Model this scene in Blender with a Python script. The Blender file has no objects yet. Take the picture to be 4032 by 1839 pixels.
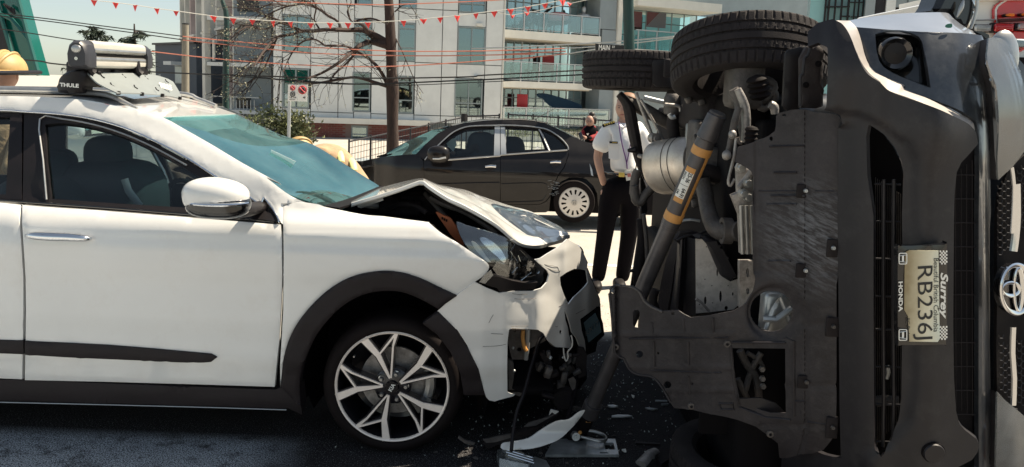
import bpy, bmesh, math, random
import numpy as np
from mathutils import Vector, Matrix
from mathutils.geometry import delaunay_2d_cdt
R = math.radians
rnd = random.Random(7)

# ------------------------------------------------------------------ camera
F_PX, CX, CY = 2911.0, 2016.0, 919.5          # focal length and centre for a 4032 x 1839 frame
CAM = Vector((0, 0, 1.76))
PITCH, ROLL = R(6.8), R(2.1)
HORIZON = 352.0
PY = HORIZON + F_PX * math.tan(PITCH)           # principal row
Fw = Vector((0, math.cos(PITCH), -math.sin(PITCH)))
U0 = Vector((0, math.sin(PITCH), math.cos(PITCH)))
X0 = Vector((1, 0, 0))
Rt = math.cos(ROLL) * X0 + math.sin(ROLL) * U0
Up = math.cos(ROLL) * U0 - math.sin(ROLL) * X0
scene = bpy.context.scene
COL = scene.collection
cd = bpy.data.cameras.new('camera')
cam = bpy.data.objects.new('camera', cd)
COL.objects.link(cam)
m = Matrix((Rt, Up, -Fw)).transposed().to_4x4()
m.translation = CAM
cam.matrix_world = m
cd.sensor_width = 36.0
cd.lens = 36.0 * F_PX / 4032.0
cd.shift_y = -(CY - PY) / 4032.0
cd.clip_start = 0.05
cd.clip_end = 2000
scene.camera = cam

# ------------------------------------------------------------------ world, sun, exposure
SUN = Vector((0.50, 0.20, 0.86)).normalized()
world = bpy.data.worlds.new('World')
scene.world = world
world.use_nodes = True
wn = world.node_tree
bg = wn.nodes['Background']
sky = wn.nodes.new('ShaderNodeTexSky')
sky.sky_type = 'NISHITA'
sky.sun_disc = False
sky.sun_elevation = math.asin(SUN.z)
sky.sun_rotation = math.atan2(SUN.x, SUN.y)
sky.altitude = 20
sky.air_density = 1.0
sky.dust_density = 0.5
sky.ozone_density = 1.0
tint = wn.nodes.new('ShaderNodeMix')
tint.data_type = 'RGBA'
tint.blend_type = 'MULTIPLY'
tint.inputs['Factor'].default_value = 1.0
tint.inputs['B'].default_value = (1.0, 1.04, 1.0, 1)
hsv = wn.nodes.new('ShaderNodeHueSaturation')
hsv.inputs['Saturation'].default_value = 0.58
wn.links.new(sky.outputs['Color'], hsv.inputs['Color'])
wn.links.new(hsv.outputs['Color'], tint.inputs['A'])
wn.links.new(tint.outputs['Result'], bg.inputs['Color'])
bg.inputs['Strength'].default_value = 0.060
sd = bpy.data.lights.new('sun', 'SUN')
sd.energy = 5.0
sd.angle = R(0.5)
sd.color = (1.0, 0.87, 0.68)
sun = bpy.data.objects.new('sun', sd)
sun.rotation_euler = (-SUN).to_track_quat('-Z', 'Y').to_euler()
sun.location = (3, 2, 12)
COL.objects.link(sun)
scene.view_settings.view_transform = 'Standard'
scene.view_settings.look = 'None'
scene.view_settings.gamma = 1.0
scene.view_settings.use_curve_mapping = False
scene.view_settings.exposure = 1.10
scene.cycles.max_bounces = 8
scene.cycles.transparent_max_bounces = 16
scene.cycles.use_denoising = True

# ------------------------------------------------------------------ photo measurements -> points in the place
REG = dict(D=(0, 0, 0.638889), Z1=(0, 0, 1.30545), Z2=(1000, 0, 1.30545), Z3=(2000, 0, 1.433), Z4=(2950, 0, 1.3059),
           Z5=(0, 850, 1.18833), Z6=(1100, 850, 1.18833), Z7=(2200, 750, 1.07909), Z8=(3000, 850, 1.18798),
           A1=(2250, 350, 1.46857), A2=(2550, 350, 1.8075), A3=(1400, 430, 2.35), A4=(3500, 0, 2.35),
           A5=(1600, 700, 1.67882), A6=(1800, 1250, 1.99444), A7=(1900, 0, 2.35), A8=(700, 0, 2.09875), B1=(3250, 0, 3.26343), B2=(600, 0, 2.35), B3=(180, 120, 3.91667))

def q(reg, *pts):
    """measured points of one enlarged region -> full frame pixels"""
    x0, y0, s = REG[reg]
    return [(x0 + p[0] / s, y0 + p[1] / s) + tuple(p[2:]) for p in pts]

def ray(px, py):
    return Fw + Rt * ((px - CX) / F_PX) + Up * (-(py - PY) / F_PX)

def P(px, py, d):
    r = ray(px, py)
    return CAM + r * (d / r.y)

def Q(reg, x, y, d):
    (a,) = q(reg, (x, y))
    return P(a[0], a[1], d)

def gz(y):
    """height of the street: it falls away gently beyond the crash"""
    if y < 6.5: return 0.0
    if y < 30: return -0.048 * (y - 6.5)
    return -0.048 * 23.5

def G(reg, x, y):
    (a,) = q(reg, (x, y))
    r = ray(*a)
    d = 3.0
    for _ in range(60):
        d = (gz(d) - CAM.z) / (r.z / r.y)
    return CAM + r * (d / r.y)

def cr(pts, n=5, closed=False):
    """Catmull-Rom through the points"""
    pts = [tuple(p) for p in pts]
    k = len(pts)
    if k < 3: return pts
    out = []
    rng = range(k if closed else k - 1)
    for i in rng:
        if closed:
            p0, p1, p2, p3 = pts[i - 1], pts[i], pts[(i + 1) % k], pts[(i + 2) % k]
        else:
            p0, p1, p2, p3 = pts[max(i - 1, 0)], pts[i], pts[i + 1], pts[min(i + 2, k - 1)]
        for j in range(n):
            t = j / n
            out.append(tuple(0.5 * ((2 * b) + (-a + c) * t + (2 * a - 5 * b + 4 * c - d) * t * t + (-a + 3 * b - 3 * c + d) * t ** 3)
                             for a, b, c, d in zip(p0, p1, p2, p3)))
    if not closed: out.append(pts[-1])
    return out

def circ(reg, cx, cy, rx, ry=None, n=28):
    ry = ry or rx
    return q(reg, *[(cx + rx * math.cos(2 * math.pi * i / n), cy + ry * math.sin(2 * math.pi * i / n)) for i in range(n)])

def lerp_tab(tab, x):
    if x <= tab[0][0]: return tab[0][1]
    for (a, va), (b, vb) in zip(tab, tab[1:]):
        if x <= b:
            t = (x - a) / (b - a)
            t = t * t * (3 - 2 * t) * 0.5 + t * 0.5
            return va + (vb - va) * t
    return tab[-1][1]

# ------------------------------------------------------------------ objects
def tag(o, label=None, cat=None, group=None, kind=None):
    if label: o['label'] = label
    if cat: o['category'] = cat
    if group: o['group'] = group
    if kind: o['kind'] = kind
    return o

def thing(name, label, cat, loc=(0, 0, 0), group=None):
    o = bpy.data.objects.new(name, None)
    COL.objects.link(o)
    o.location = loc
    o.empty_display_size = 0.1
    return tag(o, label, cat, group)

def wmat(o):
    m = Matrix.Translation(o.location) @ o.rotation_euler.to_matrix().to_4x4() @ Matrix.Diagonal((*o.scale, 1))
    return wmat(o.parent) @ o.matrix_parent_inverse @ m if o.parent else m

def adopt(o, parent):
    if parent is not None:
        o.parent = parent
        o.matrix_parent_inverse = wmat(parent).inverted()
    return o

def mesh_obj(name, verts, faces, mat, parent=None, smooth=True, sharp=38, slots=None):
    me = bpy.data.meshes.new(name)
    me.from_pydata([tuple(v) for v in verts], [], [tuple(f) for f in faces])
    me.validate()
    if isinstance(mat, (list, tuple)):
        for x in mat: me.materials.append(x)
        if slots: me.polygons.foreach_set('material_index', slots)
    else:
        me.materials.append(mat)
    if smooth:
        me.polygons.foreach_set('use_smooth', [True] * len(me.polygons))
        me.set_sharp_from_angle(angle=R(sharp))
    me.update()
    o = bpy.data.objects.new(name, me)
    COL.objects.link(o)
    return adopt(o, parent)

def vnormals(V, Fc):
    N = np.zeros_like(V)
    for f in Fc:
        a, b, c = V[f[0]], V[f[1]], V[f[2]]
        n = np.cross(b - a, c - a)
        for i in f: N[i] += n
    L = np.linalg.norm(N, axis=1)
    L[L == 0] = 1
    return N / L[:, None]

def shell(V, Fc, th, towards=None, flat=False):
    """a sheet given a real thickness th behind the side that looks at `towards`"""
    V = np.array([tuple(v) for v in V], float)
    Fc = [tuple(f) for f in Fc]
    N = vnormals(V, Fc)
    if towards is not None:
        s = np.sum(N * (np.array(towards) - V))
        if s < 0:
            Fc = [f[::-1] for f in Fc]
            N = -N
    n = len(V)
    if flat:
        mn = N.mean(0); mn /= np.linalg.norm(mn)
        B = V - mn * th
    else:
        B = V - N * th
    edges = {}
    for f in Fc:
        for i in range(len(f)):
            a, b = f[i], f[(i + 1) % len(f)]
            edges[(a, b)] = 1
    out = list(Fc) + [tuple(n + i for i in f[::-1]) for f in Fc]
    for (a, b) in edges:
        if (b, a) not in edges:
            out.append((b, a, n + a, n + b))
    return np.vstack([V, B]), out

def pip(poly, X, Y):
    inside = np.zeros(len(X), bool)
    n = len(poly)
    j = n - 1
    for i in range(n):
        xi, yi = poly[i][:2]; xj, yj = poly[j][:2]
        if yi != yj:
            c = ((yi > Y) != (yj > Y)) & (X < (xj - xi) * (Y - yi) / (yj - yi) + xi)
            inside ^= c
        j = i
    return inside

def densify(poly, step, closed=True):
    out = []
    n = len(poly)
    for i in range(n if closed else n - 1):
        a = np.array(poly[i][:2]); b = np.array(poly[(i + 1) % n][:2])
        L = np.linalg.norm(b - a)
        k = max(1, int(L / step))
        for j in range(k):
            out.append(tuple(a + (b - a) * j / k))
    return out

def tri2d(outline, holes=(), step=20.0, dense=True):
    loops = [densify(outline, step)] if dense else [list(outline)]
    for h in holes: loops.append(densify(h, step) if dense else list(h))
    pts, edges = [], []
    for lp in loops:
        b = len(pts)
        pts += lp
        edges += [(b + i, b + (i + 1) % len(lp)) for i in range(len(lp))]
    bnd = np.array(pts)
    x0, y0 = bnd[:, 0].min(), bnd[:, 1].min()
    x1, y1 = bnd[:, 0].max(), bnd[:, 1].max()
    gx, gy = np.meshgrid(np.arange(x0 + step / 2, x1, step), np.arange(y0 + step / 2, y1, step))
    gx[::2] += step * 0.5
    gx, gy = gx.ravel(), gy.ravel()
    if len(gx):
        ok = pip(loops[0], gx, gy)
        for h in loops[1:]: ok &= ~pip(h, gx, gy)
        gx, gy = gx[ok], gy[ok]
        if len(gx):
            keep = []
            for i0 in range(0, len(gx), 2000):
                a = np.stack([gx[i0:i0 + 2000], gy[i0:i0 + 2000]], 1)
                dd = np.min(((a[:, None, :] - bnd[None]) ** 2).sum(2), axis=1)
                keep.append(dd > (0.45 * step) ** 2)
            keep = np.concatenate(keep)
            pts = pts + list(zip(gx[keep], gy[keep]))
    r = delaunay_2d_cdt([Vector((float(p[0]), float(p[1]))) for p in pts], edges, [], 0, 1e-4)
    V = np.array([(v.x, v.y) for v in r[0]])
    T = np.array([f for f in r[2] if len(f) == 3])
    c = V[T].mean(1)
    ok = pip(loops[0], c[:, 0], c[:, 1])
    for h in loops[1:]: ok &= ~pip(h, c[:, 0], c[:, 1])
    return V, T[ok]

def panel(name, outline, D, mat, parent=None, th=0.012, holes=(), step=20.0, relief=None, roll=0.0, smooth=True, sharp=38):
    """sheet part whose outline was measured; D(px,py) or a number gives its distance; roll turns its rim back"""
    V2, T = tri2d(outline, holes, step)
    df = D if callable(D) else (lambda x, y: D)
    V = [P(x, y, df(x, y)) for x, y in V2]
    if relief: V = [v + relief(x, y) for v, (x, y) in zip(V, V2)]
    if roll:
        bn = set()
        ed = {}
        for t in T:
            for i in range(3):
                e = tuple(sorted((t[i], t[(i + 1) % 3]))); ed[e] = ed.get(e, 0) + 1
        for e, c in ed.items():
            if c == 1: bn |= set(e)
        V = [v + Vector((0, roll, 0)) if i in bn else v for i, v in enumerate(V)]
    Vs, Fs = shell(V, [tuple(int(i) for i in t) for t in T], th, CAM, th > .035 or roll > 0)
    return mesh_obj(name, Vs, Fs, mat, parent, smooth, sharp)

def resample(row, n):
    row = cr(row, 8) if len(row) > 2 else [tuple(row[0]), tuple(row[-1])]
    A = np.array(row, float)
    L = np.concatenate([[0], np.cumsum(np.linalg.norm(np.diff(A, axis=0), axis=1))])
    t = np.linspace(0, L[-1], n)
    return np.stack([np.interp(t, L, A[:, k]) for k in range(A.shape[1])], 1)

def patch(name, rows, mat, parent=None, nu=24, nv=4, th=0.012, towards=CAM, world=False, smooth=True, sharp=38, relief=None, cross=True):
    """surface through measured lines (px, py, distance), or through world points"""
    Rw = []
    for r in rows:
        pts = [tuple(p) if world else tuple(P(*p)) for p in r]
        Rw.append(resample(pts, nu))
    Rw = np.array(Rw)
    cols = []
    for j in range(nu):
        c = [tuple(p) for p in Rw[:, j]]
        cols.append(np.array(cr(c, nv)) if (len(c) > 2 and cross) else
                    np.array([np.array(c[i]) + (np.array(c[i + 1]) - np.array(c[i])) * k / nv for i in range(len(c) - 1) for k in range(nv)] + [np.array(c[-1])]))
    G_ = np.array(cols)                       # nu x m x 3
    m_ = G_.shape[1]
    V = G_.reshape(-1, 3)
    if relief is not None: V = np.array([tuple(Vector(v) + relief(Vector(v))) for v in V])
    Fc = [(i * m_ + j, (i + 1) * m_ + j, (i + 1) * m_ + j + 1, i * m_ + j + 1) for i in range(nu - 1) for j in range(m_ - 1)]
    if th:
        V, Fc = shell(V, Fc, th, towards)
    return mesh_obj(name, V, Fc, mat, parent, smooth, sharp)

def frame_axes(d):
    d = Vector(d).normalized()
    a = Vector((0, 0, 1)) if abs(d.z) < 0.9 else Vector((0, 1, 0))
    s = d.cross(a).normalized()
    return d, s, s.cross(d).normalized()

def tube_vf(pts, rad, seg=10, flat=None, cap=True):
    pts = [Vector(p) for p in pts]
    n = len(pts)
    if not hasattr(rad, '__len__'): rad = [rad] * n
    V, Fc = [], []
    s_prev = None
    for i, p in enumerate(pts):
        d = (pts[min(i + 1, n - 1)] - pts[max(i - 1, 0)])
        d, s, u = frame_axes(d)
        if s_prev is not None:
            s = (s_prev - d * s_prev.dot(d)).normalized()
            u = s.cross(d).normalized()
        s_prev = s
        for k in range(seg):
            a = 2 * math.pi * k / seg
            V.append(p + s * (rad[i] * math.cos(a)) + u * (rad[i] * math.sin(a) * (flat or 1)))
    for i in range(n - 1):
        for k in range(seg):
            a, b = i * seg + k, i * seg + (k + 1) % seg
            Fc.append((a, b, b + seg, a + seg))
    if cap:
        Fc.append(tuple(range(seg))[::-1])
        Fc.append(tuple((n - 1) * seg + k for k in range(seg)))
    return V, Fc

def tube(name, pts, rad, mat, parent=None, seg=10, flat=None, sm=0, cap=True):
    pts = [tuple(p) for p in pts]
    if sm and len(pts) > 2:
        if hasattr(rad, '__len__'):
            both = cr([tuple(p) + (r,) for p, r in zip(pts, rad)], sm)
            pts = [b[:3] for b in both]; rad = [b[3] for b in both]
        else:
            pts = cr(pts, sm)
    V, Fc = tube_vf(pts, rad, seg, flat, cap)
    return mesh_obj(name, V, Fc, mat, parent)

def lathe_vf(prof, seg=32, closed=False):
    """prof: (radius, height) pairs round +Z"""
    V, Fc = [], []
    n = len(prof)
    for i in range(seg):
        a = 2 * math.pi * i / seg
        for r, h in prof: V.append(Vector((r * math.cos(a), r * math.sin(a), h)))
    for i in range(seg):
        for j in range(n if closed else n - 1):
            a, b = i * n + j, i * n + (j + 1) % n
            c, d = ((i + 1) % seg) * n + (j + 1) % n, ((i + 1) % seg) * n + j
            Fc.append((a, d, c, b))
    return V, Fc

def place(V, loc, zaxis, xaxis=None):
    z = Vector(zaxis).normalized()
    x = Vector(xaxis or ((1, 0, 0) if abs(z.x) < 0.9 else (0, 0, 1)))
    x = (x - z * x.dot(z)).normalized()
    y = z.cross(x)
    return [Vector(loc) + x * v[0] + y * v[1] + z * v[2] for v in V]

def lathe(name, prof, loc, axis, mat, parent=None, seg=32, closed=False, sharp=38):
    V, Fc = lathe_vf(prof, seg, closed)
    return mesh_obj(name, place(V, loc, axis), Fc, mat, parent, True, sharp)

BOXF = [(0, 1, 3, 2), (4, 6, 7, 5), (0, 4, 5, 1), (2, 3, 7, 6), (0, 2, 6, 4), (1, 5, 7, 3)]
def box_vf(c, s, ax=None):
    c = Vector(c)
    ax = ax or (Vector((1, 0, 0)), Vector((0, 1, 0)), Vector((0, 0, 1)))
    V = []
    for i in (-.5, .5):
        for j in (-.5, .5):
            for k in (-.5, .5):
                V.append(c + ax[0] * (s[0] * i) + ax[1] * (s[1] * j) + ax[2] * (s[2] * k))
    return V, BOXF

def join_vf(*lst):
    V, Fc = [], []
    for v, f in lst:
        b = len(V)
        V += list(v)
        Fc += [tuple(b + i for i in x) for x in f]
    return V, Fc

def rbox(name, c, s, mat, parent=None, r=0.01, ax=None, seg=2):
    V, Fc = box_vf(c, s, ax)
    bm = bmesh.new()
    vs = [bm.verts.new(v) for v in V]
    for f in Fc: bm.faces.new([vs[i] for i in f])
    if r > 0:
        bmesh.ops.bevel(bm, geom=list(bm.edges), offset=min(r, min(s) * 0.45), segments=seg, profile=0.5, affect='EDGES')
    bmesh.ops.recalc_face_normals(bm, faces=bm.faces)
    me = bpy.data.meshes.new(name)
    bm.to_mesh(me); bm.free()
    me.materials.append(mat)
    me.polygons.foreach_set('use_smooth', [True] * len(me.polygons))
    me.set_sharp_from_angle(angle=R(50))
    o = bpy.data.objects.new(name, me)
    COL.objects.link(o)
    return adopt(o, parent)

def blob(name, c, rad, mat, parent=None, ax=None, nu=24, nv=14, power=1.0, fn=None):
    """rounded lump: superellipsoid with optional reshaping fn(x,y,z unit)->(x,y,z)"""
    ax = ax or (Vector((1, 0, 0)), Vector((0, 1, 0)), Vector((0, 0, 1)))
    def sp(v, p): return math.copysign(abs(v) ** p, v)
    V, Fc = [], []
    for j in range(nv + 1):
        ph = -math.pi / 2 + math.pi * j / nv
        for i in range(nu):
            th = 2 * math.pi * i / nu
            x, y, z = sp(math.cos(ph), power) * sp(math.cos(th), power), sp(math.cos(ph), power) * sp(math.sin(th), power), sp(math.sin(ph), power)
            if fn: x, y, z = fn(x, y, z)
            V.append(Vector(c) + ax[0] * (x * rad[0]) + ax[1] * (y * rad[1]) + ax[2] * (z * rad[2]))
    for j in range(nv):
        for i in range(nu):
            a, b = j * nu + i, j * nu + (i + 1) % nu
            Fc.append((a, b, b + nu, a + nu))
    return mesh_obj(name, V, Fc, mat, parent, True, 60)

def text_vf(s, size, depth=0.0, align='CENTER', bold=0.0, shear=0.0, xs=1.0):
    cu = bpy.data.curves.new('lettering', 'FONT')
    cu.body = s; cu.size = size; cu.extrude = depth; cu.align_x = align; cu.align_y = 'CENTER'
    cu.offset = bold; cu.shear = shear; cu.resolution_u = 3
    o = bpy.data.objects.new('lettering', cu)
    COL.objects.link(o)
    dg = bpy.context.evaluated_depsgraph_get()
    me = bpy.data.meshes.new_from_object(o.evaluated_get(dg))
    V = [Vector((v.co.x * xs, v.co.y, v.co.z)) for v in me.vertices]
    Fc = [tuple(p.vertices) for p in me.polygons]
    bpy.data.objects.remove(o); bpy.data.meshes.remove(me); bpy.data.curves.remove(cu)
    return V, Fc

def text(name, s, size, loc, xdir, ydir, mat, parent=None, **k):
    """lettering lying on a plane: xdir along the line, ydir towards the top of the letters"""
    V, Fc = text_vf(s, size, **k)
    x = Vector(xdir).normalized(); y = Vector(ydir); y = (y - x * y.dot(x)).normalized(); z = x.cross(y)
    V = [Vector(loc) + x * v.x + y * v.y + z * v.z for v in V]
    return mesh_obj(name, V, Fc, mat, parent, False)

def text_fit(name, s, w, h, loc, xdir, ydir, mat, parent=None, **k):
    V, Fc = text_vf(s, 1.0, **k)
    xs = [v.x for v in V]; ys = [v.y for v in V]
    sx, sy = w / (max(xs) - min(xs)), h / (max(ys) - min(ys))
    mx, my = (max(xs) + min(xs)) / 2, (max(ys) + min(ys)) / 2
    x = Vector(xdir).normalized(); y = Vector(ydir); y = (y - x * y.dot(x)).normalized()
    V = [Vector(loc) + x * ((v.x - mx) * sx) + y * ((v.y - my) * sy) for v in V]
    return mesh_obj(name, V, Fc, mat, parent, False)

def skin_body(name, verts, edges, radii, mat, parent=None, sub=2, root=0):
    """one continuous body grown round a posed skeleton"""
    me = bpy.data.meshes.new(name)
    me.from_pydata([tuple(v) for v in verts], edges, [])
    o = bpy.data.objects.new(name, me)
    COL.objects.link(o)
    o.modifiers.new('skin', 'SKIN').use_smooth_shade = True
    bpy.context.view_layer.objects.active = o
    if not me.skin_vertices:
        bm = bmesh.new(); bm.from_mesh(me); bm.verts.layers.skin.verify(); bm.to_mesh(me); bm.free()
    for i, sv in enumerate(me.skin_vertices[0].data):
        r = radii[i]
        sv.radius = r if hasattr(r, '__len__') else (r, r)
        sv.use_root = (i == root)
    s = o.modifiers.new('subd', 'SUBSURF')
    s.levels = s.render_levels = sub
    dg = bpy.context.evaluated_depsgraph_get()
    me2 = bpy.data.meshes.new_from_object(o.evaluated_get(dg))
    me2.materials.clear(); me2.materials.append(mat)
    me2.polygons.foreach_set('use_smooth', [True] * len(me2.polygons))
    o.modifiers.clear()
    o.data = me2
    return adopt(o, parent)

def copy_tree(o, parent=None, offset=None):
    c = o.copy()
    COL.objects.link(c)
    if parent is not None:
        mi = o.matrix_parent_inverse.copy()
        c.parent = parent
        c.matrix_parent_inverse = mi
    for ch in list(o.children): copy_tree(ch, c)
    return c

# ------------------------------------------------------------------ materials
MATS = {}
def mat(name, col, rough=0.5, metal=0.0, coat=0.0, var=0.0, vscale=8.0, bump=0.0, bscale=60.0, spec=0.5, emis=None, dirt=None, stretch=None, dscale=3.0, damt=0.5):
    m = bpy.data.materials.new(name)
    m.use_nodes = True
    nt = m.node_tree
    b = nt.nodes['Principled BSDF']
    b.inputs['Base Color'].default_value = (*col, 1)
    b.inputs['Roughness'].default_value = rough
    b.inputs['Metallic'].default_value = metal
    b.inputs['Coat Weight'].default_value = coat
    b.inputs['Coat Roughness'].default_value = 0.04
    b.inputs['Specular IOR Level'].default_value = spec
    tc = nt.nodes.new('ShaderNodeTexCoord')
    mp = nt.nodes.new('ShaderNodeMapping')
    nt.links.new(tc.outputs['Object'], mp.inputs['Vector'])
    if stretch: mp.inputs['Scale'].default_value = stretch
    last = None
    if var > 0:
        n = nt.nodes.new('ShaderNodeTexNoise')
        n.inputs['Scale'].default_value = vscale
        n.inputs['Detail'].default_value = 6
        n.inputs['Roughness'].default_value = 0.65
        nt.links.new(mp.outputs['Vector'], n.inputs['Vector'])
        mx = nt.nodes.new('ShaderNodeMix'); mx.data_type = 'RGBA'
        mx.inputs['A'].default_value = (*[c * (1 - var) for c in col], 1)
        mx.inputs['B'].default_value = (*[min(1, c * (1 + var)) for c in col], 1)
        cl = nt.nodes.new('ShaderNodeMapRange')
        cl.inputs['From Min'].default_value = 0.3; cl.inputs['From Max'].default_value = 0.7
        nt.links.new(n.outputs['Fac'], cl.inputs['Value'])
        nt.links.new(cl.outputs['Result'], mx.inputs['Factor'])
        last = mx.outputs['Result']
        rr = nt.nodes.new('ShaderNodeMapRange')
        rr.inputs['To Min'].default_value = max(0.02, rough - 0.12 * var * 2); rr.inputs['To Max'].default_value = min(1, rough + 0.2 * var * 2)
        nt.links.new(n.outputs['Fac'], rr.inputs['Value'])
        nt.links.new(rr.outputs['Result'], b.inputs['Roughness'])
    if dirt:
        n = nt.nodes.new('ShaderNodeTexNoise')
        n.inputs['Scale'].default_value = dscale; n.inputs['Detail'].default_value = 10; n.inputs['Roughness'].default_value = 0.75
        nt.links.new(mp.outputs['Vector'], n.inputs['Vector'])
        cl = nt.nodes.new('ShaderNodeMapRange')
        cl.inputs['From Min'].default_value = 0.5; cl.inputs['From Max'].default_value = 0.72; cl.inputs['To Max'].default_value = damt
        nt.links.new(n.outputs['Fac'], cl.inputs['Value'])
        mx = nt.nodes.new('ShaderNodeMix'); mx.data_type = 'RGBA'
        mx.inputs['A'].default_value = (*col, 1); mx.inputs['B'].default_value = (*dirt, 1)
        if last: nt.links.new(last, mx.inputs['A'])
        nt.links.new(cl.outputs['Result'], mx.inputs['Factor'])
        last = mx.outputs['Result']
    if last: nt.links.new(last, b.inputs['Base Color'])
    if bump > 0:
        n = nt.nodes.new('ShaderNodeTexNoise')
        n.inputs['Scale'].default_value = bscale; n.inputs['Detail'].default_value = 4
        nt.links.new(mp.outputs['Vector'], n.inputs['Vector'])
        bp = nt.nodes.new('ShaderNodeBump')
        bp.inputs['Strength'].default_value = bump; bp.inputs['Distance'].default_value = 0.01
        nt.links.new(n.outputs['Fac'], bp.inputs['Height'])
        nt.links.new(bp.outputs['Normal'], b.inputs['Normal'])
    if emis:
        b.inputs['Emission Color'].default_value = (*emis[:3], 1); b.inputs['Emission Strength'].default_value = emis[3]
    MATS[name] = m
    return m

def glass(name, tintc, refl=0.5, rough=0.02, base=0.06, haze=None, hazeamt=0.0, gcol=(1, 1, 1)):
    """thin pane: tinted see-through, mirror by Fresnel"""
    m = bpy.data.materials.new(name)
    m.use_nodes = True
    nt = m.node_tree
    nt.nodes.remove(nt.nodes['Principled BSDF'])
    out = nt.nodes['Material Output']
    tr = nt.nodes.new('ShaderNodeBsdfTransparent'); tr.inputs['Color'].default_value = (*tintc, 1)
    gl = nt.nodes.new('ShaderNodeBsdfGlossy'); gl.inputs['Roughness'].default_value = rough; gl.inputs['Color'].default_value = (*gcol, 1)
    lw = nt.nodes.new('ShaderNodeLayerWeight'); lw.inputs['Blend'].default_value = refl
    mr = nt.nodes.new('ShaderNodeMapRange'); mr.inputs['To Min'].default_value = base
    nt.links.new(lw.outputs['Fresnel'], mr.inputs['Value'])
    mx = nt.nodes.new('ShaderNodeMixShader')
    nt.links.new(mr.outputs['Result'], mx.inputs['Fac'])
    nt.links.new(tr.outputs['BSDF'], mx.inputs[1]); nt.links.new(gl.outputs['BSDF'], mx.inputs[2])
    last = mx
    if haze:
        df = nt.nodes.new('ShaderNodeBsdfDiffuse'); df.inputs['Color'].default_value = (*haze, 1)
        m2 = nt.nodes.new('ShaderNodeMixShader'); m2.inputs['Fac'].default_value = hazeamt
        tcg = nt.nodes.new('ShaderNodeTexCoord'); ng = nt.nodes.new('ShaderNodeTexNoise')
        ng.inputs['Scale'].default_value = 2.6; ng.inputs['Detail'].default_value = 9; ng.inputs['Roughness'].default_value = .7
        mg = nt.nodes.new('ShaderNodeMapRange'); mg.inputs['From Min'].default_value = .35; mg.inputs['From Max'].default_value = .75
        mg.inputs['To Min'].default_value = hazeamt * .4; mg.inputs['To Max'].default_value = hazeamt * 3.0
        nt.links.new(tcg.outputs['Object'], ng.inputs['Vector']); nt.links.new(ng.outputs['Fac'], mg.inputs['Value']); nt.links.new(mg.outputs['Result'], m2.inputs['Fac'])
        nt.links.new(mx.outputs[0], m2.inputs[1]); nt.links.new(df.outputs[0], m2.inputs[2])
        last = m2
    nt.links.new(last.outputs[0], out.inputs['Surface'])
    return m

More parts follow.
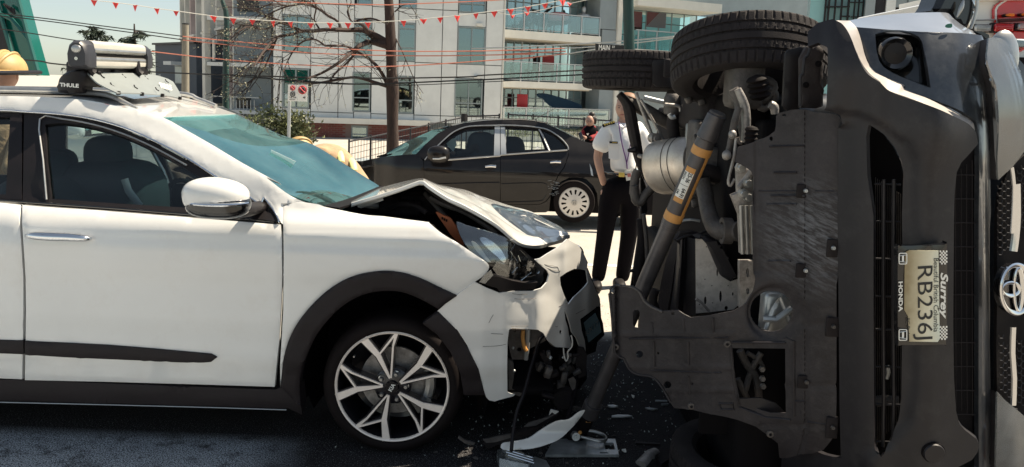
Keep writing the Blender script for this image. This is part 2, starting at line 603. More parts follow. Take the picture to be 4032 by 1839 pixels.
M = dict(
    paint=mat('white_car_paint', (.68, .68, .665), .30, coat=1.0, var=.03, vscale=3, dirt=(.44, .38, .32), dscale=6, damt=.20),
    paint_in=mat('white_paint_underside', (.5, .5, .48), .5),
    clad=mat('black_cladding', (.0115, .0078, .0095), .62, var=.25, vscale=14, bump=.15, bscale=900, spec=.35),
    black=mat('black_plastic', (.007, .005, .006), .5, var=.2, vscale=20, spec=.35),
    bay=mat('engine_bay_black', (.006, .005, .006), .8, spec=.15),
    gloss=mat('gloss_black', (.008, .008, .009), .12, coat=.6),
    rubber=mat('tyre_rubber', (.0075, .0048, .005), .75, var=.35, vscale=18, bump=.12, bscale=300, spec=.2),
    tread=mat('dusty_tyre_tread', (.021, .0175, .0185), .85, var=.3, vscale=14, bump=.25, bscale=240, spec=.25, dirt=(.05, .045, .04), dscale=9, damt=.3),
    alloy=mat('machined_alloy', (.92, .82, .74), .38, metal=.12, var=.06, vscale=30),
    alloy_dark=mat('dark_alloy_paint', (.010, .0095, .014), .33, metal=.3, coat=.5),
    chrome=mat('chrome', (.75, .76, .78), .10, metal=1.0),
    satin=mat('satin_metal', (.45, .45, .44), .38, metal=.9, var=.15, vscale=12),
    steel=mat('dirty_steel', (.32, .30, .285), .5, metal=.6, var=.4, vscale=18, bump=.2, bscale=120, dirt=(.06, .045, .035), dscale=14, damt=.7),
    cast=mat('dull_cast_metal', (.095, .086, .082), .6, metal=.4, var=.4, vscale=22, bump=.3, bscale=140, dirt=(.11, .075, .05), dscale=18, damt=.4),
    under=mat('underbody_black', (.014, .011, .012), .72, var=.4, vscale=16, bump=.2, bscale=120, dirt=(.04, .034, .03), dscale=12, damt=.4, spec=.25),
    shield=mat('plastic_undershield', (.026, .019, .019), .62, var=.22, vscale=9, bump=.12, bscale=260, dirt=(.085, .08, .08), dscale=12, damt=.4, spec=.35),
    muffler=mat('bare_muffler_steel', (.52, .47, .42), .42, metal=.75, var=.18, vscale=7, dirt=(.22, .15, .10), dscale=9, damt=.5),
    bump_grey=mat('charcoal_bumper_plastic', (.0140, .0125, .0155), .48, var=.15, vscale=24, bump=.10, bscale=1200, spec=.4, dirt=(.045, .042, .043), dscale=11, damt=.5),
    grey_paint=mat('grey_metallic_paint', (.036, .041, .050), .30, metal=.45, coat=.8, var=.2, vscale=40, dirt=(.13, .13, .125), dscale=14, damt=.4),
    orange=mat('burnt_orange_plastic', (.42, .11, .035), .5),
    white=mat('white_print', (.80, .79, .74), .5),
    print_black=mat('black_print', (.02, .02, .02), .6),
    seat=mat('grey_seat_fabric', (.035, .037, .042), .9, bump=.2, bscale=400),
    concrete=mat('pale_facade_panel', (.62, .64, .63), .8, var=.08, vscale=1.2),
    concrete2=mat('blue_grey_render', (.25, .29, .31), .8, var=.08, vscale=1.0),  # plain blue-grey, used on walls, bays and pavement alike
    slab=mat('white_slab_concrete', (.62, .61, .56), .8, var=.06, vscale=2),
    frame=mat('grey_window_frame', (.22, .26, .27), .5, metal=.3),
    brick=mat('red_brick', (.20, .062, .05), .85, var=.3, vscale=2.5),
    mortar=mat('mortar', (.22, .15, .13), .9),
    skin=mat('skin', (.46, .27, .20), .5, var=.05, vscale=20),
    hair=mat('dark_hair', (.02, .015, .013), .5),
    shirt=mat('white_shirt_cotton', (.80, .80, .80), .8, bump=.3, bscale=30),
    trouser=mat('black_trousers', (.005, .0042, .006), .9, bump=.3, bscale=30, spec=.1),
    shoe=mat('black_leather', (.012, .01, .01), .55, spec=.2),
    gold=mat('gold_braid', (.70, .52, .12), .5),
    tan=mat('tan_turnout_cloth', (.34, .235, .14), .85, var=.3, vscale=9, bump=1.0, bscale=14),
    reflect=mat('lime_reflective_tape', (.70, .74, .32), .5),
    helmet=mat('yellow_helmet', (.42, .29, .12), .55, var=.12, vscale=14),
    darkcloth=mat('dark_jacket_cloth', (.055, .04, .035), .85, bump=.4, bscale=20, spec=.2),
    plaid=mat('red_plaid_cloth', (.28, .02, .025), .85),
    bark=mat('tree_bark', (.045, .028, .023), .9, var=.45, vscale=26, bump=.9, bscale=60, stretch=(1, 1, .25)),
    twig=mat('twig_bark', (.030, .021, .019), .9, var=.2),
    bud=mat('pale_spring_buds', (.42, .41, .29), .8),
    leaf=mat('shrub_leaf', (.10, .115, .045), .5, var=.5, vscale=9),
    leaf_hi=mat('pale_shrub_leaf', (.20, .21, .10), .5, var=.4, vscale=9),
    conifer=mat('conifer_needles', (.030, .045, .032), .8, var=.4, vscale=3),
    orangewire=mat('orange_line_guard', (.62, .22, .15), .5),
    wire=mat('black_cable', (.015, .014, .014), .6),
    palewire=mat('pale_cable', (.45, .47, .46), .5),
    red=mat('red_pennant_vinyl', (.80, .05, .04), .5),
    greenpole=mat('dark_green_painted_steel', (.005, .036, .031), .5, var=.15, vscale=5),
    wood=mat('weathered_wood_pole', (.22, .20, .16), .85, var=.3, vscale=6, stretch=(4, 4, .4), bump=.4, bscale=20),
    galv=mat('galvanised_steel', (.45, .47, .48), .45, metal=.6),
    firered=mat('fire_engine_red', (.55, .018, .02), .25, coat=.8),
    firewhite=mat('fire_engine_white', (.72, .71, .68), .3, coat=.6),
    amber=mat('amber_lens', (.75, .22, .03), .2, coat=.5),
    redlens=mat('red_lens', (.45, .01, .015), .12, coat=.8),
    jetta=mat('dark_sedan_paint', (.0045, .0034, .004), .5, coat=.6, metal=0, spec=.15, var=.3, vscale=6, dirt=(.03, .026, .024), dscale=3.2, damt=.3),
    hub=mat('silver_hubcap', (.62, .60, .57), .38, metal=.5, var=.06),
    darkgl=mat('dark_glass_interior', (.012, .016, .018), .3),
    curtain=mat('pale_curtain', (.50, .55, .53), .8, var=.1, vscale=4),
    greenwall=mat('teal_cladding', (.012, .095, .085), .4),
    yellow=mat('amber_tape', (.56, .27, .075), .5, var=.15, vscale=20),
    strut=mat('grey_strut_tube', (.075, .070, .074), .36, metal=.45, var=.2, vscale=14, dirt=(.13, .12, .115), dscale=24, damt=.3),
    plategrey=mat('steel_plate', (.42, .44, .45), .35, metal=.7, var=.3, vscale=12),
)
MATS.update(M)
G1 = glass('car_side_glass', (.80, .86, .86), .12, .01, .025)
G2 = glass('windscreen_glass', (.60, .80, .82), .42, .02, .20, (.30, .42, .43), .045, (.42, .80, .82))
G3 = glass('headlamp_lens', (.90, .92, .92), .3, .02, .06)
G4 = glass('hazed_headlamp_lens', (.7, .72, .72), .4, .12, .10, (.40, .42, .43), .14)
G5 = glass('facade_glass', (.32, .42, .43), .5, .02, .24, None, 0, (.66, .82, .84))
G6 = glass('balcony_glass', (.78, .85, .86), .4, .02, .10, None, 0, (.85, 1, 1))
# ================================================================== street
def ground_mat():
    m = bpy.data.materials.new('street_asphalt'); m.use_nodes = True
    nt = m.node_tree; b = nt.nodes['Principled BSDF']
    N = lambda t: nt.nodes.new(t)
    tc = N('ShaderNodeTexCoord')
    def noise(s, det=6, r=.6):
        n = N('ShaderNodeTexNoise'); n.inputs['Scale'].default_value = s; n.inputs['Detail'].default_value = det; n.inputs['Roughness'].default_value = r
        nt.links.new(tc.outputs['Object'], n.inputs['Vector']); return n
    def mapr(src, a, b_, c=0, d=1):
        n = N('ShaderNodeMapRange'); n.inputs['From Min'].default_value = a; n.inputs['From Max'].default_value = b_
        n.inputs['To Min'].default_value = c; n.inputs['To Max'].default_value = d
        nt.links.new(src, n.inputs['Value']); return n.outputs['Result']
    def mix(f, A, B):
        n = N('ShaderNodeMix'); n.data_type = 'RGBA'
        nt.links.new(f, n.inputs['Factor'])
        for k, v in (('A', A), ('B', B)):
            if isinstance(v, tuple): n.inputs[k].default_value = (*v, 1)
            else: nt.links.new(v, n.inputs[k])
        return n.outputs['Result']
    def mul(a, b_):
        n = N('ShaderNodeMath'); n.operation = 'MULTIPLY'
        nt.links.new(a, n.inputs[0])
        if isinstance(b_, float): n.inputs[1].default_value = b_
        else: nt.links.new(b_, n.inputs[1])
        return n.outputs[0]
    sep = N('ShaderNodeSeparateXYZ'); nt.links.new(tc.outputs['Object'], sep.inputs[0])
    big = noise(1.3, 8)
    # shade near the crash and sunlit road beyond, put into the asphalt colour
    yy = N('ShaderNodeMath'); yy.operation = 'ADD'
    nt.links.new(sep.outputs['Y'], yy.inputs[0]); nt.links.new(mapr(big.outputs['Fac'], .2, .8, -.15, .15), yy.inputs[1])
    lit_mask = mapr(yy.outputs[0], 5.1, 5.3)
    mxn = N('ShaderNodeMath'); mxn.operation = 'MAXIMUM'
    nt.links.new(lit_mask, mxn.inputs[0]); nt.links.new(mapr(yy.outputs[0], 2.2, 1.8, 0, .6), mxn.inputs[1])  # unseen pale foreground added to bounce warm light onto the doors
    lit_mask = mxn.outputs[0]
    vor = N('ShaderNodeTexVoronoi'); vor.inputs['Scale'].default_value = 110; nt.links.new(tc.outputs['Object'], vor.inputs['Vector'])
    speck = mapr(vor.outputs['Distance'], .12, .30, 1, 0)
    rv = N('ShaderNodeSeparateColor'); nt.links.new(vor.outputs['Color'], rv.inputs[0])
    speck = mul(speck, mapr(rv.outputs[0], .55, .95))
    dark = mix(speck, (.0125, .0105, .012), (.09, .095, .10))
    dark = mix(mapr(noise(60).outputs['Fac'], .3, .7), dark, (.018, .0165, .018))
    pale = mix(mapr(noise(45).outputs['Fac'], .3, .7), (.36, .335, .30), (.46, .435, .395))
    pale = mix(mapr(noise(2.2).outputs['Fac'], .45, .75, 0, .4), pale, (.21, .20, .185))
    col = mix(lit_mask, dark, pale)
    # absorbent grit / salt strewn beside the near car
    sx = mapr(sep.outputs['X'], -.9, -1.25)
    sy = mapr(sep.outputs['Y'], 3.52, 3.42)
    gr = noise(150, 3, .8); gr2 = noise(9, 6, .7)
    s1 = mul(mapr(gr.outputs['Fac'], .46, .52), mapr(gr2.outputs['Fac'], .30, .50))
    col = mix(mul(mul(s1, sx), sy), col, (.50, .54, .58))
    s2 = mul(mapr(gr.outputs['Fac'], .60, .64), mapr(sep.outputs['Y'], 3.90, 3.55))
    s2 = mul(s2, mapr(sep.outputs['X'], .9, .2))
    col = mix(s2, col, (.34, .35, .36))
    nt.links.new(col, b.inputs['Base Color'])
    b.inputs['Roughness'].default_value = .85
    b.inputs['Specular IOR Level'].default_value = .3
    bp = N('ShaderNodeBump'); bp.inputs['Strength'].default_value = .6; bp.inputs['Distance'].default_value = .006
    nt.links.new(vor.outputs['Distance'], bp.inputs['Height'])
    nt.links.new(bp.outputs['Normal'], b.inputs['Normal'])
    return m
ys = [-30, 0, 2, 4, 5, 6.5, 8, 10, 12, 15, 20, 30, 60, 200, 900]
xs = [-900, -100, -30, -10, 0, 10, 30, 100, 900]
V = [(x, y, gz(y)) for y in ys for x in xs]
nx = len(xs)
Fc = [(j * nx + i, j * nx + i + 1, (j + 1) * nx + i + 1, (j + 1) * nx + i) for j in range(len(ys) - 1) for i in range(nx - 1)]
tag(mesh_obj('road', V, Fc, ground_mat(), None, False), kind='structure')
# pale lane line crossing beyond the captain
lp = [(-2, 7.6), (14, 7.6), (14, 7.72), (-2, 7.72)]
tag(mesh_obj('lane_line', [(x, y, gz(y) + .004) for x, y in lp], [(0, 1, 2, 3)], M['slab'], None, False), kind='structure')
tag(rbox('pavement', (0, 21.4, gz(21.4) + .05), (80, 3.6, .2), M['concrete2'], None, .02), kind='structure')
# ================================================================== apartment block behind
class Plane:
    """vertical wall plane through two measured places; u runs along it, o stands out towards us"""
    def __init__(s, xa, da, xb, db):
        a, b = P(xa, 352, da), P(xb, 352, db)
        s.a = Vector((a.x, a.y, 0)); u = Vector((b.x - a.x, b.y - a.y, 0)); s.u = u.normalized()
        s.n = Vector((s.u.y, -s.u.x, 0))
        if s.n.y > 0: s.n = -s.n
    def uz(s, px, py):
        r = ray(px, py)
        t = (s.a - CAM).dot(s.n) / r.dot(s.n)
        p = CAM + r * t
        return (p - s.a).dot(s.u), p.z
    def at(s, u, z, o=0.0): return s.a + s.u * u + s.n * o + Vector((0, 0, z))
    def rect(s, reg, x0, y0, x1, y1):
        pts = q(reg, (x0, y0), (x1, y0), (x1, y1), (x0, y1))
        (u0, z0), (u1, z1), (u2, z2), (u3, z3) = [s.uz(*p) for p in pts]
        return (u0 + u3) / 2, (z2 + z3) / 2, (u1 + u2) / 2, (z0 + z1) / 2
    def box_vf(s, u0, z0, u1, z1, o0, o1):
        c = s.at((u0 + u1) / 2, (z0 + z1) / 2, (o0 + o1) / 2)
        return box_vf(c, (abs(u1 - u0), abs(o1 - o0), abs(z1 - z0)), (s.u, s.n, Vector((0, 0, 1))))
    def box(s, name, r, o0, o1, mt, parent):
        V, Fc = s.box_vf(*r, o0, o1)
        return mesh_obj(name, V, Fc, mt, parent, False)

FA = Plane(1095, 39.0, 1985, 40.6)
BLD = thing('apartment_block', 'pale grey apartment block with brick base and glass balconies behind the street', 'apartment block', (0, 42, -1.5))
WTOP = 9.5
# window rectangles: (zone, x0, y0, x1, y1, mullions)
WN = [('Z2', 145, 78, 292, 272, 1), ('Z2', 145, 352, 284, 556, 1),
      ('Z2', 516, 98, 606, 298, 0), ('Z2', 506, 372, 598, 574, 0), ('Z2', 530, -60, 608, 26, 0),
      ('Z2', 742, 118, 830, 316, 0), ('Z2', 738, 392, 820, 584, 0), ('Z2', 752, -60, 838, 44, 0),
      ('Z2', 1046, 138, 1190, 332, 1), ('Z2', 1030, 404, 1174, 600, 1), ('Z2', 1054, -60, 1192, 66, 1)]
curt = [M['curtain'], M['darkgl'], M['curtain'], mat('dim_room', (.05, .06, .06), .8)]
def window(W_, pl, r, mull, k, parent, deep=.16):
    u0, z0, u1, z1 = r
    f = .07
    fr = join_vf(pl.box_vf(u0, z0, u1, z0 + f, -deep, .03), pl.box_vf(u0, z1 - f, u1, z1, -deep, .03),
                 pl.box_vf(u0, z0 + f, u0 + f, z1 - f, -deep, .03), pl.box_vf(u1 - f, z0 + f, u1, z1 - f, -deep, .03))
    w = mesh_obj('window', fr[0], fr[1], M['frame'], parent, False)
    bars = [pl.box_vf(u0 + f, z0 + (z1 - z0) * .34, u1 - f, z0 + (z1 - z0) * .34 + .06, -deep + .02, .01)]
    if mull: bars.append(pl.box_vf((u0 + u1) / 2 - .03, z0 + f, (u0 + u1) / 2 + .03, z1 - f, -deep + .03, .02))
    else: bars.append(pl.box_vf(u0 + f, z1 - (z1 - z0) * .16, u1 - f, z1 - (z1 - z0) * .16 + .05, -deep + .02, .01))
    V, Fc = join_vf(*bars); mesh_obj('window_bar', V, Fc, M['frame'], w, False)
    pl.box('pane', (u0 + f, z0 + f, u1 - f, z1 - f), -deep, -deep + .012, G5, w)
    # what shows through: blinds and curtains of differing length
    rr = random.Random(k * 7 + 1)
    split = u0 + (u1 - u0) * rr.uniform(.3, .7)
    drop = z0 + (z1 - z0) * rr.choice((.0, .35, .5))
    pl.box('blind', (u0 + f, max(drop, z0 + f), split, z1 - f), -deep - .18, -deep - .15, curt[rr.randrange(4)], w)
    pl.box('blind', (split, z0 + f, u1 - f, z0 + (z1 - z0) * rr.uniform(.3, 1) - f), -deep - .25, -deep - .2, curt[rr.randrange(4)], w)
    return w
rects = []
for k, (rg, x0, y0, x1, y1, mu) in enumerate(WN):
    r = FA.rect(rg, x0, y0, x1, y1)
    rects.append(r)
    window(BLD, FA, r, mu, k, BLD)
# facade panels between the windows: each a piece with recessed joints
uL, _ = FA.uz(*q('Z2', (98, 300))[0]); uR, _ = FA.uz(*q('Z2', (1277, 300))[0])
zB = FA.rect('Z2', 300, 500, 600, 618)[1]
cols = [(uL, rects[0][0]), (rects[0][0], rects[0][2]), (rects[0][2], rects[2][0]), (rects[2][0], rects[2][2]), (rects[2][2], rects[5][0]), (rects[5][0], rects[5][2]), (rects[5][2], rects[8][0]), (rects[8][0], rects[8][2]), (rects[8][2], uR)]
colwin = {1: [0, 1], 3: [2, 3, 4], 5: [5, 6, 7], 7: [8, 9, 10]}
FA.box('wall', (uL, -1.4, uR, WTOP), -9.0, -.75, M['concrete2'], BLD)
zl = [zB, rects[9][1], rects[8][1], rects[8][1] + (rects[8][1] - rects[9][1]), WTOP]
gap = .02
for ci, (a, b) in enumerate(cols):
    if ci in colwin:
        ws_ = sorted([rects[i] for i in colwin[ci]], key=lambda r: r[1])
        z = zB
        for r in ws_:
            if r[1] - z > .15: FA.box('facade_panel', (a + gap, z + gap, b - gap, r[1] - gap), -.22, 0, M['concrete'], BLD)
            z = r[3]
        if ci == 1: FA.box('facade_panel', (a + gap, z + gap, b - gap, z + 1.4), -.22, 0, M['concrete'], BLD)
        continue
    for z0, z1 in zip(zl, zl[1:]):
        if ci in (2, 6):
            mid = (a + b) / 2 + .3
            FA.box('facade_panel', (a + gap, z0 + gap, mid - gap, z1 - gap), -.22, 0, M['concrete'], BLD)
            FA.box('facade_panel', (mid + gap, z0 + gap, b - gap, z1 - gap), -.22, 0, M['concrete'], BLD)
        else:
            FA.box('facade_panel', (a + gap, z0 + gap, b - gap, z1 - gap), -.22, 0, M['concrete'], BLD)
    # backing seen in the joints
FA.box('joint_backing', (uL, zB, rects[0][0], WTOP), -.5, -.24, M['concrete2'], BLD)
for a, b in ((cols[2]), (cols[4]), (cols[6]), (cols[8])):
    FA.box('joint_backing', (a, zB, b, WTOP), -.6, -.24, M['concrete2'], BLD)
# small ledges seen above two windows (vent hoods) and the ledge over the bricks
for (x, y) in ((1158, 129), (1145, 397)):
    FA.box('vent_hood', FA.rect('Z2', x - 16, y - 7, x + 16, y + 7), 0, .22, M['slab'], BLD)
FA.box('ledge', FA.rect('Z2', 60, 606, 905, 634), -.5, .55, M['slab'], BLD)
br = FA.rect('Z2', 190, 632, 900, 800)
BW = FA.box('brick_wall', (br[0] - 1, -1.6, br[2], br[3]), -.6, .0, M['mortar'], BLD)
bwin = FA.rect('Z2', 500, 645, 584, 718); gwin = FA.rect('Z2', 236, 628, 282, 690)
brickme = None
bricks = []
rb = random.Random(5)
z = br[1] - .4; row = 0
while z < br[3] - .06:
    u = br[0] - (.15 if row % 2 else 0)
    while u < br[2] - .1:
        if not (bwin[0] - .3 < u + .15 < bwin[2] + .1 and bwin[1] - .2 < z) :
            bricks.append(FA.box_vf(u, z, u + .275, z + .085, -.05, .014 + rb.uniform(0, .008)))
        u += .30
    z += .105; row += 1
V, Fc = join_vf(*bricks)
o = mesh_obj('brickwork', V, Fc, M['brick'], BLD, False); o['kind'] = 'stuff'
window(BLD, FA, bwin, 0, 31, BLD, .0)
FA.box('basement_infill', (bwin[0], br[1] - .5, bwin[2], bwin[1] - .02), -.1, .05, M['frame'], BLD)

# --- left return: set-back balconies and the long finned side
FL = Plane(735, 62.0, 960, 43.5)         # long side running away
FLt = WTOP + 4
u0_, _ = FL.uz(742, 352); u1_, _ = FL.uz(958, 352)
SIDE = thing('finned_wing', 'long finned wing of the pale apartment block behind the wooden pole', 'apartment wing', tuple(FL.at(0, -1.4)))
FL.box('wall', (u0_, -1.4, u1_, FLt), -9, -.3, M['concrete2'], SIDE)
nb = 8
for i in range(nb + 1):
    u = u0_ + (u1_ - u0_) * (i / nb)
    FL.box('fin', (u - .16, -1.2, u + .16, FLt), -.3, .55, mat('pinkish_fin', (.50, .40, .38), .8) if i in (2, 4, 7) and 'pinkish_fin' not in MATS else (MATS['pinkish_fin'] if i in (2, 4, 7) and 'pinkish_fin' in MATS else M['slab']), SIDE)
ang = [.15, 2.95, 5.75, 8.55]
for i in range(nb):
    ua = u0_ + (u1_ - u0_) * (i / nb) + .2; ub = u0_ + (u1_ - u0_) * ((i + 1) / nb) - .2
    for f_i, z in enumerate(ang):
        zz = z + (i % 2) * 1.25 - .6
        w = FL.box('window', (ua + (ub - ua) * .35, zz + .7, ub, zz + 2.35), -.28, .02, M['frame'], SIDE)
        FL.box('pane', (ua + (ub - ua) * .42, zz + .76, ub - .06, zz + 2.29), .025, .04, M['darkgl'], w)
        FL.box('spandrel', (ua, zz - .4, ub, zz + .66), -.28, .12, M['concrete'] if (i + f_i) % 3 else M['slab'], SIDE)
        if (i + f_i) % 2: FL.box('awning', (ua, zz + 2.4, ub, zz + 2.55), -.2, .7, M['slab'], SIDE)
FB = Plane(958, 43.0, 1105, 42.4)        # back of the recess
ub0, _ = FB.uz(940, 352); ub1, _ = FB.uz(1130, 352)
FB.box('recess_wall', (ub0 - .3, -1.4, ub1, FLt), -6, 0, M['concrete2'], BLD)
for (x0, y0, x1, y1) in ((1155, 0, 1160, 1), ):
    pass
for yy in (105, 330, 560):
    r = FB.rect('Z1', 1190, yy, 1430, yy + 18)
    FB.box('balcony_slab', (r[0], r[1], r[2] + .8, r[3]), 0, 2.2, M['concrete'], BLD)
for yy in (345, ):
    pass
for (x0, y0, x1, y1) in ((1205, 215, 1215, 320), (1190, 490, 1202, 590), (1292, 495, 1300, 590)):
    FB.box('balcony_post', FB.rect('Z1', x0, y0, x1, y1), 1.9, 2.0, M['slab'], BLD)
FB.box('balcony_door', FB.rect('Z1', 1220, 500, 1290, 590), .02, .1, M['darkgl'], BLD)
FB.box('balcony_door', FB.rect('Z1', 1225, 0, 1330, 60), .02, .1, M['darkgl'], BLD)
for k in range(7):
    V, Fc = FB.box_vf(*FB.rect('Z1', 1300 + k * 18, 515, 1303 + k * 18, 590), 1.9, 1.95)
    mesh_obj('baluster', V, Fc, M['galv'], BLD, False)
FB.box('balcony_rail', FB.rect('Z1', 1190, 496, 1436, 500), 1.9, 2.0, M['galv'], BLD)
FB.box('corner_post', FB.rect('Z1', 1172, -40, 1186, 600), 1.8, 2.3, M['slab'], BLD)
# side faces of the corner bay
for yy0, yy1 in ((70, 290), (345, 560)):
    r = FA.rect('Z2', 92, yy0, 100, yy1)
    V, Fc = box_vf(FA.at(r[0], (r[1] + r[3]) / 2, -.9), (.12, 1.6, r[3] - r[1]), (FA.u, FA.n, Vector((0, 0, 1))))
    mesh_obj('bay_side_window', V, Fc, M['darkgl'], BLD, False)

# --- right part: glass walls, balconies with slabs and rails
FR = Plane(1985, 41.2, 2370, 44.0)
BR_ = thing('balcony_wing', 'glazed balcony wing of the apartment block above the black sedan', 'apartment wing', tuple(FR.at(4, -1.4)))
GLB = -1.9                                                      # glass set back from the slab edge
ur0, _ = FR.uz(*q('A7', (200, 300))[0]); ur1, _ = FR.uz(*q('A7', (1095, 300))[0]); ur2, _ = FR.uz(*q('A7', (1290, 300))[0])
slabs = [(270, 345, 1095), (745, 805, 1010), (-195, -140, 1240)]
def srect(x0, ya, yb, x1, dy=60):
    a = FR.uz(*q('A7', (x0, ya))[0]); b = FR.uz(*q('A7', (x0, yb))[0]); c = FR.uz(*q('A7', (x1, (ya + yb) / 2 + dy))[0])
    return a[0], b[1], c[0], a[1]
levels = []
for ya, yb, x1 in slabs:
    r = srect(195, ya, yb, x1); levels.append(r)
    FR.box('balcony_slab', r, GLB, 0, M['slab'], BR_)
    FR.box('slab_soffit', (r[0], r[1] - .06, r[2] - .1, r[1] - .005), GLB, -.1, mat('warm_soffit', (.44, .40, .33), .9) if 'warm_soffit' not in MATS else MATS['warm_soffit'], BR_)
lv = sorted([r[3] for r in levels]) ; lb = sorted([r[1] for r in levels])
zf = lv[0] - (lv[1] - lv[0])
floors = [(zf, lb[0]), (lv[0], lb[1]), (lv[1], lb[2])]
FR.box('wall', (ur0 - .2, -1.4, ur2 + .6, WTOP), -9, -3.2, M['concrete2'], BR_)
rg_ = random.Random(11)
gl_mats = [G5, G6, G5]
for fi, (z0, z1) in enumerate(floors):
    n = 12
    for i in range(n):
        ua = ur0 + (ur1 - ur0) * i / n; ub = ur0 + (ur1 - ur0) * (i + 1) / n
        FR.box('glass_pane', (ua + .04, z0 + .08, ub - .04, z1 - .62), GLB - .03, GLB - .015, G5, BR_)
        FR.box('glass_pane', (ua + .04, z1 - .56, ub - .04, z1 - .1), GLB - .03, GLB - .015, G5, BR_)
        FR.box('mullion', (ub - .04, z0, ub + .04, z1), GLB - .07, GLB + .02, M['frame'] if i % 3 else M['galv'], BR_)
        c = rg_.random()
        if c < .75:
            FR.box('curtain', (ua + rg_.uniform(0, .2), z0 + .1, ub - rg_.uniform(.0, .3), z1 - rg_.choice((.1, .1, .9))), GLB - .5 - .1 * rg_.random(), GLB - .45, [M['curtain'], M['darkgl'], MATS['dim_room'], MATS['dim_room'] if rg_.random() < .5 else M['curtain']][rg_.randrange(4)], BR_)
    FR.box('transom', (ur0, z1 - .62, ur1, z1 - .56), GLB - .07, GLB + .03, M['frame'], BR_)
    FR.box('sill_rail', (ur0, z0, ur1, z0 + .1), GLB - .06, GLB + .03, M['frame'], BR_)
# balcony rails
def balustrade(z0, ua, ub, n, off=-.08, h=1.05):
    FR.box('balcony_rail', (ua, z0 + h, ub, z0 + h + .05), off - .03, off + .03, M['galv'], BR_)
    FR.box('balcony_rail', (ua, z0 + .08, ub, z0 + .11), off - .02, off + .02, M['galv'], BR_)
    for i in range(n + 1):
        u = ua + (ub - ua) * i / n
        FR.box('rail_post', (u - .035, z0, u + .035, z0 + h), off - .03, off + .03, M['galv'], BR_)
        if i < n: FR.box('rail_glass', (u + .06, z0 + .13, u + (ub - ua) / n - .06, z0 + h - .03), off - .01, off + .005, G6, BR_)
balustrade(lv[1], ur0, FR.uz(*q('A7', (1088, 300))[0])[0], 5)
balustrade(lv[0], ur0, FR.uz(*q('A7', (1010, 700))[0])[0], 5)
balustrade(zf + .25, ur0, FR.uz(*q('A7', (1150, 1000))[0])[0], 5, .3)
FR.box('planter_hedge_bed', (ur0, zf - .8, ur2, zf + .05), -.6, .5, M['slab'], BR_)
# grey panel bay + white edge
gz0 = FR.rect('A7', 1096, -60, 1250, 270); gz1 = FR.rect('A7', 1096, 276, 1250, 1115)
FR.box('bay_panel', (gz0[0], gz0[1], gz0[2], WTOP), -1.6, -.1, M['concrete2'], BR_)
FR.box('bay_panel', (gz1[0], zf, gz1[2], gz1[3]), -1.6, -.1, M['concrete2'], BR_)
FR.box('edge_post', (FR.rect('A7', 1252, 0, 1290, 400)[0], -1.4, FR.rect('A7', 1252, 0, 1290, 400)[2], WTOP), -1.6, .05, M['slab'], BR_)
FA.box('edge_post', (uR, zB - 2, uR + .09, WTOP), -1.6, .04, M['slab'], BLD)
FR.box('plinth', (ur0 - .3, -1.6, ur2 + .4, zf - .05), -3.2, -.3, M['concrete'], BR_)
# things left on the balconies
def at7(x, y, o): 
    u, z = FR.uz(*q('A7', (x, y))[0]); return FR.at(u, z, o)
def chair(name, label, reg_pt, col, group=None, s=1.0):
    c = at7(*reg_pt, -.9)
    t = thing(name, label, 'chair', tuple(c), group)
    rbox('seat', c + Vector((0, 0, .42 * s)), (.5 * s, .5 * s, .06), col, t, .02)
    rbox('backrest', c + Vector((0, .22 * s, .72 * s)), (.5 * s, .06, .6 * s), col, t, .02)
    for sx in (-.22, .22):
        for sy in (-.2, .2):
            tube('leg', [c + Vector((sx * s, sy * s, 0)), c + Vector((sx * s, sy * s, .42 * s))], .02, M['frame'], t, 6)
    return t
chair('patio_chair', 'red plastic chair on the lowest balcony over the sedan roof', (428, 1085), mat('red_plastic', (.50, .03, .04), .4), s=1.25)
chair('deck_chair', 'dark red folding chair on the middle balcony behind the glass rail', (672, 745), mat('dark_red_canvas', (.30, .03, .03), .7), s=1.4)
lo = thing('sun_lounger', 'black and white reclined lounger on the top balcony', 'lounger', tuple(at7(540, 285, -1.0)))
c = at7(540, 250, -1.0)
patch('lounger_canvas', [[c + Vector((-1.2, 0, .1)), c + Vector((-.3, 0, .15)), c + Vector((.4, 0, .7)), c + Vector((1.1, .1, 1.3))], [c + Vector((-1.2, .6, .1)), c + Vector((-.3, .6, .1)), c + Vector((.4, .6, .6)), c + Vector((1.1, .7, 1.2))]], M['black'], lo, nu=12, nv=3, th=.05, world=True)
for dx in (-1, -.2, .6): tube('leg', [c + Vector((dx, .2, -.45)), c + Vector((dx + .2, .2, .3))], .03, M['white'], lo, 6)
bc = at7(780, 285, -1.0)
bl = thing('tub_chair', 'round pink cushioned tub chair on the top balcony', 'chair', tuple(bc))
blob('seat_shell', bc + Vector((0, 0, .75)), (.75, .5, .38), M['black'], bl, power=.8)
blob('cushion', bc + Vector((-.05, -.25, .82)), (.6, .4, .26), mat('pink_cushion', (.62, .30, .30), .8), bl, power=.7)
for sx in (-.3, .3): tube('leg', [bc + Vector((sx, 0, 0)), bc + Vector((sx * .7, 0, .5))], .03, M['frame'], bl, 6)
gc = at7(985, 320, -.7)
gb = thing('garden_ornament', 'pale metal plant stand at the right end of the top balcony', 'plant stand', tuple(gc))
tube('stem', [gc, gc + Vector((0, 0, 1.1))], .05, M['galv'], gb, 8)
blob('bowl', gc + Vector((0, 0, 1.1)), (.4, .3, .16), M['galv'], gb)
blob('finial', gc + Vector((0, 0, 1.45)), (.14, .14, .22), M['galv'], gb)
pu = thing('folded_awning', 'folded blue awning on the lowest balcony behind the glass', 'awning', tuple(at7(760, 1000, -1.2)))
c = at7(800, 960, -1.3)
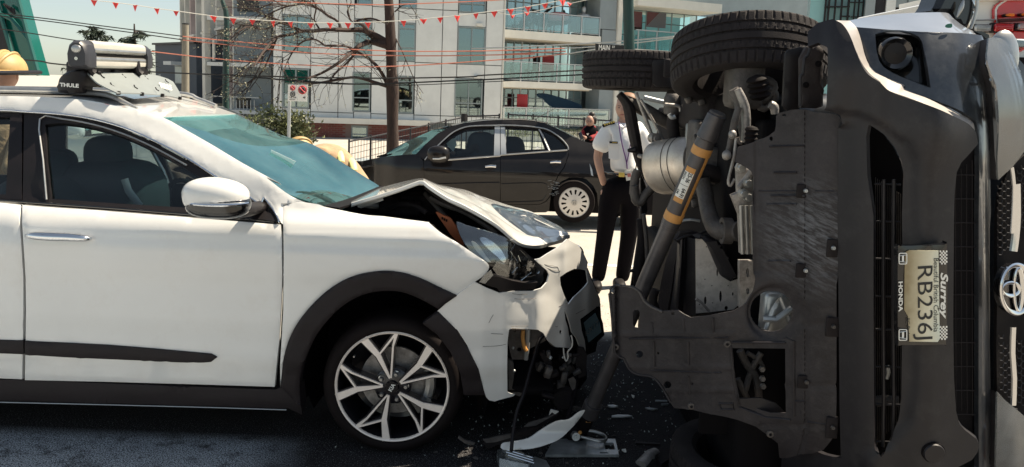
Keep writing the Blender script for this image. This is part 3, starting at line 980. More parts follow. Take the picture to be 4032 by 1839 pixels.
patch('awning_cloth', [[c + Vector((-1.9, 0, -.3)), c + Vector((-1.2, 0, .5)), c + Vector((.2, 0, .3)), c + Vector((1.4, 0, -.1))], [c + Vector((-1.9, .4, -.7)), c + Vector((-1, .5, -.3)), c + Vector((.4, .5, -.35)), c + Vector((1.5, .4, -.5))]], mat('navy_cloth', (.02, .06, .12), .7), pu, nu=16, nv=3, th=.04, world=True)

# --- farther balcony block right of the lamp post
FS = Plane(2480, 44, 3420, 52)
B3 = thing('far_balcony_block', 'farther glass balcony block seen over the upturned tyres', 'apartment block', tuple(FS.at(5, -1.4)))
a3, _ = FS.uz(2470, 352); b3, _ = FS.uz(3700, 300)
FS.box('wall', (a3 - .4, -1.4, b3 + 10, 12), -9, -2.2, M['concrete2'], B3)
for (y0, y1, x1) in ((-8, 28, 3000), (200, 215, 2800)):
    p0 = FS.uz(2490, y0 - 8); p1 = FS.uz(2490, y1 - 8)
    FS.box('balcony_slab', (a3 + .3, p1[1], FS.uz(x1 - 170, 100)[0], p0[1]), -2, .2, M['slab'], B3)
zt = FS.uz(2490, 20)[1]; zb3 = FS.uz(2490, 190)[1]
for i in range(13):
    u = a3 + .4 + i * .95
    FS.box('glass_pane', (u + .03, zb3, u + .92, zt - .75), -1.9, -1.88, G5, B3)
    FS.box('glass_pane', (u + .03, zt - .7, u + .92, zt - .05), -1.9, -1.88, G5, B3)
    FS.box('mullion', (u - .03, zb3, u + .03, zt), -1.95, -1.85, M['frame'], B3)
    if i % 3: FS.box('curtain', (u + .1, zb3, u + .8, zt - .8), -2.15, -2.1, (M['curtain'], M['darkgl'], MATS['dim_room'])[i % 3], B3)
for i in range(7):
    u = a3 + .6 + i * 1.3
    FS.box('rail_post', (u - .03, zb3, u + .03, zb3 + 1.1), -.1, -.04, M['galv'], B3)
    FS.box('rail_glass', (u + .05, zb3 + .1, u + 1.25, zb3 + 1.02), -.08, -.06, G6, B3)
FS.box('balcony_rail', (a3 + .4, zb3 + 1.06, a3 + 9, zb3 + 1.12), -.12, -.02, M['galv'], B3)
r = FS.rect('A7', 1445, 100, 1520, 245); LT = FS.box('lattice_screen', r, -.6, -.5, mat('dark_lattice_wood', (.09, .03, .03), .7), B3)
r = FS.rect('A7', 1575, 108, 1752, 250); FS.box('lattice_frame', r, -.62, -.6, MATS['dark_lattice_wood'], B3)
lat = []
for k in range(14):
    t = k / 13
    ua, ub = r[0] + (r[2] - r[0]) * t, r[0] + (r[2] - r[0]) * t
    lat.append(tube_vf([FS.at(ua, r[1], -.58), FS.at(min(r[2], ua + .9), r[1] + min(.9, r[2] - ua + .0001), -.58)], .02, 4))
V, Fc = join_vf(*lat); mesh_obj('lattice', V, Fc, M['frame'], B3, False)
# right-hand far frontage (dark frames, grey and teal panels)
F4 = Plane(3230, 38, 3760, 36)
B4 = thing('panelled_building', 'teal and grey panelled building behind the overturned car', 'building', tuple(F4.at(4, -1.4)))
c0_, _ = F4.uz(3215, 60); c1_, _ = F4.uz(3900, 60)
F4.box('wall', (c0_ + 4.0, -1.4, c1_, 8.5), -6, -.5, M['concrete2'], B4)
F4.box('curtain_wall', (c0_ - .3, -1.4, c0_ + 4.2, 8.5), -6, -.9, mat('pale_teal_glass', (.22, .42, .43), .15), B4)
for x0, x1, mm in ((0, 22, 'black'), (45, 68, 'black'), (128, 150, 'black'), (212, 235, 'black'), (300, 325, 'black'), (385, 400, 'black'), (440, 455, 'black'), (498, 515, 'black')):
    rr_ = F4.rect('B1', x0, -100, x1, 240); F4.box('frame_post', (rr_[0], rr_[1] - 2, rr_[2], 8.5), -.9, -.6, M[mm], B4)
for x0, y0, x1, y1, in ((0, 60, 330, 75), (300, 5, 500, 15), (200, 185, 330, 200), (340, 195, 520, 208)):
    F4.box('frame_rail', F4.rect('B1', x0, y0, x1, y1), -.75, -.55, M['black'], B4)
for x0, y0, x1, y1, mm, o in ((515, -60, 640, 240, 'concrete2', 0), (640, -60, 780, 200, 'bump_grey', -.3), (780, -60, 905, 240, 'concrete', 0), (905, -60, 1060, 90, 'concrete2', -.1), (905, 90, 1060, 160, 'bay', -.2), (1060, -60, 1185, 240, 'concrete2', 0), (1185, -60, 1250, 240, 'greenwall', .05), (1250, -60, 1300, 240, 'concrete2', -.1), (1300, -60, 1345, 240, 'greenwall', 0), (1345, -60, 1420, 240, 'bump_grey', -.2)):
    F4.box('facade_panel', F4.rect('B1', x0 + 2, y0, x1 - 2, y1), -.5, o, M[mm], B4)

# ================================================================== things on the left edge
FG = Plane(-80, 16, 300, 20)
gb_ = thing('glass_tower', 'green glass building at the left edge of the street', 'building', tuple(P(60, 352, 18)))
gp = [(-300, -200), (70, -200), (96, 0), (150, 170), (196, 290), (196, 306), (-300, 306)]
panel('glass_wall', [(x, y) for x, y in q('Z1', (-400, -200), (60, -200), (95, 0), (150, 210), (200, 388), (-400, 388))], 17.0, mat('deep_green_glass', (.005, .10, .08), .1, coat=.6), gb_, th=.4, step=80)
for pts in (([(-20, 0), (70, 300), (100, 385)]), ([(95, 0), (150, 210), (200, 388)]), ([(-20, 60), (60, 100), (150, 210)])):
    tube('frame_bar', [Q('Z1', x, y, 16.9) for x, y in pts], .05, MATS['greenwall'], gb_, 6)
panel('dark_core', q('Z1', (-100, 90), (20, 90), (65, 388), (-100, 388)), 16.95, M['bump_grey'], gb_, th=.1, step=80)
for k in range(5):
    tube('frame_bar', [Q('Z1', 20 + 12 * k, 20 + 6 * k, 16.85), Q('Z1', 60 + 4 * k, 60 + 3 * k, 16.85)], .03, M['black'], gb_, 5)
hs_ = thing('grey_house', 'dark grey flat-roofed house between the conifer and the wooden pole', 'house', tuple(P(660, 352, 48)))
HP = Plane(610, 50, 760, 46)
HP.box('wall', HP.rect('Z1', 800, 224, 1010, 520), -8, 0, mat('slate_render', (.075, .09, .11), .8), hs_)
HP.box('roof_edge', HP.rect('Z1', 796, 218, 1012, 228), -8.2, .2, M['bump_grey'], hs_)
w = HP.box('window', HP.rect('Z1', 905, 335, 945, 430), .01, .08, M['frame'], hs_)
HP.box('pane', HP.rect('Z1', 909, 345, 941, 425), .09, .1, M['curtain'], w)
HP.box('canopy', HP.rect('Z1', 905, 318, 945, 336), .0, .8, M['concrete'], hs_)
for k in range(6): HP.box('stair_baluster', HP.rect('Z1', 868 + k * 6, 395 - k * 2, 870 + k * 6, 420), .9, .95, M['slab'], hs_)

# ================================================================== poles, signs, wires
def pole(name, label, cat, pts, rad, m_, group=None):
    t = thing(name, label, cat, (pts[0][0], pts[0][1], gz(pts[0][1])), group)
    base = Vector((pts[0][0], pts[0][1], gz(pts[0][1]) - .05))
    tube('shaft', [base] + pts, [rad[0]] + list(rad), m_, t, 14)
    return t
up_ = pole('utility_pole', 'weathered wooden utility pole cut off above the white crossover', 'utility pole', [Q('Z1', 953, 480, 17), Q('Z1', 953, 122, 17)], [.085, .07], M['wood'])
tube('pole_cap', [Q('Z1', 953, 126, 17), Q('Z1', 953, 120, 17)], .075, M['bump_grey'], up_, 12)
lp0 = pole('lamp_post', 'slim dark green lamp post curving at the top beside the finned wing', 'lamp post', [Q('A8', 397, 880, 15), Q('A8', 398, 500, 15), Q('A8', 404, 180, 15), Q('A8', 396, 90, 15), Q('A8', 372, 20, 15), Q('A8', 340, -60, 15)], [.065, .06, .052, .048, .042, .038], M['greenpole'])
gp_ = pole('signal_pole', 'thick dark green steel pole holding the street name sign', 'pole', [P(2482, 500, 11), P(2478, 195, 11), P(2472, -60, 11)], [.085, .080, .078], M['greenpole'])
sg = thing('street_sign', 'black street name sign reading MAIN ST on the green pole', 'sign', tuple(Q('A7', 1170, 440, 10.8)))
panel('sign_blade', q('A7', (1043, 403), (1308, 420), (1310, 520), (1047, 500)), lambda x, y: 10.78, mat('sign_black', (.012, .012, .012), .45), sg, th=.02, step=60)
sx_, sy_ = Q('A7', 1308, 420, 10.7) - Q('A7', 1043, 403, 10.7), Vector((0, 0, 1))
text_fit('sign_lettering', 'MAIN', .160, .078, Q('A7', 1127, 441, 10.75), sx_, sy_, M['white'], sg, bold=.02)
text_fit('sign_lettering', 'ST', .040, .032, Q('A7', 1213, 434, 10.75), sx_, sy_, M['white'], sg, bold=.02)
ps = thing('parking_sign', 'two white no-stopping sign plates on a thin post over the shrub', 'sign', tuple(Q('A8', 920, 1100, 12)))
tube('post', [Vector((Q('A8', 917, 1110, 12).x, 12, gz(12))), Q('A8', 917, 1110, 12), Q('A8', 925, 760, 12)], .028, M['galv'], ps, 10)
plates = [((912, 698), (990, 702), (985, 838), (908, 834)), ((994, 700), (1072, 700), (1066, 840), (990, 838))]
red_s = mat('sign_red', (.42, .02, .03), .5)
for pi, pl4 in enumerate(plates):
    c = (sum(p[0] for p in pl4) / 4, sum(p[1] for p in pl4) / 4)
    sp_ = panel('sign_plate', q('A8', *pl4), 11.9, M['white'], ps, th=.01, step=40)
    def ring(cx, cy, r, w, m_):
        pts = [Q('A8', cx + r * math.cos(2 * math.pi * i / 24), cy + r * math.sin(2 * math.pi * i / 24), 11.885) for i in range(25)]
        V, Fc = tube_vf(pts, w, 4, cap=False); mesh_obj('sign_ring', V, Fc, m_, sp_)
    if pi == 0:
        ring(948, 728, 18, .007, red_s)
        lathe('sign_symbol', [(.001, -.004), (.022, -.004), (.022, 0)], Q('A8', 948, 728, 11.89), (0, 1, 0), M['print_black'], sp_, 8)
        tube('sign_slash', [Q('A8', 936, 715, 11.87), Q('A8', 961, 741, 11.87)], .008, red_s, sp_, 4)
        ring(948, 778, 19, .006, M['print_black'])
        for yy in (771, 778, 785): tube('sign_small_print', [Q('A8', 938, yy, 11.885), Q('A8', 958, yy, 11.885)], .004, M['print_black'], sp_, 4)
        text_fit('sign_lettering', '9 AM - 6 PM', .115, .020, Q('A8', 947, 806, 11.885), (1, 0, 0), (0, 0, 1), M['print_black'], sp_, bold=.02)
        text_fit('sign_lettering', 'MON-FRI', .085, .018, Q('A8', 945, 822, 11.885), (1, 0, 0), (0, 0, 1), M['print_black'], sp_, bold=.02)
    else:
        ring(1030, 743, 30, .011, red_s)
        lathe('sign_symbol', [(.001, -.004), (.038, -.004), (.038, 0)], Q('A8', 1030, 745, 11.89), (0, 1, 0), M['print_black'], sp_, 8)
        tube('sign_slash', [Q('A8', 1008, 722, 11.87), Q('A8', 1052, 766, 11.87)], .013, red_s, sp_, 4)
        tube('sign_arrow', [Q('A8', 1035, 806, 11.885), Q('A8', 1052, 806, 11.885)], .008, M['print_black'], sp_, 4)
        tube('sign_arrow', [Q('A8', 1046, 799, 11.885), Q('A8', 1054, 806, 11.885), Q('A8', 1046, 813, 11.885)], .006, M['print_black'], sp_, 4)

def wire(label, pts, d, r, m_, group):
    p3 = []
    n = len(pts)
    for i, (x, y) in enumerate(pts):
        dd = d[0] + (d[1] - d[0]) * (i / (n - 1))
        p3.append(tuple(P(x, y, dd)))
    V, Fc = tube_vf(cr(p3, 6), r, 6)
    o = mesh_obj('overhead_wire', V, Fc, m_)
    return tag(o, label, 'wire', group)
g1 = 'wires strung over the street'
def cat(*a):
    out = []
    for x in a: out += x
    return out
wire('topmost pale line left of the wooden pole', q('Z1', (-200, 52), (130, 83), (500, 130), (940, 187)), (13, 13), .010, M['wire'], g1)
wire('second thin line left of the wooden pole', q('Z1', (-200, 68), (130, 95), (620, 160), (940, 205)), (13, 13), .010, M['wire'], g1)
wire('single dark line left of the conifer', q('Z1', (-200, 120), (150, 170), (370, 205), (780, 265)), (13, 13), .010, M['wire'], g1)
wire('upper orange sheathed wire crossing the tree', cat(q('Z1', (940, 187), (1150, 208), (1436, 233)), q('Z2', (300, 243), (700, 262), (1100, 263), (1436, 255)), q('A7', (200, 468), (780, 446))), (13, 13), .0105, M['orangewire'], g1)
wire('middle orange sheathed wire crossing the tree', cat(q('Z1', (940, 205), (1150, 228), (1436, 258)), q('Z2', (400, 278), (900, 287), (1436, 278)), q('A7', (200, 503), (770, 474))), (13, 13), .0105, M['orangewire'], g1)
wire('lowest orange sheathed wire crossing the tree', cat(q('Z1', (780, 265), (1000, 290), (1200, 310), (1436, 328)), q('Z2', (300, 336), (600, 343), (900, 332), (1436, 295)), q('A7', (200, 556), (780, 498))), (13, 13), .0105, M['orangewire'], g1)
wire('orange wire at the very top over the tree', cat(q('A8', (500, -10), (1100, 25), (1679, 40)), q('Z2', (760, 22), (1150, 6), (1436, -12))), (13, 13), .010, M['orangewire'], g1)
wire('thick black cable running over the conifer and the sign', cat(q('Z1', (-200, 290), (180, 312), (300, 330), (790, 370), (1436, 394)), q('Z2', (300, 398), (700, 402), (1100, 395)), q('A7', (0, 697), (500, 672), (960, 648))), (13, 13), .014, M['wire'], g1)
wire('lower thick black cable across the pale facade', cat(q('Z2', (0, 395), (300, 424), (600, 432), (1100, 412)), q('A7', (0, 738), (500, 712), (960, 690))), (13, 13), .014, M['wire'], g1)
wire('black cable touching the parking signs', cat(q('Z2', (-100, 392), (200, 412), (700, 438), (1100, 425)), q('A7', (0, 760), (300, 745))), (13, 13), .008, M['wire'], g1)
wire('pale wire running to the street name sign', q('A7', (-100, 448), (190, 440), (870, 408), (1300, 380), (1770, 338)), (13, 11), .012, M['palewire'], g1)
wire('pale wire just under the street name sign line', q('A7', (760, 448), (1050, 430), (1400, 398), (1780, 350)), (13, 11), .010, M['palewire'], g1)
wire('thin pale wire over the middle balcony', q('A7', (780, 500), (950, 470), (1050, 455)), (13, 12), .010, M['palewire'], g1)

# pennants
pn = thing('pennant_string', 'string of small red triangular pennants sagging across the top of the street', 'pennants', tuple(P(900, 60, 11)))
ppts = [(300, -20), (370, 0), (455, 10), (532, 20), (617, 33), (693, 43), (840, 63), (918, 71), (994, 77), (1074, 82), (1143, 86), (1223, 90), (1299, 90), (1370, 90), (1448, 88), (1588, 81), (1667, 75), (1732, 68), (1800, 62), (1873, 52), (1945, 44), (2010, 36), (2078, 26), (2145, 14), (2215, 0), (2290, -18)]
V, Fc = tube_vf(cr([tuple(P(x, y, 11)) for x, y in ppts], 3), .006, 5)
mesh_obj('cord', V, Fc, M['slab'], pn)
for k, (x, y) in enumerate(ppts[1:-1]):
    rk = random.Random(k)
    w_, h_ = 13 + rk.uniform(-2, 1.5), 24 + rk.uniform(-3, 2)
    tw = rk.uniform(-.6, .6)
    c = P(x, y, 11); s_ = 11 / F_PX
    a_, b_, d_, e_ = c + Vector((-w_ * s_ * math.cos(tw), -w_ * s_ * math.sin(tw), 0)), c + Vector((w_ * s_ * math.cos(tw), w_ * s_ * math.sin(tw), 0)), c + Vector((.01, rk.uniform(-.03, .03), -h_ * s_)), c + Vector((0, -.012, -h_ * s_ * .5))
    V, Fc = shell([a_, b_, d_, e_], [(0, 1, 3), (1, 2, 3), (2, 0, 3)], .002, CAM)
    mesh_obj('pennant', V, Fc, M['red'], pn)
pn2 = thing('pennant_string', 'short second string of red pennants hanging in front of the top balcony', 'pennants', tuple(P(2050, 60, 12)))
p2 = [(1960, 50), (2016, 60), (2075, 50), (2100, 46), (2245, 14), (2400, -20)]
V, Fc = tube_vf([P(x, y, 12) for x, y in p2], .005, 5); mesh_obj('cord', V, Fc, M['slab'], pn2)
for x, y in ((2018, 60), (2075, 50), (2243, 12)):
    c = P(x, y, 12); V, Fc = shell([c + Vector((-.045, 0, .01)), c + Vector((.04, .02, 0)), c + Vector((.0, -.02, -.06))], [(0, 1, 2)], .002, CAM)
    mesh_obj('pennant', V, Fc, M['red'], pn2)

# ================================================================== trees
def twigs(base, dirv, L_, r, depth, out, buds, rr, bend=.25):
    pts = [base]; d = Vector(dirv).normalized(); n = 5
    for i in range(n):
        d = (d + Vector((rr.uniform(-bend, bend), rr.uniform(-bend, bend) * .7, rr.uniform(-bend, bend)))).normalized()
        pts.append(pts[-1] + d * (L_ / n))
    out.append((pts, [r * (1 - .7 * i / n) for i in range(n + 1)]))
    if depth > 0:
        for k in range(rr.randrange(2, 5)):
            i = rr.randrange(1, n)
            nd = (d + Vector((rr.uniform(-1, 1), rr.uniform(-.8, .8), rr.uniform(-.8, .8)))).normalized()
            twigs(pts[i], nd, L_ * rr.uniform(.4, .65), r * .55, depth - 1, out, buds, rr, bend)
    else:
        for i in (2, 3, 4, 5):
            if rr.random() < .28: buds.append(pts[i] + Vector((rr.uniform(-.03, .03), 0, rr.uniform(-.03, .03))))
TD_ = 13.5
tree = thing('street_tree', 'bare street tree in early bud with branches reaching left across the facade', 'tree', (Q('Z2', 716, 780, TD_).x, TD_, gz(TD_)))
tp_ = [Vector((Q('Z2', 712, 780, TD_).x, TD_, gz(TD_) - .1)), Q('Z2', 714, 780, TD_), Q('Z2', 712, 620, TD_), Q('Z2', 712, 450, TD_), Q('Z2', 708, 380, TD_), Q('Z2', 704, 230, TD_), Q('Z2', 698, 100, TD_), Q('Z2', 692, 0, TD_), Q('Z2', 680, -120, TD_)]
k_ = TD_ / F_PX / 1.30545
tube('trunk', tp_, [40 * k_, 32 * k_, 29 * k_, 33 * k_, 27 * k_, 27 * k_, 25 * k_, 23 * k_, 20 * k_], M['bark'], tree, 20, sm=3)
br_ = [([(690, 225), (640, 190), (560, 155), (480, 155), (380, 152), (300, 160), (250, 160), (180, 180), (120, 190), (60, 250), (0, 340)], [14, 12, 11, 9, 8, 8, 7, 6, 5, 4, 3]),
       ([(700, 235), (650, 215), (600, 185), (560, 130), (520, 110), (600, 95), (680, 120)], [13, 11, 9, 7, 5, 4, 3]),
       ([(690, 240), (640, 225), (590, 215), (545, 235), (500, 270), (440, 320), (350, 375), (270, 405)], [13, 12, 11, 10, 8, 6, 5, 4]),
       ([(690, 440), (670, 400), (640, 350), (590, 300), (540, 270), (480, 240), (420, 235), (365, 235)], [9, 8, 7, 7, 6, 5, 5, 4]),
       ([(690, 445), (640, 430), (560, 405), (500, 398), (400, 415), (300, 430), (230, 420)], [8, 7, 6, 5, 5, 4, 2]),
       ([(530, 255), (500, 300), (460, 340), (420, 375), (385, 420)], [6, 5, 4, 4, 3]),
       ([(365, 235), (320, 205), (270, 205), (220, 240), (180, 300), (150, 370)], [4, 4, 4, 3, 3, 2]),
       ([(450, 155), (430, 110), (380, 80), (330, 45), (250, 20), (180, 30), (90, 20), (0, 60)], [6, 5, 5, 5, 4, 4, 3, 2]),
       ([(330, 45), (250, 0), (150, -30), (60, -20)], [5, 4, 3, 2]),
       ([(260, 160), (200, 140), (130, 120), (60, 150), (-40, 140), (-120, 200)], [5, 4, 3, 3, 3, 2]),
       ([(230, 165), (170, 120), (90, 90), (20, 60), (-60, 40)], [4, 4, 3, 2, 2]),
       ([(180, 30), (100, 60), (20, 110), (-60, 130), (-150, 90)], [4, 3, 3, 2, 2]),
       ([(120, 190), (80, 290), (40, 370), (-40, 430), (-120, 420)], [4, 3, 3, 2, 2]),
       ([(90, 240), (20, 300), (-30, 330), (-100, 410)], [3, 3, 2, 2]),
       ([(340, 155), (310, 100), (320, 40), (300, 0)], [4, 3, 3, 2]),
       ([(500, 110), (480, 60), (500, 10), (480, -40)], [3, 3, 2, 2]),
       ([(730, 200), (760, 260), (790, 330), (830, 420), (870, 480)], [3, 2, 2, 1.5, 1]),
       ([(725, 60), (760, 30), (800, 20)], [3, 2, 1]), ([(150, 300), (130, 420), (120, 520)], [2, 2, 1]), ([(60, 250), (30, 340), (-20, 440)], [2, 2, 1])]
rt = random.Random(21)
TWS, BUDS = [], []
for pts, rad in br_:
    dd = [TD_ + rt.uniform(-.15, .15) * i - .04 * i for i in range(len(pts))]
    P3 = [Q('Z2', x, y, d) for (x, y), d in zip(pts, dd)]
    tube('branch', P3, [max(r, 1.2) * 1.25 * k_ for r in rad], M['bark'], tree, 8, sm=3)
    for i in range(1, len(P3)):
        left = P3[i].x < Q('Z2', 330, 0, TD_).x
        for _ in range(2 if left else 1):
            d = (P3[i] - P3[i - 1]).normalized() + Vector((rt.uniform(-1, .3), rt.uniform(-.6, .6), rt.uniform(-.8, .7)))
            twigs(P3[i - 1].lerp(P3[i], rt.random()), d, rt.uniform(.35, .8), 2.2 * k_, 2 if left else 1, TWS, BUDS, rt)
V, Fc = join_vf(*[tube_vf(p, r, 4) for p, r in TWS])
tag(mesh_obj('twigs', V, Fc, M['twig'], tree), kind='stuff')
bl_ = []
for b in BUDS:
    for _ in range(2):
        c = b + Vector((rt.uniform(-.02, .02), rt.uniform(-.02, .02), rt.uniform(-.02, .03)))
        a = Vector((rt.uniform(-1, 1), rt.uniform(-1, 1), rt.uniform(-.2, 1))).normalized() * .013; e = Vector((rt.uniform(-1, 1), rt.uniform(-1, 1), rt.uniform(-1, 1))).normalized() * .008
        bl_.append(([c - e, c + a * .5 + e, c + a * 2, c + a * .5 - e * 1.5], [(0, 1, 2, 3)]))
V, Fc = join_vf(*bl_)
tag(mesh_obj('buds', V, Fc, M['bud'], tree, False), kind='stuff')

def conifer(label, x, ytop, ybot, d, wid, seed, droop=.35):
    (a, b) = q('Z1', (x, ytop), (x, ybot))
    top = P(*a, d)
    t = thing('conifer', label, 'tree', (top.x, top.y, gz(d) ))
    tube('trunk', [Vector((top.x, top.y, gz(d))), top], [.22, .03], M['bark'], t, 8)
    rr = random.Random(seed); lf = []; tw = []
    H = top.z - gz(d)
    for k in range(70):
        h = rr.random() ** .8
        z = top.z - h * H
        a = rr.uniform(0, 6.283); L_ = wid * (.18 + .82 * h) * rr.uniform(.55, 1.1)
        p0 = Vector((top.x, top.y, z)); dv = Vector((math.cos(a), math.sin(a), .25)).normalized()
        pts = [p0 + dv * (L_ * s) + Vector((0, 0, -droop * L_ * s * s)) for s in (0, .33, .66, 1)]
        tw.append(tube_vf(pts, [.03, .02, .015, .005], 4))
        for _ in range(44):
            s = rr.uniform(.1, 1); c = pts[0].lerp(pts[3], s) + Vector((rr.uniform(-.2, .2), rr.uniform(-.2, .2), rr.uniform(-.25, .05))) * (.3 + L_ * .2)
            e = Vector((rr.uniform(-1, 1), rr.uniform(-1, 1), rr.uniform(-1, .2))).normalized() * rr.uniform(.18, .45); g = Vector((rr.uniform(-1, 1), rr.uniform(-1, 1), rr.uniform(-1, 1))).normalized() * .06
            lf.append(([c - g, c + g, c + e], [(0, 1, 2)]))
    V, Fc = join_vf(*tw); mesh_obj('branches', V, Fc, M['bark'], t)
    V, Fc = join_vf(*lf); tag(mesh_obj('crown', V, Fc, M['conifer'], t, False), kind='stuff')
conifer('tall drooping dark conifer behind the ski carrier', 690, 122, 400, 34, 2.3, 4)
conifer('small sparse conifer top left of the ski carrier', 495, 140, 400, 40, 3.2, 9, .1)

sh_ = thing('shrub', 'rounded leafy shrub at the foot of the parking sign post', 'shrub', tuple(Q('Z2', 150, 680, 12.6)))
rs = random.Random(8)
lf, tw = [], []
ctr = Q('Z2', 140, 655, 12.7)
for k in range(40):
    e = ctr + Vector((rs.uniform(-1, 1) * .40, rs.uniform(-.3, .3), rs.uniform(-.4, .26)))
    tw.append(tube_vf([Vector((ctr.x, ctr.y, gz(12.7))), ctr.lerp(e, .4), e], [.02, .012, .006], 4))
    for _ in range(70):
        c = e + Vector((rs.gauss(0, .09), rs.gauss(0, .09), rs.gauss(0, .07)))
        a = Vector((rs.uniform(-1, 1), rs.uniform(-1, .4), rs.uniform(-.3, 1))).normalized(); g = a.cross(Vector((rs.uniform(-1, 1), rs.uniform(-1, 1), rs.uniform(-1, 1)))).normalized() * .018
        lf.append(([c, c + a * .035 + g, c + a * .08, c + a * .035 - g], [(0, 1, 2, 3)]))
V, Fc = join_vf(*tw); mesh_obj('stem', V, Fc, M['twig'], sh_)
h2 = len(lf) // 2
V, Fc = join_vf(*lf[:h2]); tag(mesh_obj('leaves', V, Fc, M['leaf'], sh_, False), kind='stuff')
V, Fc = join_vf(*lf[h2:]); tag(mesh_obj('leaves', V, Fc, M['leaf_hi'], sh_, False), kind='stuff')
# hedge strip at the balconies
hg = []
for k in range(2600):
    u = rs.uniform(ur0, ur1 + 1); c = FR.at(u, zf + rs.uniform(-.3, .05), rs.uniform(.05, .6))
    a = Vector((rs.uniform(-1, 1), rs.uniform(-1, .4), rs.uniform(.1, 1))).normalized() * .22; g = Vector((rs.uniform(-1, 1), rs.uniform(-1, 1), 0)).normalized() * .03
    hg.append(([c - g, c + g, c + a], [(0, 1, 2)]))
V, Fc = join_vf(*hg)
tag(mesh_obj('planting', V, Fc, mat('dry_planting', (.26, .28, .14), .9, var=.4), None, False), 'row of pale green grasses planted below the lowest balcony rail', 'plants', None, 'stuff')

# ================================================================== mesh fence beside the ramp
def fence(label, top, base_drop, n, d, hres=.09, group='mesh fences along the ramp'):
    A_ = [P(x, y, dd) for (x, y), dd in zip(top, d)]
    t = thing('mesh_fence', label, 'fence', tuple(A_[0]), group)
    V, Fc = tube_vf(A_, .024, 8); mesh_obj('top_rail', V, Fc, M['bump_grey'], t)
    L_ = (A_[-1] - A_[0])
    wires = []
    m_ = int(L_.length / hres)
    for i in range(m_ + 1):
        p = A_[0] + L_ * (i / m_)
        wires.append(tube_vf([p, p + Vector((0, 0, -base_drop))], .008, 3, cap=False))
    for j in range(int(base_drop / (hres * 1.6))):
        wires.append(tube_vf([A_[0] + Vector((0, 0, -hres * 1.6 * (j + 1))), A_[-1] + Vector((0, 0, -hres * 1.6 * (j + 1)))], .010, 3, cap=False))
    V, Fc = join_vf(*wires); tag(mesh_obj('wire_mesh', V, Fc, M['bump_grey'], t), kind='stuff')
    for i in range(n + 1):
        p = A_[0] + L_ * (i / n)
        tube('post', [p + Vector((0, 0, .06)), p + Vector((0, 0, -base_drop - .1))], .028, M['bump_grey'], t, 8)
fence('sloping mesh fence rising behind the bare tree towards the balconies', q('A3', (-60, 300), (985, 78)), 1.6, 6, (20, 24), .11)
fence('level mesh fence behind the black sedan roof', q('A3', (1030, 66), (1330, 58)), 1.3, 2, (24, 24), .14)
fence('long low mesh fence behind the woman in red plaid', q('A3', (1415, 48), (2360, 108)), 1.5, 4, (23, 22), .12)
tube_o = tube('gate_post', [Q('A3', 1000, 115, 23.5), Q('A3', 1003, 40, 23.5)], .09, M['black'])
tag(tube_o, 'short black gate post standing above the black sedan roof', 'post')
# ================================================================== white crossover with the crushed nose
W = thing('white_crossover', 'white crossover with its hood buckled up and its front bumper torn open', 'car', (-1.6, 4.2, 0))
SEC = [(0.0, 3.37), (0.20, 3.345), (0.32, 3.325), (0.42, 3.300), (0.50, 3.299), (0.60, 3.286), (0.75, 3.284), (0.87, 3.268), (0.93, 3.266), (0.97, 3.277), (1.01, 3.281), (1.045, 3.30),
       (1.13, 3.375), (1.19, 3.40), (1.62, 3.62), (1.7, 3.68)]
FRONT = [(0, 0), (1900, 0), (1980, .02), (2110, .10), (2220, .27), (2310, .55), (2400, 1.0), (2500, 1.4)]
def side(off=0.0, front=True):
    def f(px, py):
        r = ray(px, py)
        y = 3.33
        for _ in range(5):
            z = CAM.z - .06 + r.z * (y / r.y)
            y = lerp_tab(SEC, z) + (lerp_tab(FRONT, px) if front else 0)
        return y + off
    return f
S0 = side()
def SP(reg, x, y, off=0.0):
    (a,) = q(reg, (x, y))
    return P(a[0], a[1], side(off)(*a))

# --- doors, fender (painted skins 8 mm apart at the seams)
rear_door = q('D', (-230, 498), (-60, 503), (48, 516)) + q('D', (47, 560), (52, 620), (57, 700), (57, 800), (54, 955), (-60, 950), (-300, 944), (-330, 700))
panel('rear_door', rear_door, S0, M['paint'], W, th=.02, step=26, roll=.004)
fd = q('D', (55, 516), (100, 520), (300, 534), (500, 550), (704, 566), (708, 600), (709, 700), (706, 780), (702, 850), (690, 974), (500, 968), (250, 961), (61, 957), (63, 860), (64, 780), (63, 700), (58, 620), (54, 560))
panel('front_door', fd, S0, M['paint'], W, th=.02, step=22, roll=.004)
arch_out = cr(q('Z6', (4, 812), (20, 660), (62, 540), (132, 440), (230, 348), (340, 288), (460, 264), (560, 268), (660, 298), (760, 345), (830, 377)), 8)
arch_in = cr(q('Z6', (104, 935), (92, 800), (112, 690), (172, 560), (262, 452), (352, 388), (452, 357), (560, 357), (650, 388), (742, 438)), 8)
fender_top = cr(q('D', (712, 520), (748, 508), (800, 516), (822, 522)) + q('A3', (60, 975), (250, 992), (480, 1022), (680, 1047)) , 4) + \
    cr(q('A5', (150, 300), (235, 370), (350, 440), (470, 520), (545, 580), (520, 640), (452, 690)), 4)
panel('front_fender', q('D', (712, 568)) + fender_top + arch_out[::-1] + q('D', (704, 920), (712, 780), (713, 650)), S0, M['paint'], W, th=.015, step=14, roll=.004)
# dark backing between the skins
panel('body_frame', q('D', (-330, 520), (700, 575), (715, 620), (705, 985), (-330, 975)), side(.05), M['bay'], W, th=.03, step=60)
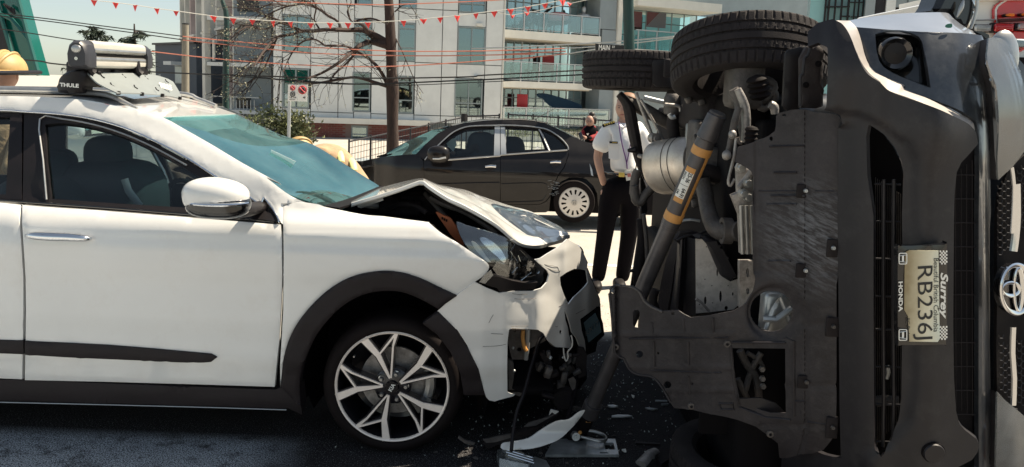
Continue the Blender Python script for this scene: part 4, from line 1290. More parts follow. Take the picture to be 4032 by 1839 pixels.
# --- cladding
panel('wheel_arch_trim', arch_out + arch_in[::-1] + q('Z5', (1400, 900), (1312, 803)), side(-.018), M['clad'], W, th=.05, step=12, roll=.008)
panel('side_sill', q('Z5', (-500, 752), (0, 770), (108, 773), (1285, 817), (1310, 806), (1400, 806), (1412, 935), (1350, 905), (500, 880), (0, 868), (-500, 856)), side(-.006), M['clad'], W, th=.08, step=30, roll=.008)
tube('sill_seam', [SP('Z5', x, y, -.004) for x, y in ((-400, 860), (0, 872), (500, 884), (1000, 897), (1340, 908))], .0025, M['galv'], W, 6)
t = [(112, 590), (300, 598), (500, 608), (700, 624), (900, 642), (985, 650), (1012, 665), (985, 686), (900, 688), (700, 681), (500, 673), (300, 664), (112, 652)]
panel('door_strip', q('Z5', *t), side(-.014), M['clad'], W, th=.02, step=20, roll=.006)
panel('door_strip', q('Z5', (-400, 565), (0, 585), (104, 588), (106, 650), (0, 646), (-400, 632)), side(-.014), M['clad'], W, th=.02, step=24, roll=.006)
# wheel well (deep dark bowl behind the wheel)
wc = P(*q('Z6', (528, 800))[0], 3.42)
V, Fc = lathe_vf([(.47, -.02), (.46, .12), (.44, .5), (.2, .55), (0.001, .56)], 40)
V = place(V, wc + Vector((0, .0, .03)), (0, 1, 0))
Fc = [f for f in Fc if sum(V[i].z for i in f) / len(f) > .17]
mesh_obj('wheel_well', V, Fc, M['bay'], W)

# --- front wheel
WC = P(*q('Z6', (528, 800))[0], 3.36)
K = 3.36 / F_PX / 1.18833                       # metres per measured unit at the wheel face
WH = None
def wx(x, y, dep=0.0):                           # wheel-plane point (x right, y up, dep inward)
    return WC + Vector((x * K, dep, y * K))
RT, RR = 349 * K, 277 * K
prof = [(RR * .99, .20), (RR * 1.03, .215), (RT * .90, .22), (RT * .985, .20), (RT, .17), (RT, .06), (RT * .985, .025), (RT * .95, .004), (RT * .90, -.008), (RR * 1.08, -.010), (RR * 1.03, -.004), (RR * .99, .010)]
V, Fc = lathe_vf(prof, 72)
wheel = mesh_obj('wheel', place(V, WC, (0, 1, 0)), Fc, M['rubber'], W)
WH = wheel
lathe('rim_lip', [(RR * 1.0, .012), (RR * 1.012, -.004), (RR * .995, -.010), (RR * .972, -.006), (RR * .965, .004)], WC, (0, 1, 0), M['alloy'], WH, 96)
lathe('rim_barrel', [(RR * .968, .002), (RR * .93, .03), (RR * .90, .10), (RR * .88, .19), (RR * .60, .21), (.001, .212)], WC, (0, 1, 0), M['alloy_dark'], WH, 64)
lathe('brake_disc', [(.001, .085), (RR * .62, .085), (RR * .62, .10), (.001, .10)], WC, (0, 1, 0), M['steel'], WH, 48)
cal = []
for i in range(9):
    a = R(-38 + i * 8)
    cal.append((math.cos(a) * 178, math.sin(a) * 178))
V, Fc = tube_vf([wx(x, y, .075) for x, y in cal], [.020] + [.032] * 7 + [.020], 8, .9)
mesh_obj('brake_caliper', V, Fc, M['satin'], WH)
def rot(p, a):
    c, s = math.cos(a), math.sin(a)
    return (p[0] * c - p[1] * s, p[0] * s + p[1] * c)
def bar2d(p, qq, w0, w1):
    dx, dy = qq[0] - p[0], qq[1] - p[1]
    L = math.hypot(dx, dy); nx, ny = -dy / L, dx / L
    return [(p[0] + nx * w0, p[1] + ny * w0), (qq[0] + nx * w1, qq[1] + ny * w1), (qq[0] - nx * w1, qq[1] - ny * w1), (p[0] - nx * w0, p[1] - ny * w0)]
def slab2d(poly, d0, d1, shrink=0.0):
    V, n = [], len(poly)
    for x, y in poly: V.append(wx(x, y, d0))
    for x, y in poly: V.append(wx(x, y, d1))
    return V, [tuple(range(n))] + [tuple(range(n, 2 * n))[::-1]] + [(i, n + i, n + (i + 1) % n, (i + 1) % n) for i in range(n)]
for k in range(5):
    a = R(-72 * k)
    bars = [((-12, 44), (-70, 158), 5, 13), ((-70, 158), (-143, 238), 13, 19), ((-6, 46), (1, 205), 4.0, 4.5), ((1, 205), (17, 274), 4.5, 8), ((-70, 156), (12, 268), 4, 5)]
    face = join_vf(*[slab2d([rot(p, a) for p in bar2d(b[0], b[1], b[2], b[3])], -.004 - .0006 * j, .006) for j, b in enumerate(bars)])
    sp = mesh_obj('spoke', face[0], face[1], M['alloy'], WH, False)
    body = join_vf(*[slab2d([rot(p, a) for p in bar2d(b[0], b[1], b[2] + 7, b[3] + 7)], .003 + .0005 * j, .045) for j, b in enumerate(bars)])
    mesh_obj('spoke_body', body[0], body[1], M['alloy_dark'], WH, False)
    na = R(2.5 + 72 * k)
    c = (66 * math.cos(na), 66 * math.sin(na))
    lathe('lug_nut', [(.001, -.016), (.007, -.016), (.0095, -.012), (.0095, .0), (.0155, .002), (.0165, .010)], wx(*c, .006), (0, 1, 0), M['satin'], WH, 12)
    lathe('nut_recess', [(.022, -.002), (.021, .012), (.001, .012)], wx(*c, .004), (0, 1, 0), M['alloy_dark'], WH, 16)
lathe('hub', [(.001, .0), (.070, .002), (.088, .012), (.090, .05)], wx(0, 0, .002), (0, 1, 0), M['alloy_dark'], WH, 32)
lathe('centre_cap', [(.001, -.012), (.029, -.011), (.032, -.006), (.033, .004)], wx(0, 0, 0), (0, 1, 0), M['gloss'], WH, 32)
ca, sa = math.cos(R(62)), math.sin(R(62))
text('cap_lettering', 'KIA', .026, wx(1, 1, -.0135), (ca, 0, sa), (-sa, 0, ca), M['white'], WH, bold=.0006)
lathe('valve', [(.001, -.01), (.004, -.01), (.004, .01)], wx(-186, 150, -.004), (0, 1, 0), M['satin'], WH, 8)

# --- greenhouse
trim_line = cr(q('Z1', (-400, 566), (0, 566), (120, 573), (320, 587), (480, 612), (640, 657), (800, 727), (960, 812), (1100, 902), (1250, 992), (1340, 1052)), 3) + cr(q('Z2', (50, 1015), (98, 1078), (132, 1142)), 3)
roof_edge = cr(q('Z1', (-400, 492), (0, 494), (200, 498), (400, 512), (560, 540), (700, 568), (835, 604), (960, 672), (1100, 752), (1250, 842), (1436, 942)), 3) + cr(q('Z2', (60, 912), (160, 990), (250, 1037), (355, 1060)), 3)
panel('roof_side_frame', trim_line + q('D', (712, 566), (712, 516), (748, 507), (800, 514)) + roof_edge[::-1], S0, M['paint'], W, th=.03, step=18, roll=.006)
tube('window_trim', [P(x, y, S0(x, y) - .006) for x, y in trim_line], .0055, M['chrome'], W, 8)
belt = q('D', (-230, 492), (0, 504), (100, 511), (300, 525), (500, 541), (690, 557))
tube('belt_trim', [P(x, y, S0(x, y) + .004) for x, y in belt], .006, M['gloss'], W, 8)
gl_front = cr(q('Z1', (205, 610), (320, 612), (480, 640), (640, 690), (800, 762), (960, 850)), 3) + q('Z1', (1060, 905), (1150, 965), (1010, 1086), (600, 1056), (240, 1026), (222, 820))
opening = cr(q('Z1', (232, 640), (330, 632), (480, 655), (640, 705), (770, 765), (900, 835)), 3) + q('Z1', (1010, 900), (1120, 960), (1000, 1070), (600, 1046), (262, 1022), (240, 830))
frame_out = [p for p in trim_line if p[0] > q('Z1', (120, 0))[0][0]]
fo = q('Z1', (124, 576)) + [(x - 1, y + 8) for x, y in frame_out] + q('D', (698, 556), (500, 541), (300, 525), (100, 511), (57, 507))
panel('window_frame', fo, side(.016), M['black'], W, th=.035, holes=[opening], step=18)
panel('quarter_frame', q('Z1', (-400, 578), (112, 582), (112, 1028), (-400, 1000)), side(.016), M['black'], W, th=.03, step=30, holes=[q('Z1', (-300, 600), (52, 600), (30, 1000), (-300, 985))])
panel('side_window', opening, side(.030), G1, W, th=.004, step=30)
panel('side_window', q('Z1', (-300, 600), (52, 600), (30, 1000), (-300, 985)), side(.030), G1, W, th=.004, step=40)
tube('window_seal', [P(x, y, side(.008)(x, y)) for x, y in cr(q('Z1', (240, 1026), (222, 820), (205, 612), (320, 612), (480, 640), (640, 690), (800, 762), (960, 850)), 3)], .004, M['satin'], W, 6)
# roof and windscreen
DN, DF = 3.64, 4.85
near_r = q('Z1', (-500, 498, DN), (0, 500, DN), (300, 508, DN), (560, 543, DN - .01), (700, 570, DN - .03), (833, 603, DN - .05))
mid_r = q('Z1', (-500, 455, 4.2), (0, 470, 4.2), (300, 478, 4.2), (600, 497, 4.2), (860, 545, 4.15), (1030, 590, 4.1))
far_r = q('Z1', (-500, 462, DF), (0, 464, DF), (300, 466, DF), (800, 480, DF), (1000, 515, DF), (1215, 586, DF - .1))
roof = patch('roof', [near_r, mid_r, far_r], M['paint'], W, nu=30, nv=8, th=.02)
rows = [q('Z1', (833, 604, 3.59), (960, 590, 3.95), (1100, 585, 4.4), (1215, 588, 4.75))]
a = q('Z1', (1100, 752, 3.53), (1436, 690, 4.72)); b = q('Z2', (60, 912, 3.49), (300, 742, 4.70)); c = q('Z2', (160, 990, 3.47), (480, 852, 4.68)); d_ = q('Z2', (358, 1060, 3.46), (648, 958, 4.64))
def mid3(r, lift):
    p, s = r
    return [p, ((p[0] + s[0]) / 2, (p[1] + s[1]) / 2 + lift, (p[2] + s[2]) / 2 - .02), s]
ws = [rows[0], mid3(a, -10), mid3(b, -6), mid3(c, 0), mid3(d_, 6)]
patch('windscreen', ws, G2, W, nu=20, nv=6, th=.005)
patch('windscreen_border', [[ws[i][-1] for i in range(5)], [(ws[i][-1][0] - 44, ws[i][-1][1] + 26, ws[i][-1][2] - .20) for i in range(5)]], M['gloss'], W, nu=20, nv=2, th=.003)
panel('windscreen_paper', q('Z2', (88, 770), (130, 790), (215, 830), (175, 890), (95, 862), (80, 845)), lambda x, y: 4.02, M['paint'], W, th=.004, step=30)
patch('cowl', [[(p[0], p[1] - 2, p[2] + .004) for p in ws[4]], [(p[0] + 60, p[1] + 6, p[2] + .01) for p in ws[4]]], M['bay'], W, nu=12, nv=2, th=.01)
# cabin: far side, floor, dashboard, seats
far_side = q('Z1', (-500, 470), (800, 486), (1000, 530), (1215, 595), (1436, 700)) + q('Z2', (300, 752), (640, 962), (700, 1300)) + q('Z1', (-500, 1600))
fo1 = q('Z1', (1010, 815), (1150, 905), (1160, 945), (890, 945), (800, 715), (850, 740))
fo2 = q('Z1', (-300, 640), (250, 640), (250, 900), (-300, 900))
fo3 = q('Z1', (330, 640), (640, 665), (760, 705), (840, 900), (330, 905))
panel('far_side_panel', far_side, 4.92, M['bay'], W, th=.04, holes=[fo1, fo3, fo2], step=40)
panel('far_side_window', fo3, 4.93, G1, W, th=.004, step=60)
panel('far_side_window', fo1, 4.93, G1, W, th=.004, step=60)
tube('far_pillar_trim', [Q('Z1', x, y, 4.88) for x, y in ((735, 700), (790, 790), (840, 880), (870, 960), (872, 1060))], [.016, .018, .02, .02, .02], M['satin'], W, 8, .5)
patch('dashboard', [q('Z1', (960, 960, 3.6), (960, 965, 4.85)), q('Z1', (1200, 1000, 3.6), (1150, 990, 4.85)), q('Z2', (300, 1040, 3.6), (560, 1000, 4.85))], M['bay'], W, nu=8, nv=4, th=.04)
patch('cabin_floor', [q('Z1', (-500, 1130, 3.45), (1436, 1200, 3.45)), q('Z1', (-500, 1130, 4.9), (1436, 1180, 4.9))], M['bay'], W, nu=4, nv=2, th=.02)
patch('headliner', [q('Z1', (-500, 560, 3.66), (800, 640, 3.66)), q('Z1', (-500, 540, 4.86), (1000, 600, 4.86))], M['seat'], W, nu=6, nv=2, th=.01)
def seat(px, d, s=1.0, name='seat'):
    hx, hy = px
    def o(x, y): return Q('Z1', hx + x * s, hy + y * s, d)
    b = blob(name, o(30, 330), (.25, .25, .33), M['seat'], W, power=.55, nu=20, nv=14)
    blob('headrest', Q('Z1', hx, hy, d), (.105, .12, .105), M['seat'], b, power=.7, nu=20, nv=12)
    tube('headrest_post', [o(-40, 60), o(-40, 160)], .006, M['satin'], b, 6)
    tube('headrest_post', [o(45, 60), o(45, 160)], .006, M['satin'], b, 6)
seat((558, 795), 4.0)
seat((290, 850), 4.55, .9)
seat((250, 880), 3.85, 1.0)
tube('seat_belt', [Q('Z1', x, y, 3.72) for x, y in ((640, 920), (660, 980), (720, 1060))], .02, M['galv'], W, 6, .15)
tube('steering_wheel', [Q('Z1', 930 + 75 * math.cos(t * math.pi / 8), 1010 + 85 * math.sin(t * math.pi / 8), 4.45 + .05 * math.sin(t * math.pi / 8)) for t in range(17)], .014, M['bay'], W, 8)
# roof rail and gutter
tube('roof_rail', [Q('Z1', x, y, d) for x, y, d in ((-400, 462, 3.70), (0, 462, 3.70), (300, 468, 3.70), (450, 474, 3.69), (560, 490, 3.67), (650, 530, 3.64), (705, 556, 3.62))], [.019, .019, .018, .017, .016, .012, .006], M['satin'], W, 10, .8, sm=4)
tube('roof_rail', [Q('Z1', x, y, d) for x, y, d in ((-400, 452, 4.72), (300, 456, 4.72), (900, 478, 4.72), (1020, 510, 4.72), (1110, 545, 4.70))], .017, M['satin'], W, 8, .8, sm=4)
patch('sunroof', [q('Z1', (-200, 478, 3.9), (500, 492, 3.95), (690, 520, 4.0)), q('Z1', (-200, 461, 4.6), (600, 478, 4.6), (890, 500, 4.6))], M['gloss'], W, nu=16, nv=4, th=.004, relief=lambda v: Vector((0, 0, .012)))

# --- mirror
def mfn(x, y, z):
    return x * (1.0 + .06 * z) , y, z * (1 - .18 * (x > 0) * x)
mc = Q('Z1', 1110, 1012, 3.10)
ux = (Q('Z1', 1280, 1030, 3.10) - Q('Z1', 946, 1020, 3.10)); rx = ux.length / 2
mr = blob('mirror', mc, (rx, .085, .083), M['paint'], W, power=.82, fn=mfn, nu=32, nv=20)
blob('mirror_base_cover', mc + Vector((.012, -.003, -.033)), (rx * .985, .084, .058), M['gloss'], mr, power=.8, nu=32, nv=16)
tube('mirror_signal', [Q('Z1', x, y, d) for x, y, d in ((948, 1042, 3.06), (1000, 1050, 3.022), (1100, 1055, 3.008), (1200, 1052, 3.02), (1278, 1044, 3.06))], [.004, .007, .009, .009, .005], M['chrome'], mr, 8, .9, sm=3)
tube('mirror_arm', [Q('Z1', x, y, d) for x, y, d in ((1200, 1085, 3.14), (1270, 1078, 3.22), (1345, 1062, 3.40))], [.045, .040, .034], M['black'], mr, 12, .8)
panel('mirror_sail', q('Z1', (1160, 960), (1330, 1050), (1425, 1138), (1180, 1118), (1040, 1085)), side(-.002), M['black'], W, th=.02, step=24)

# --- door handle
panel('handle_cup', cr(q('Z5', (215, 95), (250, 62), (330, 52), (400, 72), (425, 105), (390, 140), (300, 155), (240, 140)), 3, True), side(.003), M['paint'], W, th=.004, step=18)
hd = tube('door_handle', [SP('Z5', x, y, o) for x, y, o in ((130, 92, -.012), (160, 93, -.034), (230, 97, -.042), (320, 100, -.040), (390, 105, -.030), (428, 108, -.010))], [.014, .023, .025, .023, .019, .008], M['chrome'], W, 14, .8, sm=5)
rbox('handle_keyhole', SP('Z5', 203, 92, -.060), (.016, .004, .010), M['gloss'], hd, .002)

# --- roof rack foot, ski carrier, fairing (clamped to the car, lift-off things of their own)
RK = thing('roof_rack', 'black roof rack foot and grey wind fairing clamped on the white crossover roof', 'roof rack', tuple(Q('Z1', 360, 478, 3.72)))
foot = cr(q('Z1', (285, 470), (288, 420), (300, 395), (335, 368), (380, 360), (430, 366), (442, 390), (440, 440), (420, 450), (415, 478), (360, 483), (310, 478)), 3, True)
panel('rack_foot', foot, lambda x, y: 3.60 + .00004 * (x - 280) ** 2 * .3, M['black'], RK, th=.11, step=12, roll=.02)
text('foot_lettering', 'THULE', .024, Q('Z1', 356, 439, 3.585), (1, 0, -.03), (0, 0, 1), M['white'], RK, bold=.001, xs=1.25)
tube('cross_bar', [Q('Z1', 395, 378, 3.68), Q('Z1', 660, 372, 4.72)], .022, M['black'], RK, 10, .6)
tube('cross_bar', [Q('Z1', -330, 380, 3.68), Q('Z1', 200, 372, 4.72)], .022, M['black'], RK, 10, .6)
fr = patch('fairing', [q('Z1', (447, 370, 3.66), (600, 374, 3.95), (760, 380, 4.3), (850, 400, 4.55), (890, 420, 4.62)),
                       q('Z1', (500, 425, 3.62), (640, 430, 3.9), (780, 437, 4.2), (880, 450, 4.5), (918, 465, 4.60)),
                       q('Z1', (600, 476, 3.60), (690, 478, 3.8), (790, 484, 4.1), (880, 494, 4.4), (936, 507, 4.58))], mat('grey_fairing_plastic', (.20, .22, .22), .45, var=.06), RK, nu=24, nv=6, th=.006)
for x, y, d in ((530, 392, 3.78), (640, 392, 4.02), (755, 400, 4.26), (580, 437, 3.76), (700, 448, 3.98), (810, 460, 4.2), (860, 418, 4.5)):
    c = Q('Z1', x, y, d - .03)
    tube('fairing_slot', [c + Vector((-.012, 0, .012)), c + Vector((-.006, 0, 0)), c + Vector((.008, 0, -.008))], .003, M['black'], RK, 6)
for x, y, d in ((608, 478, 3.64), (730, 484, 3.92), (835, 490, 4.23), (925, 505, 4.53)):
    rbox('fairing_clip', Q('Z1', x, y, d), (.02, .015, .02), M['black'], RK, .004)
for x, y, d in ((470, 372, 3.75), (555, 368, 3.95), (640, 376, 4.15)):
    rbox('fairing_clamp', Q('Z1', x, y, d), (.09, .03, .022), M['black'], RK, .008)
e1, e2 = Q('Z1', 835, 440, 4.33), Q('Z1', 893, 452, 4.45)
text('fairing_lettering', 'THULE', .042, (e1 + e2) / 2 + Vector((0, -.03, 0)), e2 - e1, Vector((-.25, .25, .9)), M['white'], RK, bold=.002)

SK = thing('ski_carrier', 'silver and black ski clamp carrier mounted on top of the roof rack', 'ski carrier', tuple(Q('Z1', 400, 350, 3.7)))
ax_a, ax_b = Q('Z1', 440, 279, 3.66), Q('Z1', 712, 293, 4.25)
L = (ax_b - ax_a); ld, ls, lu = frame_axes(L)
def bar_prof(h0, h1, w, bulge):
    return [(-w, h0), (-w * 1.1, h0 + (h1 - h0) * .25), (-w * 1.2, (h0 + h1) / 2), (-w, h1), (w, h1), (w * 1.2, (h0 + h1) / 2), (w, h0)]
def extr(prof, a, b):
    V = [a + side_v * p[0] + up_v * p[1] for p in prof] + [b + side_v * p[0] + up_v * p[1] for p in prof]
    n = len(prof)
    return V, [tuple(range(n)), tuple(range(n, 2 * n))[::-1]] + [(i, i + n, (i + 1) % n + n, (i + 1) % n) for i in range(n)]
up_v = Vector((0, 0, 1)); side_v = L.normalized().cross(up_v).normalized()
sil = mat('brushed_silver_bar', (.60, .57, .51), .42, metal=.35, var=.1, stretch=(1, 1, 12), vscale=4)
# upper jaw, lower jaw: ridged extrusions
def roundp(cz, hz, wy, n=14, cut=.25):
    out = []
    for i in range(n):
        a = 2 * math.pi * i / n
        out.append((wy * math.copysign(abs(math.cos(a)) ** .7, math.cos(a)), cz + hz * math.copysign(abs(math.sin(a)) ** .7, math.sin(a))))
    return out
for nm, cz, hz, wy in (('upper_jaw', .036, .033, .042), ('lower_jaw', -.036, .031, .042)):
    V, Fc = extr(roundp(cz, hz, wy), ax_a, ax_b)
    j = mesh_obj(nm, V, Fc, sil, SK, True, 30)
    V, Fc = extr(roundp(cz - math.copysign(.014, cz), .016, wy * 1.07), ax_a + L * .01, ax_b - L * .01)
    mesh_obj('jaw_groove_band', V, Fc, M['satin'], j, True, 30)
V, Fc = extr(roundp(0, .008, .034), ax_a, ax_b); mesh_obj('rubber_pad', V, Fc, M['rubber'], SK)
ecm = mat('dark_end_cap', (.030, .030, .036), .42)
Lh = L.normalized()
capp = [(-.050, -.062), (-.052, .0), (-.040, .045), (-.018, .066), (.018, .066), (.040, .045), (.052, .0), (.050, -.062), (.03, -.072), (-.03, -.072)]
for nm, p0, sg_ in (('end_cap', ax_a, -1), ('end_cap', ax_b, 1)):
    rings = []
    for t, k in ((.0, 1.0), (.05, 1.0), (.075, .93), (.088, .78)):
        rings.append([p0 + Lh * (sg_ * t) + side_v * (p[0] * k) + up_v * ((p[1] + .0) * k) for p in capp])
    n = len(capp)
    V = [v for r in rings for v in r]
    Fc = [(a * n + i, a * n + (i + 1) % n, (a + 1) * n + (i + 1) % n, (a + 1) * n + i) for a in range(3) for i in range(n)] + [tuple(range(n)), tuple(range(3 * n, 4 * n))]
    cpo = mesh_obj(nm, V, Fc, ecm, SK, True, 30)
    if sg_ < 0:
        fc_ = p0 - Lh * .088
        blob('release_button', fc_ + up_v * .024, (.024, .008, .020), M['satin'], cpo, ax=(side_v, Lh, up_v), nu=16, nv=10)
        lathe('key_lock', [(.001, -.004), (.008, -.004), (.010, .004)], fc_ - up_v * .022, Lh, M['chrome'], cpo, 14)
for x, y, d in ((462, 345, 3.72), (706, 350, 4.2)):
    tube('mount_bracket', [Q('Z1', x, y - 35, d - .05), Q('Z1', x, y - 5, d - .05), Q('Z1', x + 6, y + 18, d - .05), Q('Z1', x + 20, y + 30, d - .04)], [.012, .016, .016, .02], M['black'], SK, 8, 1.2)
    rbox('mount_block', Q('Z1', x - 25, y + 8, d + .03), (.13, .12, .07), M['black'], SK, .015)
rbox('mount_rail', (Q('Z1', 400, 350, 3.72) + Q('Z1', 700, 370, 4.2)) / 2, (.62, .05, .02), M['black'], SK, .005, ax=(L.normalized(), side_v, up_v))

# --- hood: buckled into a tent
t1 = q('A3', (-40, 838, 4.55), (190, 740, 4.55), (400, 680, 4.5), (590, 640, 4.45), (650, 655, 4.45))
t2 = q('A3', (650, 655, 4.45), (780, 700, 4.5), (1000, 745, 4.6), (1330, 862, 4.65), (1590, 937, 4.6), (1780, 1025, 4.55), (1900, 1092, 4.45), (1970, 1150, 4.3))
n1 = q('A3', (-40, 870, 3.50), (200, 800, 3.46), (400, 735, 3.44), (585, 668, 3.43), (625, 668, 3.43))
n2 = q('A3', (625, 668, 3.43), (700, 725, 3.43), (850, 820, 3.43), (1000, 890, 3.43), (1150, 970, 3.45), (1300, 1065, 3.47)) + q('A5', (740, 425, 3.52), (860, 448, 3.70), (950, 430, 3.95), (1068, 398, 4.25))
def midrow(a, b, t, dy=0, n=9):
    A, B = resample(a, n), resample(b, n)
    return [(x0 + (x1 - x0) * t, y0 + (y1 - y0) * t + dy, d0 + (d1 - d0) * t) for (x0, y0, d0), (x1, y1, d1) in zip(A, B)]
hood = patch('hood', [n2, midrow(n2, t2, .22, -10), midrow(n2, t2, .30, 4), midrow(n2, t2, .6, -7), t2], M['paint'], W, nu=48, nv=8, th=.012, sharp=50,
             relief=lambda v: Vector((0, 0, -.0 + .002 * math.sin(v.x * 31 + v.y * 9) * math.sin(v.y * 14))))
patch('hood_rear_half', [n1, midrow(n1, t1, .5, -3), t1], M['paint'], W, nu=24, nv=8, th=.012)
# folded hem and inner frame under the hood
lip = [(p[0] + 3, p[1] + 16, p[2] + .015) for p in n2[:6]] + [(p[0], p[1] + 12, p[2] + .03) for p in n2[6:]]
patch('hood_hem', [n2, lip], M['paint_in'], W, nu=40, nv=2, th=.006)
lip1 = [(p[0], p[1] + 15, p[2] + .012) for p in n1]
patch('hood_hem', [n1, lip1], M['paint_in'], W, nu=20, nv=2, th=.006)
patch('hood_inner_frame', [[(p[0] + 2, p[1] + 26, p[2] + .09) for p in n2[:7]], [(p[0] + 12, p[1] + 40, p[2] + .5) for p in n2[:7]]], M['under'], W, nu=30, nv=3, th=.01)
patch('hood_hinge', [q('A3', (20, 905, 3.52), (120, 862, 3.5), (250, 825, 3.5)), q('A3', (50, 918, 3.54), (150, 882, 3.52), (255, 845, 3.5))], M['paint_in'], W, nu=8, nv=2, th=.01)

# --- engine bay
bay = q('A3', (-60, 885), (200, 830), (600, 700), (900, 850), (1200, 1010)) + q('A5', (740, 440), (870, 460), (1000, 470), (1200, 600), (1280, 800), (1290, 950), (1250, 1150)) + q('A6', (1010, 300), (1020, 480), (960, 560), (700, 720), (430, 760), (250, 650), (0, 400)) + q('Z6', (850, 560), (760, 420), (560, 340)) + q('D', (860, 640), (820, 560))
panel('bay_shade_backing', bay, lambda x, y: 3.95 + .35 * lerp_tab([(1600, 0), (2200, .3), (2350, 1)], x), M['bay'], W, th=.05, step=60)  # black sheet standing in for the shade inside the bay
patch('inner_fender', [[(p[0], p[1] + 3, S0(*p[:2]) + .02) for p in q('A3', (40, 978), (480, 1025), (700, 1055))] + [(p[0] , p[1] + 3, S0(*p[:2]) + .02) for p in q('A5', (235, 372), (470, 522))],
                       [(p[0], p[1] - 14, 3.75) for p in q('A3', (40, 978), (480, 1025), (700, 1055))] + [(p[0], p[1] - 10, 3.75) for p in q('A5', (235, 372), (470, 522))]], M['bay'], W, nu=20, nv=3, th=.01)
blob('brake_reservoir', Q('A3', 215, 880, 3.85), (.075, .06, .022), M['plategrey'], W, power=.6, nu=18, nv=10)
rbox('air_box', Q('A3', 430, 900, 3.8), (.22, .16, .08), M['under'], W, .02)
rbox('engine_cover', Q('A3', 640, 860, 3.9), (.25, .2, .10), M['under'], W, .02)
tube('engine_hose', [Q('A3', x, y, d) for x, y, d in ((300, 930, 3.7), (420, 880, 3.65), (560, 900, 3.62), (660, 960, 3.6))], .014, M['under'], W, 8, sm=4)
tube('engine_hose', [Q('A3', x, y, d) for x, y, d in ((640, 780, 3.7), (720, 870, 3.66), (800, 960, 3.62), (900, 1060, 3.6))], .012, M['cast'], W, 8, sm=4)
tube('hood_seal', [Q('A3', x, y, d) for x, y, d in ((690, 820, 3.62), (830, 890, 3.6), (1000, 950, 3.58), (1180, 1060, 3.56), (1300, 1150, 3.55))], .012, M['cast'], W, 8, sm=3)
panel('fender_liner_edge', cr(q('A5', (195, 228), (250, 250), (292, 268), (320, 310), (345, 360), (382, 448), (360, 440), (300, 385), (262, 330)), 3, True), lambda x, y: 3.52, M['orange'], W, th=.02, step=14)
for x, y in ((238, 268), (252, 276), (266, 283)): rbox('liner_hole', Q('A5', x, y, 3.515), (.008, .006, .012), M['bay'], W, .002)

# --- headlamp
hs = cr(q('A5', (330, 285), (400, 312), (520, 345), (640, 385), (750, 455), (850, 550), (918, 612), (905, 680), (850, 735), (760, 748), (690, 742), (610, 700), (560, 640), (470, 540), (400, 460), (350, 370)), 3, True)
HF = lambda o: (lambda x, y: S0(x, y) + o)
HL = panel('headlamp', hs, HF(.10), M['gloss'], W, th=.02, step=16)
panel('headlamp_chrome', cr(q('A5', (485, 405), (520, 395), (580, 430), (630, 480), (660, 540), (640, 560), (600, 520), (540, 470)), 3, True), HF(.07), M['chrome'], HL, th=.01, step=14)
panel('headlamp_chrome', cr(q('A5', (430, 420), (470, 440), (530, 520), (560, 560), (520, 540), (460, 480)), 3, True), HF(.075), M['satin'], HL, th=.01, step=14)
panel('reflector', cr(q('A5', (680, 560), (720, 540), (770, 580), (800, 620), (760, 640), (700, 640)), 3, True), HF(.06), M['chrome'], HL, th=.01, step=12)
blob('projector_lens', Q('A5', 655, 500, 3.46), (.032, .03, .035), G3, HL, nu=16, nv=12)
lathe('projector_ring', [(.034, -.012), (.040, -.012), (.042, .02), (.034, .02)], Q('A5', 655, 500, 3.47), (-.3, 1, 0), M['chrome'], HL, 24, True)
rbox('lamp_divider', Q('A5', 735, 490, 3.49), (.07, .01, .008), M['black'], HL, .003)
panel('lens_cover', cr(q('A5', (335, 292), (400, 314), (520, 347), (640, 390), (720, 440), (690, 485), (740, 560), (680, 575), (600, 560), (540, 560), (470, 530), (400, 455), (352, 368)), 2, True), HF(.012), G3, HL, th=.004, step=18)
panel('lens_shard', q('A5', (690, 490), (755, 478), (870, 590), (885, 620), (870, 635), (800, 615), (795, 590), (750, 555)), HF(.02), G3, HL, th=.004, step=20)
panel('lens_shard', q('A5', (570, 600), (600, 550), (680, 580), (700, 640), (828, 628), (760, 680), (700, 670), (600, 640)), HF(-.01), G3, HL, th=.004, step=20)
panel('lens_shard', q('A5', (482, 690), (520, 640), (560, 610), (575, 645), (520, 700)), HF(-.012), G4, HL, th=.004, step=20)
panel('headlamp_housing', q('A5', (540, 655), (600, 650), (700, 680), (800, 700), (870, 690), (850, 735), (700, 745), (690, 775), (660, 788), (620, 760), (600, 730), (545, 715), (510, 700)), HF(.0), M['black'], HL, th=.03, step=20)
lathe('bulb_socket', [(.001, -.02), (.010, -.02), (.012, 0), (.018, .002), (.018, .02)], Q('A5', 592, 702, 3.36), (-.2, 1, 0), M['satin'], HL, 14)
r_ = random.Random(3)
for k in range(9):
    c = Q('A5', r_.uniform(430, 800), r_.uniform(400, 640), 3.42)
    tube('lens_crack', [c, c + Vector((r_.uniform(-.04, .04), .002, r_.uniform(-.04, .04)))], .0012, M['white'], HL, 4)

